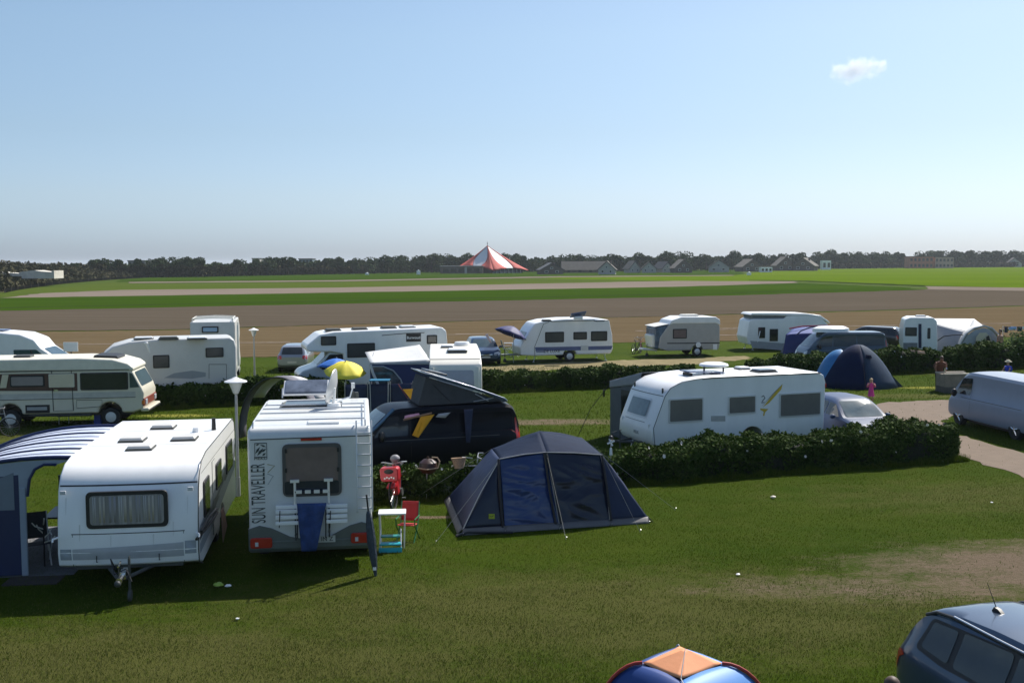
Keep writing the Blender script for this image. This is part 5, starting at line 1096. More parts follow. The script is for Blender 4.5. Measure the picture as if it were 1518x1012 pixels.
for s in (-1, 1): wheel(c12, -1.9, s*(Wa/2-.14), .34, .2, cap=True); wheel(c12, 2.35, s*(Wa/2-.24), .34, .2, cap=True)
for px_, zz in ((485, 2.93), (527, 2.95), (575, 2.98), (607, 3.0)): p = hit(c12, px_, 486, 'z', zz); vent(c12, p.x, 0.3, zz, .7, .6, lid=WHITE if px_ == 607 else DGREY)
# ---------------------------------------------------------------- panel van motorhome at the left edge
A = atY(110, 522, 51)
c13 = fit((2.9, -1.05, 0), (A.x-.2, A.y, 0), (-2.9, -1.05, 0), (A.x-6*math.cos(R(4)), A.y-6*math.sin(R(4)), 0), 'motorhome', 'white motorhome with red line and sloping windscreen cut by the left edge', 'motorhome')
pr = [(-3.0, .5), (1.6, .5)]+arch(2.0, .40, .5)[::-1]+[(2.8, .5), (3.05, .7), (3.0, 1.08), (2.65, 1.25), (1.55, 2.02), (1.25, 2.42), (.6, 2.68), (-.4, 2.78), (-3.0, 2.80)]
b13 = body(c13, pr, 2.1, WHITE, .1); V13 = bvh_of(b13)
panel('windscreen', V13, rounded([(-.9, 1.38), (.9, 1.38), (.8, 1.98), (-.8, 1.98)], .1), '+x', SCREEN, c13, .012, .15)
panel('cab_window', V13, rounded([(.35, 1.28), (2.15, 1.28), (1.35, 1.95), (.3, 1.95)], .06), '-y', mat('teal_glass', (.03, .08, .09), .08), c13, .01, .2)
q = MB(); q.tube([(1.25, -1.065, 1.28), (1.1, -1.065, 1.95)], .03, 5); q.build('window_pillar', BLACK, c13)
panel('red_line', V13, [(-3, 1.95), (-.5, 1.95), (-.6, 2.03), (-3, 2.01)], '-y', mat('red_line', (.5, .12, .12), .4), c13, .008, .5); panel('stripe', V13, [(-3, 2.33), (-.3, 2.33), (-.3, 2.36), (-3, 2.36)], '-y', SILV, c13, .008, .5)
q = MB(); q.box((-.9, 0, 2.84), (1.1, .9, .05)); q.build('solar_panel', mat('solar_cells', (.06, .09, .20), .15), c13, smooth=0); q = MB(); q.box((-1.9, .1, 2.92), (.9, .5, .18)); q.build('roof_box', WHITE, c13, bevel=.05)
for s in (-1, 1): wheel(c13, 2.0, s*.92, .34, .2, cap=True); wheel(c13, -2.0, s*.92, .34, .2, cap=True)
q = MB(); q.box((2.2, -1.15, 1.35), (.14, .2, .3)); q.build('wing_mirror', WHITE, c13, bevel=.04)
# ================================================================ CARS
def carbody(root, st, H, m, W, wheels, r, name='body', tumble=.24):
    st = sorted(st); xs = [s[0] for s in st]; n = 56; X = np.linspace(xs[0], xs[-1], n)
    cols = [np.interp(X, xs, [s[k] for s in st]) for k in range(1, 5)]
    for _ in range(2): cols = [np.concatenate([[c[0]], (c[:-2]+2*c[1:-1]+c[2:])/4, [c[-1]]]) for c in cols]
    zb, zm, zt, hw = cols; rows = []
    bm_ = float(np.max(zt-zm))
    for i in range(n):
        k = max(0, (zt[i]-zm[i]))/bm_; h = hw[i]; b = zb[i]; mm = zm[i]; t = max(zt[i], mm+.012)
        half = [(0, b), (.80*h, b), (.95*h, b+.05), (.995*h, b+.22*(mm-b)), (h, b+.5*(mm-b)), (.995*h, b+.8*(mm-b)), (.975*h, mm-.05), (.95*h, mm-.0)]
        half += [(h*(.95-.05*k-.02), mm+(t-mm)*.25), (h*(.95-tumble*.55*k-.05), mm+(t-mm)*.6), (h*(.93-tumble*k*.9-.05*(1-k)), mm+(t-mm)*.86), (h*(.86-tumble*k*.95-.1*(1-k)), mm+(t-mm)*.965), (h*(.55-.1*k), t), (0, t+.01)]
        ring = [(X[i], y, z) for y, z in half]+[(X[i], -y, z) for y, z in half[-2:0:-1]]
        rows.append(ring)
    q = MB(); m_ = len(rows[0])
    for ring in rows: q.v += ring
    for i in range(n-1):
        for j in range(m_): q.f.append([i*m_+j, i*m_+(j+1) % m_, (i+1)*m_+(j+1) % m_, (i+1)*m_+j])
    q.f += [list(range(m_))[::-1], list(range((n-1)*m_, n*m_))]
    o = q.build(name, m, root, smooth=38); bv = bvh_of(o)
    cutwheels(o, wheels, r, W)
    return o, bv
def paint(name, c, **k): return mat(name, c, .28, var=.03, coat=.8, **k)
def hatch_st(L, W, H):
    h = W/2; k = H/1.5; a = L/2
    return [(-a, .42, .80, .84, h*.86), (-a+.05, .30, .88, .93, h*.93), (-a+.18, .24, .95*k, 1.10*k, h*.97), (-a+.45, .22, .95*k, 1.42*k, h*.99), (-a+.8, .2, .95*k, 1.48*k, h), (0, .2, .93*k, 1.5*k, h), (.35, .2, .92*k, 1.46*k, h), (.75, .2, .92*k, 1.26*k, h), (1.15, .2, .92*k, .98*k, h*.99), (1.5, .22, .88*k, .93*k, h*.97), (a-.12, .25, .78, .82, h*.90), (a-.03, .3, .66, .70, h*.82), (a, .36, .6, .62, h*.76)]
def std_car(root, L, W, H, pm, rear=True, plate='', est=False):
    st = hatch_st(L, W, H)
    if est: a = L/2; k = H/1.5; h = W/2; st = [(-a, .42, .9, .94, h*.88), (-a+.05, .3, .95*k, 1.05*k, h*.93), (-a+.2, .24, .97*k, 1.38*k, h*.97), (-a+.4, .22, .97*k, 1.47*k, h)]+st[5:]
    a = L/2; k = H/1.5; o, bv = carbody(root, st, H, pm, W, (-a+.85, a-.85), .31)
    for s in ('+y', '-y'):
        panel('side_window', bv, rounded([(-a+.55, .98*k), (-.0, .97*k), (-.0, 1.36*k), (-a+.75, 1.34*k)], .05), s, GLASS, root, .006, .15)
        panel('side_window', bv, rounded([(.06, .97*k), (.98, .97*k), (.5, 1.33*k), (.06, 1.36*k)], .05), s, GLASS, root, .006, .15)
        sy = 1 if s == '+y' else -1
        q = MB(); q.ball((.85, sy*(W/2+.06), .98*k), .1, 10, 6, sz=.75, sx=.7); q.build('wing_mirror', pm, root)
        for x in (-a+.85, a-.85): wheel(root, x, sy*(W/2-.11), .31, .19)
    panel('windscreen', bv, rounded([(-.62*W/1.7, .99*k), (.62*W/1.7, .99*k), (.52*W/1.7, 1.41*k), (-.52*W/1.7, 1.41*k)], .05), '+x', SCREEN, root, .008, .12)
    panel('rear_window', bv, rounded([(-.58*W/1.7, 1.0*k), (.58*W/1.7, 1.0*k), (.52*W/1.7, 1.37*k), (-.52*W/1.7, 1.37*k)], .06), '-x', GLASS, root, .008, .12)
    for s in (-1, 1):
        panel('tail_light', bv, rounded([(s*.80*W/1.7, .72), (s*.56*W/1.7, .74), (s*.56*W/1.7, .93*k), (s*.80*W/1.7, .95*k)], .04), '-x', RED, root, .01, .1)
        panel('headlight', bv, rounded([(s*.76*W/1.7, .60), (s*.44*W/1.7, .56), (s*.42*W/1.7, .70), (s*.74*W/1.7, .80)], .04), '+x', LENSC, root, .01, .1)
    panel('grille', bv, rounded([(-.36, .52), (.36, .52), (.40, .68), (-.40, .68)], .03), '+x', BLACK, root, .008, .1)
    panel('grille_bar', bv, [(-.38, .60), (0, .56), (.38, .60), (.38, .64), (0, .60), (-.38, .64)], '+x', CHROME, root, .014, .1)
    panel('lower_grille', bv, rounded([(-.6, .32), (.6, .32), (.55, .42), (-.55, .42)], .03), '+x', BLACK, root, .008, .15)
    panel('number_plate', bv, [(-.25, .42), (.25, .42), (.25, .52), (-.25, .52)], '+x', PLATE, root, .02, .3); panel('number_plate', bv, [(-.25, .52), (.25, .52), (.25, .63), (-.25, .63)], '-x', PLATE, root, .02, .3)
    q = MB(); q.bb(-a+.4, a-.4, -W/2+.2, W/2-.2, .16, .4); q.build('underbody', BLACK, root, smooth=0)
    return bv
GW = 'cars parked among the caravans'
p = pix(438, 552); k1 = thing('parked_car', 'silver hatchback seen from behind, left of the overcab motorhome', 'car', (p.x-.3, p.y+1.9, 0), 94, GW)
std_car(k1, 4.0, 1.7, 1.48, paint('silver_paint', (.36, .38, .41), metal=.6))
p = pix(721, 541); k2 = thing('parked_car', 'dark blue car facing the viewer left of the navy parasol', 'car', (p.x-.3, p.y+2.0, 0), -82, GW)
std_car(k2, 4.2, 1.9, 1.5, paint('dark_blue_paint', (.02, .055, .12), metal=.3))
k3 = thing('parked_car', 'blue silver car half hidden behind the white caravan and hedge', 'car', (11.15, 35.6, 0), -80, GW)
bv = std_car(k3, 4.3, 1.8, 1.5, mat('blue_silver_paint', (.035, .065, .14), .5, var=.03, coat=0, spec=.25))
for s in (-.3, .3): q = MB(); q.tube([(1.12, s-.25, .99), (.95, s+.2, 1.1)], .01, 5); q.build('wiper', BLACK, k3)
p = pix(1296, 517); k4 = thing('parked_car', 'black estate car with bicycles on its tail, behind the blue van', 'car', (p.x, p.y+1.2, 0), 148, GW)
std_car(k4, 4.4, 1.75, 1.5, paint('black_paint', (.012, .014, .018)), est=True)
# near car bottom right (rear towards the field)
d1 = R(-73)
k5 = thing('parked_car', 'dark blue tall car with black roof rails, cut by the bottom right corner', 'car', (6.40, 11.95, 0), -73, GW)
DB5 = paint('petrol_blue_paint', (.022, .048, .092), metal=.3); L5, W5_, H5 = 4.4, 1.84, 1.68; a = 2.2; h = .92
st = [(-a, .45, .86, .90, h*.80), (-a+.05, .32, .98, 1.02, h*.90), (-a+.16, .28, 1.03, 1.14, h*.95), (-a+.32, .26, 1.05, 1.42, h*.98), (-a+.46, .24, 1.05, 1.60, h), (-a+.75, .24, 1.04, 1.655, h), (-.6, .24, 1.0, 1.68, h), (.2, .24, .98, 1.66, h), (.6, .24, .97, 1.56, h), (1.0, .24, .96, 1.30, h), (1.35, .24, .95, 1.06, h), (1.8, .26, .88, .96, h*.96), (a-.1, .3, .75, .8, h*.88), (a, .4, .6, .62, h*.76)]
o5, v5 = carbody(k5, st, H5, DB5, W5_, (-1.35, 1.3), .34, tumble=.26)
for s in ('+y', '-y'):
    panel('window_surround', v5, rounded([(-1.72, 1.12), (-1.2, 1.05), (1.05, 1.02), (.55, 1.46), (.0, 1.56), (-1.6, 1.52)], .08), s, BLACK, k5, .005, .1)
    panel('quarter_window', v5, rounded([(-1.62, 1.16), (-1.12, 1.11), (-1.12, 1.50), (-1.55, 1.48)], .05), s, GLASS, k5, .012, .1)
    panel('rear_door_window', v5, rounded([(-1.02, 1.10), (-.22, 1.07), (-.22, 1.53), (-1.02, 1.51)], .05), s, GLASS, k5, .012, .1)
    panel('front_door_window', v5, rounded([(-.14, 1.07), (.92, 1.06), (.5, 1.43), (-.14, 1.53)], .05), s, GLASS, k5, .012, .1)
    sy = 1 if s == '+y' else -1
    panel('door_seam', v5, [(-.19, .4), (-.175, .4), (-.175, 1.05), (-.19, 1.05)], s, BLACK, k5, .003, .2); panel('door_seam', v5, [(-1.0, .75), (-.985, .75), (-1.05, 1.06), (-1.065, 1.06)], s, BLACK, k5, .003, .2)
    for x in (-.95, -.1): q = MB(); q.box((x+.15, sy*.925, .93), (.2, .03, .04)); q.build('door_handle', DB5, k5, bevel=.012)
    q = MB(); yy = [v5.ray_cast(Vector((x, sy*.66, 5)), Vector((0, 0, -1)))[0].z for x in (-1.62, -1.3, -.5, .35)]
    q.tube([(-1.74, sy*.66, yy[0]-.03), (-1.55, sy*.655, yy[0]+.055), (-1.25, sy*.65, yy[1]+.07), (-.5, sy*.645, yy[2]+.065), (.25, sy*.64, yy[3]+.06), (.5, sy*.64, yy[3]-.06)], .024, 8)
    rl = q.build('roof_rail', BLACK, k5); q = MB(); q.tube([(-1.25, sy*.65, yy[1]+.088), (-.5, sy*.645, yy[2]+.083), (.2, sy*.64, yy[3]+.08)], .013, 6); q.build('chrome_strip', CHROME, rl)
    q = MB(); q.ball((.95, sy*1.0, 1.06), .13, 12, 8, sz=.7, sx=.6); q.build('wing_mirror', DB5, k5)
    for x in (-1.35, 1.3): wheel(k5, x, sy*(W5_/2-.12), .34, .21)
    panel('tail_light', v5, rounded([(sy*.72, .84), (sy*.55, .86), (sy*.54, .98), (sy*.74, 1.0)], .04), '-x', RED, k5, .012, .06)
    panel('tail_light', v5, rounded([(-2.13, .72), (-2.05, .74), (-1.97, .92), (-1.86, .98), (-1.98, 1.02), (-2.10, .98)], .03), s, RED, k5, .012, .05)
panel('rear_window', v5, rounded([(-.62, 1.12), (.62, 1.12), (.56, 1.52), (-.56, 1.52)], .08), '-x', GLASS, k5, .008, .1); panel('windscreen', v5, rounded([(-.68, 1.10), (.68, 1.10), (.56, 1.56), (-.56, 1.56)], .08), '+x', SCREEN, k5, .008, .1)
p = hit(k5, 1461, 908, 'z', 1.68); zz = v5.ray_cast(Vector((p.x, 0, 5)), Vector((0, 0, -1)))[0].z
q = MB(); q.prism([(-.09, 0), (.10, 0), (.02, .05), (-.05, .06)], -.025, .025); q.v = [(v[0]+p.x, v[1]+p.y*.3, v[2]+zz-.01) for v in q.v]; q.cyl((p.x-.03, p.y*.3, zz+.03), (p.x-.20, p.y*.3, zz+.30), .007, .003, 6); q.build('antenna', BLACK, k5)
q = MB(); q.bb(-1.8, 1.8, -.75, .75, .18, .45); q.build('underbody', BLACK, k5, smooth=0)
# ---------------------------------------------------------------- vans
def van_st(L, W, H):
    a = L/2; h = W/2; k = H/1.95
    return [(-a, .45, 1.0, 1.35*k, h*.90), (-a+.05, .33, 1.08, 1.72*k, h*.95), (-a+.15, .28, 1.1, 1.88*k, h*.98), (-a+.4, .26, 1.1, 1.93*k, h), (0, .25, 1.1, 1.95*k, h), (a-1.35, .25, 1.08, 1.94*k, h), (a-1.1, .25, 1.06, 1.87*k, h), (a-.72, .25, 1.05, 1.55*k, h), (a-.42, .26, 1.02, 1.22*k, h*.99), (a-.22, .28, .97, 1.08, h*.97), (a-.07, .32, .80, .90, h*.92), (a, .4, .6, .66, h*.82)]
def van(root, L, W, H, pm, glazed, wins=True, cols=GLASS):
    a = L/2; k = H/1.95; o, bv = carbody(root, van_st(L, W, H), H, pm, W, (-a+.98, a-.9), .34, tumble=.09)
    for s in ('+y', '-y'):
        sy = 1 if s == '+y' else -1
        panel('door_window', bv, rounded([(a-1.57, 1.16), (a-.60, 1.14), (a-1.02, 1.68*k), (a-1.61, 1.73*k)], .05), s, GLASS, root, .008, .12)
        if glazed: 
            panel('rear_side_window', bv, rounded([(-.55, 1.17), (a-1.67, 1.16), (a-1.70, 1.72*k), (-.55, 1.73*k)], .06), s, cols, root, .008, .2)
            panel('rear_side_window', bv, rounded([(-a+.2, 1.18), (-.63, 1.17), (-.63, 1.71*k), (-a+.25, 1.68*k)], .06), s, cols, root, .008, .2)
        for z in (.55, 1.03): panel('body_crease', bv, [(-a+.15, z), (1.6, z), (1.6, z+.018), (-a+.15, z+.018)], s, pm if z < .6 else DGREY, root, .004 if z > .6 else .012, .5)
        panel('door_seam', bv, [(a-1.65, .35), (a-1.638, .35), (a-1.638, 1.75), (a-1.65, 1.75)], s, BLACK, root, .003, .2)
        q = MB(); q.ball((a-.80, sy*(W/2+.10), 1.18), .15, 12, 8, sz=.95, sx=.55, sy=.75); q.build('wing_mirror', BLACK, root)
        for x in (-a+.98, a-.9): wheel(root, x, sy*(W/2-.12), .34, .21, rim=CHROME, spokes=5)
        panel('headlight', bv, rounded([(sy*.84, .72), (sy*.52, .68), (sy*.5, .84), (sy*.8, .96)], .04), '+x', LENSC, root, .01, .08)
        panel('tail_light', bv, rounded([(sy*.90, .75), (sy*.74, .75), (sy*.74, 1.2), (sy*.87, 1.25)], .03), '-x', RED, root, .012, .08)
        panel('tail_light', bv, rounded([(-a+.03, .78), (-a+.13, .78), (-a+.15, 1.5), (-a+.10, 1.5)], .02), s, RED, root, .012, .08)
    panel('windscreen', bv, rounded([(-.76, 1.16), (.76, 1.16), (.70, 1.76*k), (-.70, 1.76*k)], .08), '+x', SCREEN, root, .008, .12)
    panel('rear_window', bv, rounded([(-.66, 1.15), (.66, 1.15), (.62, 1.62*k), (-.62, 1.62*k)], .08), '-x', GLASS, root, .008, .12)
    panel('grille', bv, rounded([(-.45, .66), (.45, .66), (.45, .8), (-.45, .8)], .03), '+x', BLACK, root, .01, .1)
    q = MB(); q.bb(-a+.3, a-.4, -W/2+.2, W/2-.2, .18, .5); q.build('underbody', BLACK, root, smooth=0)
    return bv
k6 = thing('parked_van', 'pale blue grey panel van on the grass by the gravel path', 'van', (17.45, 37.5, 0), 98)
van(k6, 5.3, 1.92, 2.0, mat('pale_blue_grey_paint', (.20, .25, .33), .42, var=.04, coat=.15, spec=.4), False)
p = atY(1246, 515, 61.5)
k7 = thing('parked_van', 'dark blue glazed van in front of the blue awning', 'van', (p.x, p.y, 0), 187)
van(k7, 4.9, 1.9, 1.98, paint('dark_teal_paint', (.03, .06, .09), metal=.2), True, cols=mat('teal_dark_glass', (.022, .035, .045), .08))
q = MB(); q.lathe([(.02, 2.30), (.5, 2.27), (.7, 2.15), (.72, 1.95)], (0, 0, 0), 24); q.v = [(v[0]*1.5+.6, v[1]*.9, v[2]) for v in q.v]; q.build('roof_reflection_cap', WHITE, k7)  # white cap put in for the white reflection on the van roof
# black camper van with raised roof
rb = (.25, 31.0); dr = R(199)
k8 = fit((-2.45, .95, 0), (rb[0], rb[1], 0), (2.45, .95, 0), (rb[0]+math.cos(dr), rb[1]+math.sin(dr), 0), 'camper_van', 'black camper van with raised canvas roof and towels drying on its windows', 'camper van')
v8 = van(k8, 4.9, 1.9, 1.95, mat('black_van_paint', (.003, .004, .008), .4, var=.05, coat=.05, spec=.2), True, cols=mat('black_glass', (.003, .004, .008), .15, spec=.15))
zh = 1.97
q = MB(); q.prism([(-1.95, zh), (.50, zh-.02), (.52, zh+.02), (.28, 2.74)], -.66, .66); q.v = [(v[0], v[1]*(1 if v[2] < 2.2 else .93), v[2]) for v in q.v]; cv_ = q.build('roof_canvas', DGREYT, k8, smooth=0)
q = MB(); q.prism([(-2.15, zh-.01), (-2.05, zh+.10), (-1.4, 2.32), (-.8, 2.54), (.15, 2.85), (.42, 2.90), (.32, 2.80), (-.7, 2.47), (-1.4, 2.24), (-2.0, zh-.02)], -.74, .74); q.build('lifting_roof', paint('lid_paint', (.05, .075, .12), metal=.3), k8, bevel=.03)
q = MB(); q.box((-.12, 0, 2.83), (.6, .8, .05), ry=-14); q.build('roof_spoiler', mat('black_plastic2', (.03, .035, .045), .3), k8, bevel=.02)
for s in (-1, 1): q = MB(); q.tube([(-1.55, s*.69, zh+.03), (-1.15, s*.69, 2.22)], .014, 6); q.tube([(-1.7, s*.69, 2.08), (-1.1, s*.69, zh+.03)], .014, 6); q.build('scissor_strut', STEEL, k8)
q = MB(); q.tube([(-.45, .68, zh+.02), (.1, .655, 2.55)], .01, 5); q.build('canvas_seam', BLACK, cv_)
q = MB(); q.tube([(1.25, .72, 1.9), (1.55, .78, 1.62), (1.98, .82, 1.25)], .05, 8); q.build('screen_pillar', mat('blue_sheen_paint', (.10, .18, .26), .2, metal=.4), k8)
# ================================================================ TENTS, AWNINGS, PARASOLS
from mathutils import noise as mnoise
def surf(p00, p10, p11, p01, nu=16, nv=16, bulge=0, wr=0, seed=0, f=(3, 11), edge=True):
    p00, p10, p11, p01 = map(Vector, (p00, p10, p11, p01)); n = (p10-p00).cross(p01-p00).normalized()
    rs = random.Random(seed); ph = [rs.uniform(0, 6.28) for _ in range(6)]; rows = []
    for j in range(nv+1):
        v = j/nv; row = []
        for i in range(nu+1):
            u = i/nu; p = (p00.lerp(p10, u)).lerp(p01.lerp(p11, u), v)
            k = math.sin(math.pi*u)**.6*math.sin(math.pi*v)**.6 if edge else 1
            w_ = wr*1.5*(.55-abs(mnoise.noise(Vector((u*1.6+seed*7.3, v*f[1]*.42+u*1.3, seed*1.7))))*2-.35*abs(mnoise.noise(Vector((u*4+seed, v*f[1]*.9-u*2, 3.1))))) if wr > .015 else wr*(math.sin(f[1]*(v+.25*u)*2+ph[0]+1.5*math.sin(u*f[0]+ph[1]))*.6+.4*math.sin(f[1]*1.9*(v-.15*u)+ph[2]+math.sin(u*5+ph[3])))
            row.append(p+n*(bulge*math.sin(math.pi*u)*math.sin(math.pi*v)+w_*k))
        rows.append(row)
    return rows
def mk(root, rows, name, m, solid=.006, par=None):
    """rows given in world space -> part of an unrotated thing"""
    o = root.location; q = MB(); q.grid([[Vector(p)-o for p in r] for r in rows]); return q.build(name, m, par or root, smooth=70, solid=solid)
def seam(root, pts, r, m, name='seam_piping'):
    q = MB(); q.tube([Vector(p)-root.location for p in pts], r, 6); return q.build(name, m, root)
# ---- blue tent in the foreground
FL, FR = pix(686, 792), pix(961, 774)
def fp(px, py, lean=.30):
    Y = 24.
    for _ in range(12):
        p = atY(px, py, Y); Y = FL.y+(FR.y-FL.y)*(p.x-FL.x)/(FR.x-FL.x)+lean*max(0, p.z)
    return atY(px, py, Y)
tb = thing('family_tent', 'large navy blue tunnel tent with grey skirt and pale piping on the lawn', 'tent', (FL+FR)/2)
TN = mat('tent_navy', (.008, .018, .062), .5, var=.12, scale=3, bump=.3, bscale=7, spec=.4)
TR = mat('tent_roof_slate', (.010, .019, .044), .75, var=.1, scale=3, bump=.3, bscale=7, spec=.08)
TB = mat('tent_blue_film', (.010, .030, .12), .13, var=.12, scale=2, spec=.6)
TK = mat('tent_dark_film', (.006, .010, .028), .16, var=.15, scale=2, spec=.45)
SK = mat('tent_skirt_grey', (.11, .11, .115), .7, var=.1); PIP = mat('pale_piping', (.42, .41, .42), .6)
LF, MF, RF = fp(741, 680), fp(810, 670), fp(893, 674)
LB = atY(729, 665, 26.0); PK = atY(799, 639.5, 25.7); RB = atY(862, 648.5, 26.9); MBk = (LB+RB)/2
B1, B2, B3 = fp(748, 787), fp(829, 782.5), fp(905, 778)
BL = pix(665, 742); BR = FR+(BL-FL)*.9; LBk = Vector((LB.x-.05, LB.y+1.2, 0)); RBk = Vector((RB.x+.2, RB.y+1.0, 0))
BB1 = BL.lerp(BR, .22); BB3 = BL.lerp(BR, .78)
LBr = LB+Vector((.15, 1.1, -.25)); RBr = RB+Vector((.1, .8, -.2)); PB = PK+Vector((.05, 1.4, -.2))
def lift(p, h=.10): return Vector((p.x, p.y, 0))+Vector((0, .03, h))
mk(tb, surf(LF, MF, PK, LB, 12, 12, .05, .006, 1), 'roof_panel', TR); mk(tb, surf(MF, RF, RB, PK, 12, 12, .05, .012, 2), 'roof_panel', TR)
mk(tb, surf(LB, PK, PB, LBr, 8, 8, .05), 'rear_roof', TR); mk(tb, surf(PK, RB, RBr, PB, 8, 8, .05), 'rear_roof', TR)
mk(tb, surf(LBr, PB, BB1.lerp(BB3, .5), BB1, 8, 10, -.1), 'rear_wall', TN); mk(tb, surf(PB, RBr, BB3, BB1.lerp(BB3, .5), 8, 10, -.1), 'rear_wall', TN)
mk(tb, surf(lift(B1), lift(B2), MF+Vector((0, .02, -.02)), LF+Vector((0, .02, -.02)), 56, 80, .05, .030, 3, (4, 16)), 'front_window', TB)
mk(tb, surf(lift(B2), lift(B3), RF+Vector((0, .02, -.02)), MF+Vector((0, .02, -.02)), 56, 80, .05, .024, 4, (4, 14)), 'door_panel', TK)
# wings
mk(tb, surf(lift(FL), lift(FL).lerp(lift(B1), .98), LF, LF.lerp(lift(FL), .02), 14, 16, .03, .008, 5), 'front_wing', TK)
mk(tb, surf(lift(BL), lift(FL), LF, LB, 14, 20, .16, .012, 6), 'side_wall', TN)
mk(tb, surf(lift(BB1, .05), lift(BL), LB, LBr, 10, 12, .08, .006), 'side_wall', TN)
mk(tb, surf(lift(B3), lift(FR), RF.lerp(lift(FR), .03), RF, 14, 18, .03, .010, 8), 'front_wing', TN)
mk(tb, surf(lift(FR), lift(BR), RB, RF, 12, 16, .10, .008, 9), 'side_wall', TN); mk(tb, surf(lift(BR), lift(BB3, .05), RBr, RB, 8, 10, .08), 'side_wall', TN)
for a, b in ((BL, FL), (FL, B1), (B1, B2), (B2, B3), (B3, FR), (FR, BR)):
    a2 = Vector((a.x, a.y, 0)); b2 = Vector((b.x, b.y, 0)); out = Vector((0, -.13, 0)) if abs(b2.y-a2.y) < abs(b2.x-a2.x) else Vector((-.12 if a2.x < 1 else .12, 0, 0))
    mk(tb, surf(a2+out+Vector((0, 0, .012)), b2+out+Vector((0, 0, .012)), lift(b, .13), lift(a, .13), 14, 3, 0, .006, 3), 'mud_skirt', SK)
for pts in ([LF, LF.lerp(lift(FL), .5)+Vector((-.02, -.04, .04)), lift(FL)], [MF, lift(B2)+Vector((0, -.02, 0))], [RF+Vector((-.04, 0, 0)), RF.lerp(lift(B3), .5)+Vector((.03, -.03, 0)), lift(B3)+Vector((-.02, -.02, 0))], [LF, LF.lerp(MF, .5)+Vector((0, -.02, .03)), MF, MF.lerp(RF, .5)+Vector((0, -.02, .02)), RF]):
    seam(tb, pts, .012, PIP)
for a, b, dx in ((MF, B2, .09), (LF, B1, .0), (RF, B3, .06), (LF.lerp(MF, .98), B2.lerp(B1, .03), -.0)):
    seam(tb, [a+Vector((dx*.3-.03, -.03, .0)), a.lerp(lift(b), .5)+Vector((dx-.05, -.09, 0)), lift(b)+Vector((dx-.04, -.04, 0))], .03, mat('black_pole_sleeve', (.008, .009, .014), .6), 'pole_sleeve')
p = fp(729, 764)-Vector((0, .06, 0)); q = MB(); q.box(p-tb.location, (.13, .01, .11)); lg = q.build('logo_patch', mat('lime_patch', (.35, .42, .03), .6), tb, smooth=0)
q = MB(); q.box(p-tb.location+Vector((-.02, -.008, 0)), (.06, .008, .012), ry=20); q.box(p-tb.location+Vector((.02, -.008, .01)), (.05, .008, .012), ry=-30); q.build('logo_mark', BLACK, lg, smooth=0)
q = MB(); a_ = pix(676, 796)-tb.location; q.tube([a_+Vector((0, 0, .03)), FL-tb.location+Vector((.1, -.05, .06)), FL-tb.location+Vector((1.1, .05, .03))], .03, 6); q.build('groundsheet_roll', BLACK, tb)
def peg(root, p):
    q = MB(); q.cyl((p.x, p.y, 0), (p.x+.02, p.y-.03, .07), .008, n=5); q.build('tent_peg', STEEL, root)
for p in (FL, B1, B2, B3, FR, BL): peg(tb, p-tb.location+Vector((0, -.12, 0)))
for a, b in ((LF, FL+Vector((-.55, -.75, 0))), (MF, B2+Vector((.1, -1.0, 0))), (RF, FR+Vector((-.3, -.9, 0))), (LB, BL+Vector((-.9, .1, 0))), (RB, FR+Vector((.8, 1.2, 0)))):
    b = Vector((b.x, b.y, .02)); q = MB(); q.tube([a-tb.location, b-tb.location], .0045, 4); q.build('guy_rope', mat('guy_rope', (.30, .30, .27), .8), tb); peg(tb, b-tb.location)
# ---- generic dome
def dome(root, c, rx, ry, h, th0, th1, m, name, n=14, k=10, z0=0, p=.75, t0=0, t1=1, seams=True, off=0, sq=0):
    rows = []
    for j in range(k+1):
        t = t0+(t1-t0)*j/k; row = []
        for i in range(n+1):
            a = R(th0+(th1-th0)*i/n); fl = 1-sq*(abs(math.sin(2*a)))
            rr = t*fl; z = h*(1-t**p)
            w_ = .012*math.sin(a*17+t*5)*math.sin(t*3.1)
            row.append((c[0]+(rx+off)*rr*math.cos(a)+w_, c[1]+(ry+off)*rr*math.sin(a), c[2]+z+off))
        rows.append(row)
    q = MB(); q.grid(rows); return q.build(name, m, root, smooth=60, solid=.01)
p = pix(1285, 578); dt = thing('dome_tent', 'dark blue dome tent with a bright blue side panel, behind the white caravan', 'tent', (p.x+.05, p.y+1.6, 0))
TG = mat('slate_blue_lit', (.034, .056, .092), .7, var=.1, bump=.25, bscale=3, spec=.1); TD = mat('night_blue_shaded', (.003, .012, .045), .7, var=.1, bump=.25, bscale=3, spec=.1); TA = mat('azure_tent', (.02, .16, .38), .5, var=.1)  # slate right, navy left; the sunlit side is lightened in the colour
dome(dt, (.05, 0, 0), 1.85, 1.6, 2.0, -93, 60, TG, 'tent_panel', p=1.75); dome(dt, (.05, 0, 0), 1.85, 1.6, 2.0, -230, -93, TD, 'tent_panel', p=1.9); dome(dt, (.05, 0, 0), 1.85, 1.6, 2.0, 60, 130, TD, 'tent_panel', p=1.8)
dome(dt, (-.62, .55, 0), 1.35, 1.3, 1.72, 90, 270, TA, 'azure_panel', p=2.3)
for a in (-93, -20, -165): 
    pts = [(1.77*t*math.cos(R(a)), 1.62*t*math.sin(R(a)), 1.97*(1-t**1.82)) for t in [i/9 for i in range(10)]]; q = MB(); q.tube(pts, .02, 6); q.build('tent_pole', BLACK, dt)
q = MB(); q.prism([(-.16, 0), (.16, 0), (.1, .14), (-.05, .16)], -.12, .1); q.v = [(v[0]+.25, v[1]-.75, v[2]+1.42) for v in q.v]; q.build('vent_hood', TD, dt)
q = MB(); q.prism([(1.5, 0), (2.05, 0), (1.35, .7)], -.5, .2); q.build('porch_flap', TG, dt)
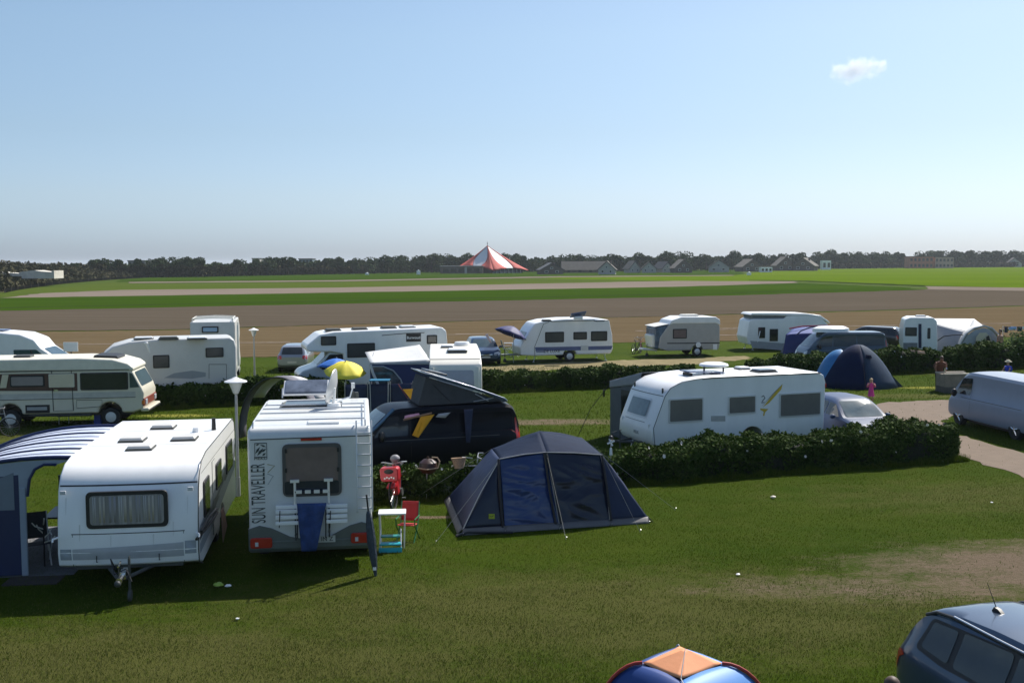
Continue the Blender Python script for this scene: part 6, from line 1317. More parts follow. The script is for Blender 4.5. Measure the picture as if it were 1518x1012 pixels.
# ---- orange and blue dome tent at the bottom edge
pk = atY(1016, 961.5, 12.9)
ot = thing('dome_tent', 'small dome tent with orange cap, red edges and blue panels at the bottom edge', 'tent', (pk.x, pk.y, 0))
hp = pk.z; Lc = atY(953, 981.5, 12.85); Rc = atY(1070, 982.5, 12.95); Fc = atY(1009.5, 1005, 12.45); Bc = Vector((pk.x, pk.y+.45, hp-.13)); 
oc = Vector((0, 0, 0)); crn = [Fc-ot.location, Rc-ot.location, Bc-ot.location, Lc-ot.location]; base = [Vector((-.06, -1.2, 0)), Vector((1.22, .0, 0)), Vector((0, 1.15, 0)), Vector((-1.22, 0, 0))]
OC = mat('orange_cap_cloth', (.74, .30, .135), .7, var=.05, bump=.1, bscale=12); LB2 = mat('blue_tent_lit', (.10, .27, .62), .55, var=.05); DB2 = mat('blue_tent_shaded', (.012, .05, .21), .55, var=.08); RDT = mat('red_tent_edge', (.36, .03, .02), .6)  # right walls pale blue, left dark blue: sun and shade set in the colour
apx = Vector((0, 0, hp))
for i in range(4):
    a, b = crn[i], crn[(i+1) % 4]; mid = (a+b)/2; mid = Vector((mid.x*1.02, mid.y*1.02, mid.z+.035))
    rows = []
    for j in range(9):
        v = j/8; e0 = apx.lerp(a, v); e1 = apx.lerp(b, v); rows.append([e0.lerp(e1, u/8)-Vector((0, 0, .012*math.sin(math.pi*u/8)*v)) for u in range(9)])
    q = MB(); q.grid(rows); q.build('cap_panel', OC, ot, smooth=50, solid=.008)
def down(i, t):
    c = crn[i]; b = base[i]; z = c.z*math.cos(t*math.pi/2)**.85; s_ = math.sin(t*math.pi/2)
    return Vector((c.x+(b.x-c.x)*(s_*.55+t*.45), c.y+(b.y-c.y)*(s_*.55+t*.45), z-.01))
for i, mm in ((0, LB2), (1, LB2), (2, DB2), (3, DB2)):
    j_ = (i+1) % 4; rows = [[down(i, t/10).lerp(down(j_, t/10), u/12)*1 for u in range(13)] for t in range(11)]
    for t, r_ in enumerate(rows):
        for u in range(13):
            p = r_[u]; k = .05*math.sin(math.pi*u/12)*math.sin(min(1, t/10+.05)*math.pi*.8); r_[u] = Vector((p.x*(1+k), p.y*(1+k), p.z+.02*math.sin(math.pi*u/12)*(1-t/10)-(.02)))
    q = MB(); q.grid(rows); q.build('tent_wall', mm, ot, smooth=60, solid=.008)
for i in (0, 1, 2, 3):
    q = MB(); pts = [down(i, t/10)*1.01 for t in range(11)]; q.tube(pts, .008 if i in (0, 2) else .022, 6); q.build('edge_binding', RDT if i in (1, 3) else PIP, ot)
q = MB(); q.tube([apx+Vector((0, 0, .005)), crn[0]+Vector((0, 0, .008))], .005, 5); q.build('cap_seam', PIP, ot)
# ---- parasols
def parasol(c, r, h, rise, m, name, label, tilt=(0, 0), n=8, post=1.6, logo=None):
    o = thing('parasol', label, 'parasol', (c.x, c.y, 0)); T = Matrix.Rotation(R(tilt[0]), 3, 'X') @ Matrix.Rotation(R(tilt[1]), 3, 'Y'); rows = []
    top = Vector((0, 0, h))
    for j in range(7):
        t = j/6; row = []
        for i in range(n*4+1):
            a = 2*math.pi*i/(n*4); sc = 1-.07*abs(math.sin(a*n/2))*t; row.append(T @ Vector((r*t*sc*math.cos(a), r*t*sc*math.sin(a), -rise*t**1.7-.03*abs(math.sin(a*n/2))*t))+top)
        rows.append(row)
    q = MB(); q.grid(rows); q.build('canopy', m, o, smooth=60, solid=.006)
    q = MB(); q.cyl((0, 0, 0), T @ Vector((0, 0, .05))+top, .022, n=8); q.build('pole', STEEL, o)
    for i in range(n):
        a = 2*math.pi*i/n; q = MB(); q.tube([T @ Vector((r*.02*math.cos(a), r*.02*math.sin(a), -.05))+top, T @ Vector((r*.97*math.cos(a), r*.97*math.sin(a), -rise*.97-.03))+top], .006, 4); q.build('rib', STEEL, o)
    if logo:
        P = [Vector(p)-Vector((c.x, c.y, 0)) for p in logo]; q = MB(); q.grid(surf(P[0], P[1], P[2], P[3], 6, 6)); q.build('printed_mark', mat('pale_print', (.80, .76, .45), .7), o, smooth=0)
    return o
c = atY(512, 536, 42); parasol(c, .84, c.z, .42, YELLOW, 'y', 'yellow parasol in front of the blue one, behind the motorhome roof', tilt=(14, 4))
c = atY(499, 531, 43.6); parasol(c, .80, c.z, .36, BLUEC, 'b', 'bright blue parasol behind the yellow one', tilt=(-6, 2))
c = atY(761, 484, 64); parasol(c, 1.0, c.z, .50, mat('navy_parasol', (.03, .035, .14), .65), 'n', 'navy parasol tilted beside the blue striped caravan', tilt=(-10, 20))
# ---- awning of the nearest caravan (arched, white and blue)
wa = thing('awning', 'navy and white arched awning joined to the nearest caravan, left edge', 'awning', c1.location, math.degrees(c1.rotation_euler.z))
AWW = mat('awning_pale_blue', (.50, .56, .70), .5, var=.05, bump=.15, bscale=5); AWN = mat('awning_navy', (.010, .020, .075), .5, var=.1, bump=.2, bscale=5); AWG = mat('awning_grey', (.27, .31, .37), .65, var=.06, bump=.2, bscale=5)
xf = 1.75; xb = -2.3; ycv = -W1/2-.02
def aroof(s, x):     # s 0 at the caravan rail .. 1 at the outer foot
    y = ycv-3.9*math.sin(s*math.pi/2)**1.0*1.0; z = 2.28*math.cos(s*math.pi/2)**.72
    return Vector((x, y-.0, z+.05*math.sin(s*6)))
stripes = [xf-(xf-xb)*k/8 for k in range(9)]
for k in range(8):
    x0, x1 = stripes[k], stripes[k+1]; q = MB(); q.grid([[aroof(s/20, x0+(x1-x0)*u/4)+Vector((0, 0, -.035*math.sin(math.pi*u/4))) for u in range(5)] for s in range(20)]); q.build('roof_panel', AWW, wa, smooth=60, solid=.01)
for k in range(9):
    q = MB(); q.tube([aroof(s/20, stripes[k])+Vector((0, 0, .015)) for s in range(21)], .04 if k in (0, 8) else (.018 if k % 2 == 0 else .006), 8); q.build('roof_tube', AWN, wa)
def wl(px, py): 
    p = hit(c1, px, py, 'x', xf); return (p.y, p.z)
def top_at(y):
    s = math.asin(max(0, min(1, (ycv-y)/3.9)))/(math.pi/2); return aroof(s, 0).z
yp0, yp1 = wl(31, 800)[0], wl(41, 800)[0]
hdr = [(ycv, top_at(ycv)-.03)]+[(ycv-.25*k, top_at(ycv-.25*k)-.03) for k in range(1, 15)]
hdr = [h for h in hdr if h[0] > -4.8]
dt_ = [wl(84, 688), wl(66, 688), wl(52, 695), wl(44, 710), wl(41, 735)]
q = MB(); q.prism(hdr+[(hdr[-1][0], hdr[-1][1]-.18), (yp0-.6, 1.25)]+[(yp0, 1.55), (yp1, dt_[-1][1])]+dt_[::-1][1:], xf-.01, xf+.01, axis='x'); q.build('front_header', AWG, wa, smooth=0)
q = MB(); q.tube([Vector((xf+.02, y, z)) for y, z in dt_], .03, 6); q.build('door_arch', AWN, wa)
q = MB(); q.prism([(yp0, .03), (yp1, .03), (yp1, 1.75), (yp0, 1.75)], xf-.03, xf+.03, axis='x'); q.build('door_post', AWG, wa, bevel=.02)
ye = -5.1; q = MB(); q.prism([(yp0, .05), (yp0, top_at(yp0)-.28), (yp0-.8, top_at(yp0-.8)-.22), (-4.6, .9), (ye, .05)], xf-.012, xf+.012, axis='x'); q.build('front_wall', AWN, wa, smooth=0)
a = wl(1, 756); b = wl(20, 700); q = MB(); q.prism([(a[0]-.6, a[1]), (b[0], a[1]), (b[0], b[1]), (a[0]-.6, b[1]-.35)], xf+.008, xf+.02, axis='x'); q.build('window_film', mat('grey_film', (.16, .19, .24), .25), wa, smooth=0)
q = MB(); q.prism([(ycv, .05), (ycv, 1.2), (-2.6, 1.2), (-2.6, .05)], xb-.01, xb+.01, axis='x'); q.build('rear_wall', AWN, wa, smooth=0)
q = MB(); q.bb(xb, xf, ycv-.02, -5.0, .01, .02); q.build('groundsheet', mat('grey_groundsheet', (.14, .14, .15), .9, var=.2), wa, smooth=0)
p = pix(50, 861); q = MB(); q.box((0, 0, .01), (1.0, .55, .02)); tag(q.build('doormat', mat('brown_mat', (.055, .042, .036), .95, var=.2), loc=(p.x, p.y, 0), rz=6), 'flat brown mat on the grass at the awning door', 'mat')
# furniture inside it
def local_to_world(root, p):
    a = root.rotation_euler.z; return Vector((root.location.x+p[0]*math.cos(a)-p[1]*math.sin(a), root.location.y+p[0]*math.sin(a)+p[1]*math.cos(a), root.location.z+p[2]))
def camp_chair(p, rz, label, cloth, frame, group=None, s=1, name='folding_chair'):
    o = thing(name, label, 'chair', (p[0], p[1], 0), rz, group)
    for sy in (-1, 1):
        q = MB(); q.tube([(.25*s, sy*.24*s, 0), (-.22*s, sy*.24*s, .48*s), (-.36*s, sy*.24*s, 1.0*s)], .014, 6); q.build('leg', frame, o)
        q = MB(); q.tube([(-.28*s, sy*.26*s, 0), (.20*s, sy*.26*s, .45*s), (.22*s, sy*.26*s, .62*s), (-.28*s, sy*.26*s, .64*s)], .014, 6); q.build('leg', frame, o)
    q = MB(); q.grid(surf((.22*s, -.23*s, .46*s), (.22*s, .23*s, .46*s), (-.2*s, .23*s, .42*s), (-.2*s, -.23*s, .42*s), 6, 6, -.03)); q.build('seat', cloth, o, smooth=60, solid=.015)
    q = MB(); q.grid(surf((-.21*s, -.23*s, .5*s), (-.21*s, .23*s, .5*s), (-.36*s, .23*s, 1.0*s), (-.36*s, -.23*s, 1.0*s), 6, 6, -.03)); q.build('backrest', cloth, o, smooth=60, solid=.015)
    return o
def table(p, rz, w_, d_, h, label, top, frame, name='camping_table'):
    o = thing(name, label, 'table', (p[0], p[1], 0), rz); q = MB(); q.box((0, 0, h), (w_, d_, .035)); q.build('table_top', top, o, bevel=.008)
    for sx in (-1, 1):
        for sy in (-1, 1): q = MB(); q.cyl((sx*w_*.42, sy*d_*.4, 0), (sx*w_*.46, sy*d_*.42, h), .015, n=6); q.build('leg', frame, o)
    return o
p = local_to_world(c1, (.9, -2.2, 0)); camp_chair(p, -60, 'dark folding chair just inside the awning door', DGREYT, ALU)
p = local_to_world(c1, (-.6, -2.0, 0)); table(p, -80, 1.1, .7, .72, 'dark table inside the awning', mat('dark_table', (.04, .045, .055), .4), ALU)
p = local_to_world(c1, (-.6, -1.75, .74)); q = MB(); q.box((0, 0, .17), (.35, .3, .34)); q.box((.05, 0, .36), (.25, .2, .04)); tag(q.build('cool_box', mat('pale_plastic', (.45, .47, .5), .5), loc=p, rz=10, bevel=.03), 'pale cool box on the table in the awning', 'cool box')
p = local_to_world(c1, (1.2, -2.75, 0)); q = MB(); q.box((0, 0, .3), (.12, .34, .5)); q.cyl((0, -.1, .55), (0, .1, .6), .03); tag(q.build('storage_box', mat('pale_plastic2', (.40, .42, .44), .5), loc=p, rz=-80, bevel=.02), 'narrow pale box standing by the awning door post', 'box')
p = local_to_world(c1, (1.1, -2.0, 0)); o = thing('clothes_hooks', 'white branching rack of hooks inside the awning door', 'rack', p)
q = MB(); q.cyl((0, 0, 0), (0, 0, .9), .015); q.build('pole', BLACK, o)
for k in range(5): q = MB(); a_ = k*1.3; q.tube([(0, 0, .5+k*.09), (.16*math.cos(a_), .16*math.sin(a_), .55+k*.1), (.22*math.cos(a_), .22*math.sin(a_), .63+k*.1)], .014, 6); q.build('hook', CREAMW, o)
# ---- grey awning behind the white caravan on the right
ga = thing('awning', 'grey awning with dark window behind the front of the white caravan', 'awning', c3.location, math.degrees(c3.rotation_euler.z))
X_, Yi, Yo = 2.2, -W3/2-.02, -3.55; zo = 1.88; zi = 2.40
rw = surf((X_, Yo, zo), (X_, Yi, zi), (-2.6, Yi, zi), (-2.6, Yo, zo), 12, 16, -.06, .01); q = MB(); q.grid(rw); q.build('roof', mat('awning_grey_cloth', (.24, .255, .28), .7, var=.06, bump=.2, bscale=5), ga, smooth=60, solid=.012)
rw = surf((X_+.02, Yo-.02, zo+.01), (X_+.02, Yi, zi), (X_+.04, Yi, zi-.38), (X_+.04, Yo, zo-.22), 14, 5, 0, .02); q = MB(); q.grid(rw); q.build('valance', MATS['awning_grey_cloth'], ga, smooth=60, solid=.01)
GWc = mat('awning_slate', (.075, .095, .115), .7, var=.1, bump=.25, bscale=4)
q = MB(); q.prism([(Yo, 0), (Yo+.85, 0), (Yo+.85, 1.75), (Yo, 1.7)], X_-.01, X_+.01, axis='x'); q.prism([(Yo+.85, 1.68), (Yi, 1.75), (Yi, 2.1), (Yo+.85, 1.85)], X_-.01, X_+.01, axis='x'); q.prism([(Yo+.85, 0), (Yi, 0), (Yi, .5), (Yo+.85, .5)], X_-.01, X_+.01, axis='x'); q.build('front_wall', GWc, ga, smooth=0)
q = MB(); q.prism([(Yo+.85, .5), (Yi, .5), (Yi, 1.75), (Yo+.85, 1.68)], X_-.006, X_+.006, axis='x'); q.build('window_film', mat('dark_film', (.018, .022, .022), .1, var=.4, scale=2, stretch=(1, 6, 1)), ga, smooth=0)
q = MB(); q.prism([(X_, 0), (-2.6, 0), (-2.6, 1.8), (X_, 1.85)], Yo-.01, Yo+.01, axis='y'); q.build('side_wall', GWc, ga, smooth=0)
q = MB(); q.tube([(X_, Yo, 1.8), (X_+.6, Yo-.35, .9), (X_+.95, Yo-.55, 0)], .012, 5); q.box((X_+.2, Yo-.12, 1.45), (.05, .05, .25)); q.build('storm_strap', BLACK, ga)
p = pix(905, 663); q = MB(); q.grid([[(-.55, -.3, 0), (.0, -.35, .02), (.6, -.25, 0)], [(-.5, 0, .12), (.0, 0, .42), (.7, .0, .2)], [(-.5, .4, 0), (0, .4, .1), (.7, .5, 0)]]); tag(q.build('tarpaulin', mat('black_tarpaulin', (.02, .022, .027), .55), loc=(p.x+.2, 32.2, 0), smooth=60, solid=.02), 'black tarpaulin heaped at the grey awning foot', 'tarpaulin')
# ---- pale grey awning, far right
A = Vector(local_to_world(c7, (1.0, W7/2+.02, 0))); ra = thing('awning', 'pale grey arched awning beside the caravan at far right', 'awning', (A.x, A.y, 0), 20)
z = 2.42
def aw(px, py, Y): return tolocal(ra, atY(px, py, Y))
p1 = aw(1380, 472, 70.2); p2 = aw(1444, 472.5, 71.5); p3 = aw(1459, 484, 68.6); p4 = aw(1381, 478, 68.4); p5 = aw(1381, 521, 67.6); p6 = aw(1440, 523, 67.0); p7 = aw(1434, 492, 67.8)
def add_surf(root, name, m, P, bulge=.1, wr=.01, nu=14, nv=12): q = MB(); q.grid(surf(*P, nu, nv, bulge, wr)); return q.build(name, m, root, smooth=60, solid=.012)
add_surf(ra, 'roof', LGREYT, (p4, p7, p2, p1), -.12); add_surf(ra, 'roof', LGREYT, (p7, p3, p2+Vector((.01, 0, 0)), p2), .1)
AG = mat('awning_shade_grey', (.27, .29, .32), .7, var=.05, bump=.2, bscale=4); add_surf(ra, 'front_wall', AG, (p5, p6, p7, p4), .1)
q = MB(); g = [aw(x, y, 67.2) for x, y in ((1382, 519), (1388, 506), (1399, 498.5), (1413, 496.5), (1430, 496))]; q.tube(g, .035, 6); q.build('arch_seam', BLACK, ra)
# arched porch
arc = [(1420, 524), (1424, 508), (1432, 495), (1444, 486.5), (1458, 483), (1470, 486), (1480, 496), (1487, 510), (1490, 520)]
front = [aw(x, y, 66.0) for x, y in arc]; back = [aw(x-8, y-1.5, 69) for x, y in arc]
q = MB(); q.grid([front, [a.lerp(b, .5)+Vector((0, 0, .02)) for a, b in zip(front, back)], back]); q.build('porch_roof', LGREYT, ra, smooth=60, solid=.012)
cen = aw(1456, 522, 65.9); q = MB(); inner = [cen.lerp(f_, .93) for f_ in front]; q.v = [tuple(v) for v in inner+[Vector((front[-1].x, front[-1].y, 0)), Vector((front[0].x, front[0].y, 0))]]; q.f = [list(range(len(q.v)))]; q.build('porch_front', mat('porch_cloth', (.40, .42, .44), .7, var=.06), ra, smooth=0, solid=.02)
q = MB(); q.tube(front, .06, 6); q.build('arch_tube', LGREYT, ra)
q = MB(); g = [aw(x, y, 65.8) for x, y in ((1446, 522), (1447, 500), (1452, 493), (1462, 493), (1469, 500), (1473, 522))]; q.v = [tuple(v) for v in g]; q.f = [list(range(6))]; q.build('door_panel', CREAMC, ra, smooth=0, solid=.02)
q = MB(); g = [aw(x, y, 65.7) for x, y in ((1463, 516), (1462, 499), (1466, 497), (1471, 516))]; q.v = [tuple(v) for v in g]; q.f = [list(range(4))]; q.build('door_window', GLASS, ra, smooth=0, solid=.02)
# ---- blue awning beside the pop-top caravan
p = pix(1170, 522); ba = thing('awning', 'blue violet arched awning next to the pop top caravan', 'awning', (p.x, p.y, 0), 6)
BAW = mat('violet_blue_cloth', (.014, .024, .12), .6, var=.12, bump=.2, bscale=4); BAT = mat('violet_top_cloth', (.022, .05, .22), .6, var=.1)
def bw(px, py, Y): return tolocal(ba, atY(px, py, Y))
p1 = bw(1165, 496, 66); p2 = bw(1226, 494, 65); p3 = bw(1238, 484, 69); p4 = bw(1178, 485, 69); add_surf(ba, 'roof', BAT, (p1, p2, p3, p4), .15)
p5 = bw(1160, 527, 65.5); p6 = bw(1226, 527, 65); add_surf(ba, 'front_wall', BAW, (p5, p6, p2, p1), .05, .02)
p7 = bw(1156, 524, 69); add_surf(ba, 'side_wall', NAVY, (p7, p5, p1, p4), .05)
q = MB(); q.tube([bw(x, y, 65.2) for x, y in ((1181, 496), (1188, 490), (1200, 485.5), (1210, 484))], .04, 6); q.build('roof_tube', AWN, ba); q = MB(); q.tube([bw(x, y, 67) for x, y in ((1170, 487), (1190, 483.5), (1230, 482.5), (1250, 485))], .05, 6); q.build('red_edge', mat('red_edge', (.45, .06, .08), .6), ba)
# ---- blue awning on the cream caravan end
na = thing('awning', 'pale roofed awning with navy walls and arched clear window, left of the cream caravan', 'awning', c8.location, math.degrees(c8.rotation_euler.z))
def nw(px, py, x=2.35): return hit(c8, px, py, 'x', x)
r1 = nw(638, 534); l1 = nw(549, 538); r2 = nw(622, 511, -2.2); l2 = nw(541, 522, -.2); r2.z = min(r2.z, 2.44)
q = MB(); q.grid(surf(l1, r1, r2, l2, 14, 12, -.06, .01)); q.build('roof', LGREYT, na, smooth=60, solid=.012)
NB = mat('awning_mid_navy', (.012, .025, .10), .6, var=.1, bump=.2, bscale=4)
P_ = [(l1.y, .02), (r1.y-.02, .02), (r1.y-.02, r1.z-.1), (l1.y, l1.z-.02)]; q = MB(); q.prism(P_, 2.33, 2.35, axis='x'); q.build('front_wall', NB, na, smooth=0)
P_ = [nw(553, 606), nw(601, 606), nw(600, 580), nw(594, 562), nw(583, 549), nw(568, 543), nw(551, 543)]; q = MB(); q.prism([(p.y, max(.1, p.z)) for p in P_], 2.355, 2.37, axis='x'); wn = q.build('window_film', mat('clear_film', (.05, .065, .075), .08, var=.7, scale=3, spec=.8), na, smooth=0)
q = MB(); q.tube([(2.375, p.y, max(.1, p.z)) for p in P_[1:]], .03, 6); q.build('window_arch', SILV, wn)
q = MB(); q.prism([(2.35, .05), (-.2, .05), (-.2, l2.z), (2.35, l1.z-.03)], l1.y-.015, l1.y+.0, axis='y'); q.build('side_wall', BLUEC if 0 else AWN, na, smooth=0)
q = MB(); q.tube([(2.36, l1.y, l1.z-.05), (2.36, l1.y+.1, l1.z-.4), (2.36, l1.y+.45, .9)], .06, 6); q.build('rolled_door', LGREYT, na)
q = MB(); q.grid(surf(l1+Vector((.02, 0, -.02)), r1+Vector((.02, 0, -.02)), r1+Vector((.03, 0, -.16)), l1+Vector((.03, 0, -.05)), 12, 3, 0, .01)); q.build('valance', GREYT, na, smooth=60, solid=.01)
p = atY(563, 563, 40.6); o = table((p.x, p.y), 0, .75, .6, p.z, 'turquoise topped table in front of the navy awning', mat('turquoise_top', (.02, .17, .30), .4), ALU)
# ---- windbreak
wb_ = thing('windbreak', 'navy windbreak standing in front of the navy walled awning', 'windbreak', (-6.3, 40.4, 0), 8)
for k in range(3):
    q = MB(); q.grid(surf((k*.85, 0, .05), (k*.85+.85, 0, .05), (k*.85+.85, 0, 1.42), (k*.85, 0, 1.42), 8, 8, .03, .012)); q.build('cloth_panel', NAVY, wb_, smooth=60, solid=.008)
for k in range(4): q = MB(); q.cyl((k*.85, -.02, -.1), (k*.85, -.02, 1.5), .018, n=6); q.build('pole', STEEL, wb_)
q = MB(); q.tube([(2.0, -.05, 1.4), (2.9, -.6, 0)], .012, 5); q.build('guy_rope', mat('red_rope', (.25, .05, .04), .8), wb_)
# ---- grey arch shelter left of the motorhome
p = atY(400, 557, 36.5); sh = thing('arch_shelter', 'grey arched sun shelter left behind the motorhome', 'shelter', (p.x+.35, p.y, 0), -14)
def ac(t, r, y): return Vector((-1.45*r*math.cos(t), y, (p.z+.02)*math.sin(t)**.85*(.98 if r == 1 else r)))
SHM = mat('shelter_grey', (.10, .095, .12), .7, var=.08); SHL = mat('shelter_light', (.42, .42, .44), .6)
q = MB(); q.grid([[ac(math.pi*i/20, 1, y) for y in (-.25, .0, .25)] for i in range(21)]); q.build('canopy', SHM, sh, smooth=60, solid=.02)
q = MB(); q.grid([[ac(math.pi*i/20, 1, y)+Vector((0, 0, -.12*abs(y-.25))) for y in (.25, .7, 1.1)] for i in range(4, 17)]); q.build('roof', SHL, sh, smooth=60, solid=.02)
q = MB(); q.tube([ac(math.pi*i/20, 1, -.26) for i in range(21)], .025, 6); q.build('arch_pole', BLACK, sh); q = MB(); q.grid([[Vector((x, .9, 1.62+.2*math.cos(x*2)*k)) for x in (-.45, -.2, .1, .4, .65)] for k in (0, 1)]); q.build('yellow_panel', mat('yellow_green_cloth', (.50, .52, .06), .7), sh, smooth=60, solid=.01)
# ================================================================ STREET FURNITURE AND SMALL THINGS
def lamp(p, h, label, hr=.32):
    o = thing('street_lamp', label, 'street lamp', (p[0], p[1], 0), 0, 'lamp posts on the campsite')
    q = MB(); q.cyl((0, 0, 0), (0, 0, h-.35), .05, .035, 12); q.cyl((0, 0, 0), (0, 0, .5), .065, .06, 12); q.build('post', mat('grey_post', (.30, .31, .31), .5, metal=.2), o)
    q = MB(); q.lathe([(.04, h-.38), (.07, h-.36), (hr*.62, h-.07)], n=24); q.build('glass_cone', mat('opal_glass', (.52, .53, .52), .3), o)
    q = MB(); q.lathe([(hr*.6, h-.08), (hr, h-.07), (hr*.98, h-.045), (hr*.35, h+.02), (.05, h+.05), (.01, h+.06)], n=24); q.build('lamp_cap', WHITE, o)
    return o
a = atY(347.5, 562, 27.5); lamp((a.x+.03, a.y), a.z, 'tall white cone lamp post between the nearest caravan and motorhome', .29)
a = atY(376, 487.5, 55); lamp((a.x, a.y), a.z, 'lamp post before the brown field, left of the silver hatchback', .25)
# bicycles
def bicycle(p, rz, label, col, s=1.0, lean=0, group='bicycles around the campsite', basket=None, parent_loc=None, z=0):
    o = thing('bicycle', label, 'bicycle', (p[0], p[1], z), rz, group); o.rotation_euler = (R(lean), 0, R(rz)); r = .33*s
    for x in (-.52*s, .52*s):
        w_ = bpy.data.objects.new('wheel', None); COL.objects.link(w_); w_.parent = o; w_.location = (x, 0, r)
        q = MB(); q.tube([(math.cos(2*math.pi*k/20)*r*.97, 0, math.sin(2*math.pi*k/20)*r*.97) for k in range(20)], .02*s, 5, closed=True); q.build('tyre', RUBBER, w_)
        q = MB()
        for k in range(9): a = k*math.pi/9; q.cyl((math.cos(a)*r*.94, 0, math.sin(a)*r*.94), (-math.cos(a)*r*.94, 0, -math.sin(a)*r*.94), .003, n=3)
        q.build('spokes', STEEL, w_, smooth=0)
    fr = mat('bike_'+str(col), col, .3, coat=.4); q = MB(); bb = (-.08*s, 0, .28*s); st = (-.22*s, 0, .78*s); hd = (.36*s, 0, .80*s); hb = (.39*s, 0, .68*s)
    for a, b in ((bb, st), (bb, hb), (st, hd), ((-.52*s, 0, r), bb), ((-.52*s, 0, r), (-.2*s, 0, .7*s)), (hb, (.52*s, 0, r)), (hb, (.33*s, 0, .98*s))): q.cyl(a, b, .017*s, n=6)
    q.build('frame', fr, o)
    q = MB(); q.tube([(.22*s, -.28*s, 1.0*s), (.34*s, -.2*s, 1.02*s), (.35*s, 0, .98*s), (.34*s, .2*s, 1.02*s), (.22*s, .28*s, 1.0*s)], .014*s, 6); q.build('handlebar', STEEL, o)
    q = MB(); q.box((-.25*s, 0, .88*s), (.26*s, .13*s, .05*s), taper=.7); q.cyl(st, (-.245*s, 0, .87*s), .014*s, n=6); q.build('saddle', BLACK, o, bevel=.015)
    q = MB(); q.cyl((bb[0], -.06*s, bb[2]), (bb[0], .06*s, bb[2]), .09*s, n=12); q.box((bb[0]+.1*s, .1*s, bb[2]-.12*s), (.08*s, .08*s, .02*s)); q.build('crank', DGREY, o)
    if basket: q = MB(); q.lathe([(.12*s, -.13*s), (.18*s, .13*s), (.2*s, .14*s), (.19*s, .12*s), (.11*s, -.11*s)], (.5*s, 0, .88*s), 16); q.build('basket', basket, o)
    return o
p = pix(4, 648); bicycle((p.x-.35, p.y+.1), 12, 'grey bicycle on the grass cut by the left edge', (.25, .26, .28))
WICK = mat('wicker', (.46, .31, .20), .85, var=.25, scale=30, bump=.6, bscale=60)
b_ = bicycle((-.86, 27.35), 200, 'bicycle with wicker basket leaning on the hedge left of the blue tent', (.5, .5, .5), basket=WICK, lean=8)
bicycle((-.55, 27.75), 178, 'white framed bicycle against the hedge right behind the tent', (.6, .6, .62), lean=-6); bicycle((-.15, 28.05), 170, 'black bicycle behind the tent in front of the camper van', (.03, .03, .03), lean=5)
p = pix(944, 524); bicycle((p.x, p.y), 60, 'dark bicycle left of the beige caravan, nearer one', (.03, .03, .04)); bicycle((p.x+.35, p.y+.8), 80, 'bicycle with red parts left of the beige caravan, farther one', (.25, .05, .04))
for k, (dy, c_) in enumerate(((.0, (.5, .52, .55)), (.28, (.05, .05, .06)))):
    p = local_to_world(k4, (-2.35-dy, 0, 0)); bicycle(p, 80+4*k, 'silver bicycle on the tail of the black estate car' if k == 0 else 'black bicycle outermost on the tail of the black estate car', c_, z=.62, s=.85)
# red child's bicycle with a mask shaped seat
p = pix(578, 752); rbk = bicycle((p.x+.22, p.y+.3), 262, "red child's bicycle beside the motorhome with red front carrier", (.5, .02, .03), s=1.12, lean=4)
q = MB(); q.prism(rounded([(-.19, 0), (.19, 0), (.2, .3), (-.2, .3)], .07), -.12, .12); q.v = [(v[1]*1.1+.68, v[0]*1.15, v[2]*1.15+.74) for v in q.v]; rs_ = q.build('front_carrier', REDP, rbk, bevel=.03)
q = MB(); q.ball((.815, 0, .99), .12, 12, 6, sz=.5, sx=.15); q.build('carrier_opening', BLACK, rs_)
q = MB(); 
for k in range(5): q.box((.818, -.11+k*.055, .83+.02*(k % 2)), (.012, .035, .035), rz=0, rx=25*k)
q.build('white_pattern', WHITE, rs_, smooth=0)
q = MB(); q.prism([(.1, .35), (.3, .3), (.42, .75), (.2, .8)], -.06, .06); q.build('body_panel', REDP, rbk, bevel=.03); q = MB(); q.prism([(.42, .62), (.62, .68), (.82, .62), (.8, .56), (.45, .55)], -.09, .09); q.build('front_mudguard', REDP, rbk, bevel=.02); q = MB(); q.tube([(.15, 0, .95), (.3, 0, 1.1), (.42, .06, 1.2)], .05, 8); q.ball((.50, .1, 1.25), .12, 10, 6, sz=.8); q.build('handlebar_bag', mat('grey_bag', (.2, .2, .22), .6), rbk)
# barbecue, gas bottle
p = pix(634, 741); o = thing('barbecue', 'small brown kettle barbecue on thin legs before the hedge', 'barbecue', (p.x, p.y+.25, 0))
q = MB(); q.lathe([(.02, .62), (.16, .66), (.23, .76), (.24, .80)], n=20); q.build('bowl', mat('rusty_enamel', (.09, .035, .02), .5, var=.3), o); q = MB(); q.lathe([(.24, .805), (.22, .92), (.12, 1.0), (.02, 1.02)], n=20); q.cyl((0, 0, 1.02), (0, 0, 1.07), .03, n=8); q.build('lid', mat('dark_brown_enamel', (.045, .02, .015), .4, var=.3), o)
for k in range(3): a = k*2.09+.4; q = MB(); q.cyl((math.cos(a)*.26, math.sin(a)*.26, 0), (math.cos(a)*.15, math.sin(a)*.15, .66), .011, n=6); q.build('leg', STEEL, o)
q = MB(); q.tube([(-.26, -.1, .79), (0, -.30, .79), (.26, -.1, .79)], .014, 6); q.tube([(.26, -.05, .80), (.30, -.05, .95), (.24, -.05, 1.05), (.1, -.05, 1.06)], .018, 6); q.build('rim_handle', mat('pale_wood', (.5, .36, .24), .6), o)
p = pix(663, 739); o = thing('gas_bottle', 'grey green gas bottle beside the barbecue before the hedge', 'gas bottle', (p.x, p.y+.1, 0))
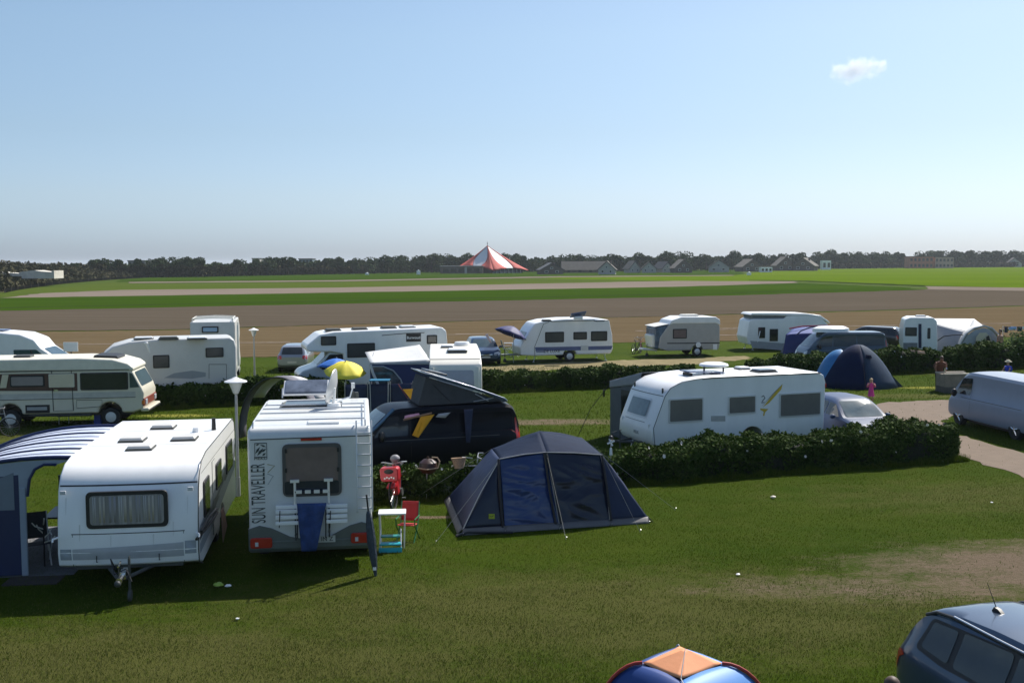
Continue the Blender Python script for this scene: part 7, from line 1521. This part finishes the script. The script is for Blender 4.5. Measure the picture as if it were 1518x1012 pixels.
q = MB(); q.lathe([(.12, 0), (.15, .03), (.155, .38), (.12, .47), (.05, .5)], n=20); q.build('cylinder', mat('grey_green_enamel', (.13, .155, .115), .45, var=.12), o); q = MB(); q.lathe([(.08, .46), (.09, .56), (.085, .56), (.075, .47)], n=16); q.cyl((0, 0, .48), (0, 0, .55), .025, n=8); q.build('valve_guard', CREAMW, o)
# white table, turquoise step, green chair
tb2 = pix(580, 818); table((tb2.x-.02, tb2.y+.45), 5, .58, .42, .74, 'small white folding table right of the motorhome', WHITE, ALU)
camp_chair((tb2.x+.25, tb2.y+.95), -100, 'green framed folding chair with red seat behind the white table', mat('red_cloth', (.45, .02, .02), .7), mat('green_enamel', (.02, .16, .06), .4), s=.8)
o = thing('step_stool', 'turquoise step stool in front of the small white table', 'stool', (tb2.x-.02, tb2.y+.08, 0), 4)
q = MB(); q.box((0, 0, .16), (.46, .2, .035)); q.build('tread', mat('turquoise_plastic', (.03, .42, .52), .4), o, bevel=.01); q = MB(); q.box((0, .12, .29), (.42, .16, .03)); q.build('tread', mat('teal_tread', (.02, .22, .2), .4), o, bevel=.01)
for s in (-1, 1): q = MB(); q.tube([(s*.22, -.08, 0), (s*.22, -.08, .16), (s*.21, .18, .42), (s*.21, .22, 0)], .014, 6); q.build('leg', ALU, o)
q = MB(); q.prism([(-.24, .0), (.24, .0), (.24, .10), (-.24, .10)], -.11, -.09); q.build('front_bar', MATS['turquoise_plastic'], o, smooth=0)
# closed parasol leaning on the motorhome corner
p = pix(557, 853); t_ = atY(546, 757, 20.35); o = thing('closed_parasol', 'furled dark blue grey parasol leaning on the motorhome corner', 'parasol', (p.x, p.y, 0))
d = t_-Vector((p.x, p.y, 0)); pts = [d*k for k in (.0, .06, .12, .3, .55, .8, .95, 1.0)]; q = MB(); q.tube([Vector(a) for a in pts], [.03, .035, .05, .075, .09, .075, .05, .03], 9); q.build('furled_cloth', mat('slate_parasol', (.035, .05, .07), .6, var=.3, scale=12, bump=.8, bscale=14), o)
q = MB(); q.cyl(d*.98, d*1.25, .018, n=8); q.build('pole', BLACK, o); q = MB(); q.box(d*.12+Vector((0, -.045, 0)), (.06, .02, .06)); q.build('white_clip', WHITE, o, smooth=0)
# blue cloth on the rack
def cloth(name, label, cat, pts, m, wr=.02, seed=1, th=.012, nu=14, nv=16):
    P = [Vector(p) for p in pts]; c = sum(P, Vector())/4; q = MB(); q.grid(surf(*[p-c for p in P], nu, nv, .03, wr, seed, (4, 5))); return tag(q.build(name, m, loc=c, smooth=70, solid=th), label, cat)
def on2(px, py, x=-3.5): return local_to_world(c2, hit(c2, px, py, 'x', x))
cloth('jacket', 'blue jacket hanging over the motorhome bike rack', 'jacket', (on2(447, 817), on2(469, 816), on2(484, 745), on2(440, 746)), mat('blue_jacket', (.02, .05, .17), .75, var=.3, scale=6, bump=.6, bscale=9), .07, 3)
def on8(px, py, y=1.05): return local_to_world(k8, hit(k8, px, py, 'y', y))
cloth('towel', 'amber towel hanging from the black camper van window', 'towel', (on8(611, 645), on8(620, 648.5), on8(644, 614), on8(624, 617)), AMBER, .03, 4)
cloth('towel', 'pale pink towel lying on the camper van mirror', 'towel', (on8(599, 621), on8(623, 618), on8(621, 612), on8(600, 616)), PALEPINK, .02, 5)
cloth('towel', 'navy towel hanging down the camper van side', 'towel', (on8(691, 656), on8(697, 656), on8(701, 606), on8(688, 607)), NAVY, .03, 6); cloth('towel', 'grey towel lying along the camper van window', 'towel', (on8(646, 618), on8(660, 619), on8(668, 611), on8(650, 613)), GREYT, .02, 7)
a, b, c = atY(597, 577, 29.4), atY(612, 576, 29.4), atY(609, 592, 29.4); ce = (a+b+c)/3; q = MB(); q.v = [tuple(v-ce) for v in (a, b, c)]; q.f = [[0, 1, 2]]; o = q.build('pennant', AMBER, loc=ce, smooth=0, solid=.01); tag(o, 'small orange triangular pennant left of the raised camper van roof', 'pennant')
q = MB(); q.tube([(0, 0, 0), Vector(on8(640, 612, 1.1))-Vector(on8(598, 622, 1.1))], .03, 6); tag(q.build('awning_pole', mat('tan_tube', (.28, .16, .09), .6), loc=on8(598, 622, 1.1)), 'tan pole lying along the camper van front window', 'pole')
cloth('towel', 'brown towel hanging on the side of the nearest caravan', 'towel', tuple(local_to_world(c1, v) for v in ((1.45, W1/2+.24, .45), (.75, W1/2+.24, .62), (1.0, W1/2+.20, 1.08), (1.35, W1/2+.20, 1.06))), mat('brown_towel', (.20, .125, .085), .9, var=.1), .03, 8)
# small white windmill on a pole
p = atY(905.5, 655, 28.6); o = thing('garden_windmill', 'small white windmill on a pole right of the blue tent', 'windmill', (p.x, p.y, 0)); q = MB(); q.cyl((0, 0, 0), (0, 0, p.z+.05), .012, n=6); q.build('pole', STEEL, o)
for k in range(4):
    a = k*math.pi/2+.4; q = MB(); q.box((math.cos(a)*.06, -.03, p.z+math.sin(a)*.06), (.09, .01, .045), ry=-math.degrees(a)); q.build('vane', WHITE, o, smooth=0)
q = MB(); q.box((0, -.02, p.z-.25), (.09, .03, .2), taper=.6); q.build('body', WHITE, o, bevel=.01)
q = MB(); q.ball((0, 0, p.z+.12), .06, 8, 6); q.build('finial', BLACK, o)
# sign board, bin, chairs
p = atY(105, 521, 46); o = thing('notice_board', 'blank white board on a post right of the left motorhome', 'board', (p.x, p.y, 0)); q = MB(); q.box((0, 0, p.z+.2), (.62, .04, .40)); q.build('board', WHITE, o, bevel=.01); q = MB(); q.cyl((0, .04, 0), (0, .04, p.z+.05), .03, n=8); q.build('post', WOODB, o)
p = pix(150, 627); o = thing('water_canister', 'blue canister on the grass under the vintage motorhome front', 'canister', (p.x, p.y-.3, 0), 8); q = MB(); q.box((0, 0, .2), (.26, .2, .4)); q.build('tank', mat('blue_plastic', (.02, .05, .28), .45), o, bevel=.03); q = MB(); q.tube([(-.07, 0, .40), (-.07, 0, .45), (.07, 0, .45), (.07, 0, .40)], .015, 6); q.build('handle', BLACK, o)
p = pix(95, 628); o = thing('folding_step', 'white folding step on the grass beside the vintage motorhome', 'step', (p.x, p.y, 0), 20); q = MB(); q.box((0, 0, .3), (.42, .25, .04), rx=-14); q.build('tread', WHITE, o, bevel=.01)
for s in (-1, 1): q = MB(); q.tube([(s*.17, -.12, 0), (s*.17, .1, .3)], .014, 6); q.build('leg', ALU, o)
for k, (px, py, rz, lb) in enumerate(((751, 527, 10, 'grey folding chair left of the blue striped caravan, leftmost'), (763, 528, 170, 'grey folding chair nearest the blue striped caravan drawbar'))): p = pix(px, py); camp_chair((p.x, p.y), rz, lb, mat('slate_mesh', (.07, .085, .10), .7), ALU, 'folding chairs by the blue striped caravan')
p = pix(757, 525); table((p.x, p.y+.4), 0, .9, .6, .7, 'grey camping table between the chairs under the navy parasol', mat('grey_table', (.25, .27, .28), .5), ALU)
cloth('towel', 'white pink towel draped on the dark blue car roof', 'towel', (atY(726, 508, 63.2), atY(729, 508, 63.2), atY(723, 494, 63.2), atY(719, 496, 63.2)), mat('white_pink', (.75, .55, .55), .8), .02, 3)
p = pix(1, 500)
cloth('blanket', 'peach blanket lying on the right hedge top', 'blanket', tuple(atY(x, y, 57.2) for x, y in ((1352, 523.5), (1372, 524.5), (1370, 520.5), (1349, 518))), mat('peach_cloth', (.72, .42, .30), .8), .03, 3); cloth('cloth', 'white cloth on the hedge right of the dome tent', 'cloth', tuple(atY(x, y, 56.6) for x, y in ((1319, 524), (1328, 524), (1327, 520), (1321, 521))), WHITE, .03, 4)
# stone water trough
p = pix(1399, 583.5); p2 = pix(1441, 581.5); o = thing('water_trough', 'pale stone water trough on the grass left of the grey van', 'trough', ((p.x+p2.x)/2, (p.y+p2.y)/2+.45, 0), 4); W_ = 1.3
STN = mat('concrete_block', (.24, .20, .155), .9, var=.2, scale=3, bump=.5, bscale=12); q = MB(); 
q.bb(-W_/2, W_/2, -.45, -.33, .28, .84); q.bb(-W_/2, W_/2, .33, .45, .28, .84); q.bb(-W_/2, -W_/2+.12, -.33, .33, .28, .84); q.bb(W_/2-.12, W_/2, -.33, .33, .28, .84); q.bb(-W_/2+.12, W_/2-.12, -.33, .33, .28, .6); q.build('basin', STN, o, smooth=0)
q = MB(); q.bb(-W_/2-.01, W_/2+.01, -.46, .46, 0, .28); q.build('plinth', mat('dark_concrete', (.10, .09, .075), .9, var=.2), o, smooth=0)
q = MB(); q.bb(-W_/2-.03, W_/2+.03, -.48, -.31, .84, .89); q.bb(-W_/2-.03, W_/2+.03, .31, .48, .84, .89); q.build('rim', mat('pale_concrete', (.42, .38, .31), .85), o, smooth=0)
q = MB(); q.tube([(-.3, .3, .85), (-.3, .3, 1.08), (-.3, .15, 1.1), (-.3, .1, 1.02)], .02, 6); q.build('tap', CHROME, o)
# clothes line with towels
A = atY(1487, 484, 66); B = atY(1545, 484, 67); o = thing('clothes_line', 'clothes line on posts at the right edge', 'clothes line', (A.x, A.y, 0))
for q_ in (Vector((0, 0, 0)), Vector((B.x-A.x, B.y-A.y, 0))): q = MB(); q.cyl(q_, q_+Vector((0, 0, A.z+.05)), .025, n=6); q.build('post', STEEL, o)
q = MB(); q.tube([(0, 0, A.z), ((B.x-A.x)/2, (B.y-A.y)/2, A.z-.06), (B.x-A.x, B.y-A.y, B.z)], .012, 4); q.build('line', BLACK, o)
for k, (x0, x1, h, mm, lb) in enumerate(((1489, 1494, 9, NAVY, 'navy towel on the clothes line, first from the left'), (1495, 1507, 5, mat('pale_blue_cloth', (.35, .50, .75), .8), 'pale blue towel on the clothes line'), (1508, 1515, 7, NAVY, 'navy towel on the clothes line, nearest the frame edge'), (1515.5, 1524, 4, WHITE, 'white cloth on the clothes line at the frame edge'))):
    cloth('towel', lb, 'towel', (atY(x0, 484+h, 66.2), atY(x1, 484+h, 66.2), atY(x1, 484, 66.2), atY(x0, 484, 66.2)), mm, .02, k)
p = pix(1493, 517); camp_chair((p.x, 65.0), -90, 'bright pink folding chair by the far right awning', PINK, ALU)
sb = np.random.RandomState(3); pp = sb.normal(size=(2600, 3))*np.array([.45, .35, .4]); pp[:, 2] = np.abs(pp[:, 2]+.75); c = atY(1517, 505, 62); o = thing('shrub', 'loose light green shrub at the right edge above the hedge', 'shrub', (c.x, c.y, 0)); leaf_mesh('foliage', pp*np.array([1, 1, 1.2]), .07, foliage('shrub_leaves', (.03, .06, .02), (.07, .12, .04), (.2, .26, .12)), None, 1, .6, 4, o)
q = MB(); q.cyl((0, 0, 0), (0, 0, 1.2), .03, n=6); q.build('stem', WOODB, o)
# litter
def litter(px, py, r, m, label, name='litter', seed=1):
    p = pix(px, py); r *= .65; rs = random.Random(seed); q = MB(); q.ball((0, 0, r*.35), r, 10, 6, sz=.4); q.v = [(v[0]*(1+rs.uniform(-.3, .3)), v[1]*(1+rs.uniform(-.3, .3)), max(.004, v[2]+rs.uniform(-.2, .3)*r*.4)) for v in q.v]; tag(q.build(name, m, loc=(p.x, p.y, .02), smooth=20), label, 'litter')
litter(324, 870, .14, mat('lime_bag', (.28, .42, .05), .5), 'crumpled lime green bag on the grass before the motorhome', 'plastic_bag', 1); litter(338, 871, .09, WHITE, 'crumpled white bag beside the lime green one', 'plastic_bag', 2)
litter(352, 919, .05, WHITE, 'white scrap on the lawn below the motorhome', seed=3); litter(1094, 853, .06, WHITE, 'white scrap in the middle of the lawn', seed=4); litter(1146, 738.5, .10, mat('cream_scrap', (.6, .55, .45), .7), 'cream scrap on the lawn below the long hedge', seed=5); litter(1470, 746, .05, WHITE, 'white scrap at the right of the lawn', seed=6); litter(961, 771, .05, WHITE, 'white scrap by the right corner of the blue tent', seed=7)
# ================================================================ PEOPLE
def skinned(name, verts, edges, radii, m, parent=None, loc=(0, 0, 0), rz=0, sub=2, root=0):
    me = bpy.data.meshes.new(name); me.from_pydata(verts, edges, []); o = bpy.data.objects.new(name, me); COL.objects.link(o)
    q = o.modifiers.new('s', 'SKIN'); q.use_smooth_shade = True
    for i, r in enumerate(radii):
        sv = me.skin_vertices[0].data[i]; sv.radius = r if isinstance(r, tuple) else (r, r); sv.use_root = (i == root)
    u = o.modifiers.new('u', 'SUBSURF'); u.levels = u.render_levels = sub
    dg = bpy.context.evaluated_depsgraph_get(); me2 = bpy.data.meshes.new_from_object(o.evaluated_get(dg)); bpy.data.objects.remove(o)
    me2.materials.clear(); me2.materials.append(m); me2.polygons.foreach_set('use_smooth', [True]*len(me2.polygons))
    b = bpy.data.objects.new(name, me2); COL.objects.link(b); b.location = loc; b.rotation_euler = (0, 0, R(rz)); b.parent = parent; return b
def person(label, loc, rz, H, skin, hair, outfit, lean=0, arms='down', stride=.0, hat=None, long_hair=False):
    """faces +x; outfit: list of ('shirt'|'trousers'|'dress'|'shorts', material)"""
    h = H; child = H < 1.3; hd = h/(5.6 if child else 7.4)
    L_ = lambda x, z: (x*math.cos(R(lean))+(z-.5*h)*math.sin(R(lean)), (z-.5*h)*math.cos(R(lean))-x*math.sin(R(lean))+.5*h) if z > .5*h else (x, z)
    V = []; E = []; RD = []
    def v(x, y, z, r, link=None):
        x2, z2 = L_(x, z); V.append((x2, y, z2)); RD.append(r*h); i = len(V)-1
        if link is not None: E.append((link, i))
        return i
    pel = v(0, 0, .51*h, .062); wa_ = v(0, 0, .60*h, .056, pel); ch_ = v(0, 0, .71*h, .066, wa_); nk = v(0, 0, .825*h, .030, ch_); hdv = v(.01*h, 0, .825*h+hd*.35, .046, nk); tp = v(.012*h, 0, h-hd*.35, .052 if not child else .066, hdv)
    ns = v(.065*h*(1.2 if child else 1), 0, h-hd*.58, .010, tp)
    for s in (-1, 1):
        sx = stride*s; hp_ = v(0, s*.05*h, .49*h, .050, pel); kn = v(.03*h+sx*.4*h, s*.055*h, .27*h, .034, hp_); an = v(sx*h, s*.055*h, .04*h, .020, kn); v(sx*h+.075*h, s*.06*h, .018*h, .018, an)
        sh_ = v(0, s*.115*h, .795*h, .036, ch_)
        if arms == 'down': el = v(-.01*h, s*.145*h, .62*h, .025, sh_); wr_ = v(.04*h, s*.14*h, .475*h, .016, el); dr = (.25, 0, -1)
        elif arms == 'fwd': el = v(.09*h, s*.14*h, .66*h, .025, sh_); wr_ = v(.20*h, s*.09*h, .58*h, .016, el); dr = (1, 0, -.3)
        else: el = v(.08*h, s*.15*h, .70*h, .025, sh_); wr_ = v(.09*h, s*.06*h, .84*h, .016, el); dr = (.2, -.4*s, 1)
        d = Vector(dr).normalized(); x0, z0 = V[wr_][0], V[wr_][2]
        pl_ = len(V); pp_ = Vector(V[wr_])+d*.03*h; V.append(tuple(pp_)); RD.append((.010*h, .018*h)); E.append((wr_, pl_))
        side = d.cross(Vector((0, 1, 0))).normalized()
        for k in range(4):
            o_ = side*(k-1.5)*.011*h; l = (.030, .036, .034, .026)[k]*h; a = len(V); V.append(tuple(pp_+o_+d*.015*h)); RD.append(.0050*h); E.append((pl_, a)); V.append(tuple(pp_+o_+d*(.015*h+l)+Vector((0, -s*.008*h, 0)))); RD.append(.0040*h); E.append((a, a+1))
        a = len(V); V.append(tuple(pp_-side*.022*h+d*.006*h)); RD.append(.005*h); E.append((pl_, a)); V.append(tuple(pp_-side*.034*h+d*.022*h)); RD.append(.004*h); E.append((a, a+1))
    b = skinned('person', V, E, RD, skin, None, loc, rz, 1)
    tag(b, label, 'person')
    def P(x, y, z): x2, z2 = L_(x, z); return Vector((x2, y, z2))
    def ring(cx, z, rx, ry, n=14): return [P(cx+rx*math.cos(2*math.pi*i/n), ry*math.sin(2*math.pi*i/n), z) for i in range(n+1)]
    for kind, m in outfit:
        q = MB()
        if kind in ('shirt', 'dress'):
            rr = [(.835, .036, .045), (.815, .058, .10), (.77, .072, .128), (.70, .078, .105), (.61, .070, .088), (.52, .078, .10)]
            if kind == 'dress': rr += [(.42, .095, .115), (.30, .115, .135)]
            q.grid([ring(0, z*h, a*h, b_*h) for z, a, b_ in rr])
            for s in (-1, 1): q.tube([P(0, s*.10*h, .80*h), P(0, s*.135*h, .73*h), Vector(V[[i for i, e in enumerate(V) if 0][0]]) if 0 else P(.02*h if arms != 'down' else -.005*h, s*.145*h, .66*h)], [.042*h, .040*h, .036*h], 8)
        else:
            ze = .30 if kind == 'shorts' else .06
            q.grid([ring(0, z*h, a*h, b_*h) for z, a, b_ in ((.56, .070, .095), (.50, .076, .108), (.46, .074, .105))])
            for s in (-1, 1): q.tube([P(0, s*.05*h, .50*h), (.03*h+stride*s*.4*h, s*.055*h, .28*h)]+([(stride*s*h, s*.055*h, .06*h)] if ze < .2 else []), [.060*h, .046*h]+([.032*h] if ze < .2 else []), 9)
        q.build(kind, m, b, smooth=70)
    c = P(-.004*h, 0, h-hd*.40); q = MB(); q.ball((0, 0, 0), hd*.47, 14, 10, sx=.92, sy=.84, sz=1.0)
    q.v = [(x-(.25*hd*(1 if z < .12*hd else 0) if x > 0 else 0), y, z if not (long_hair and x < 0) else z*(1.6 if z < 0 else 1)) for x, y, z in q.v]; q.v = [(x+c.x-.02*hd, y+c.y, z+c.z+.04*hd) for x, y, z in q.v]; q.build('hair', hair, b, smooth=80)
    for s in (-1, 1): e = P(.052*h*(1.15 if child else 1), s*.02*h, h-hd*.5); q = MB(); q.ball(e, .007*h, 8, 6); q.build('eye', BLACK, b)
    e = P(.056*h*(1.1 if child else 1), 0, h-hd*.74); q = MB(); q.box(e, (.008*h, .03*h, .006*h)); q.build('mouth', mat('lips', (.35, .1, .09), .5), b, smooth=0)
    if hat: c = P(0, 0, h-hd*.15); q = MB(); q.lathe([(hd*.85, -.02*h), (hd*.8, 0), (hd*.5, .005*h), (hd*.45, hd*.3), (hd*.2, hd*.42), (.002, hd*.43)], c, 20); q.build('hat', hat, b, smooth=60)
    return b
p = pix(1291, 598); person('small child in bright pink dress walking barefoot in front of the dome tent', (p.x, p.y, 0), 255, 1.05, SKIN, HAIRB, [('dress', PINK)], arms='up', stride=.05)
person('child in blue shirt and white sun hat behind the grey van', (22.9, 49.6, 0), 200, 1.36, SKIN, HAIRD, [('shirt', mat('royal_shirt', (.02, .05, .45), .8)), ('shorts', NAVY)], hat=CREAMC, arms='fwd')
p = pix(1409, 582); person('tanned person in brown leaning over the stone water trough with pale cap', (p.x-.1, p.y+1.1, 0), 262, 1.72, SKINT, HAIRD, [('shirt', mat('rust_shirt', (.12, .045, .028), .85)), ('trousers', mat('dark_brown_cloth', (.05, .03, .025), .85))], lean=34, arms='fwd', hat=None)
p = atY(1483, 484, 65.5); person('tanned person standing bare chested right of the grey arched awning', (p.x, p.y, 0), 190, 1.78, SKIN, HAIRD, [('shorts', mat('dark_shorts', (.04, .03, .04), .8))], arms='down')
p = atY(1505, 495, 63.5); person('person in dark brown clothes beside the pink chair, right edge', (p.x, p.y, 0), 250, 1.45, SKINT, HAIRD, [('shirt', mat('umber_shirt', (.05, .035, .03), .85)), ('trousers', DGREYT)], arms='fwd', lean=10)
p = atY(1322, 1004.5, 11.0); person('person with brown hair whose head top shows at the bottom edge', (p.x, p.y, 0), 100, p.z, SKIN, HAIRD, [('shirt', GREYT), ('trousers', NAVY)])
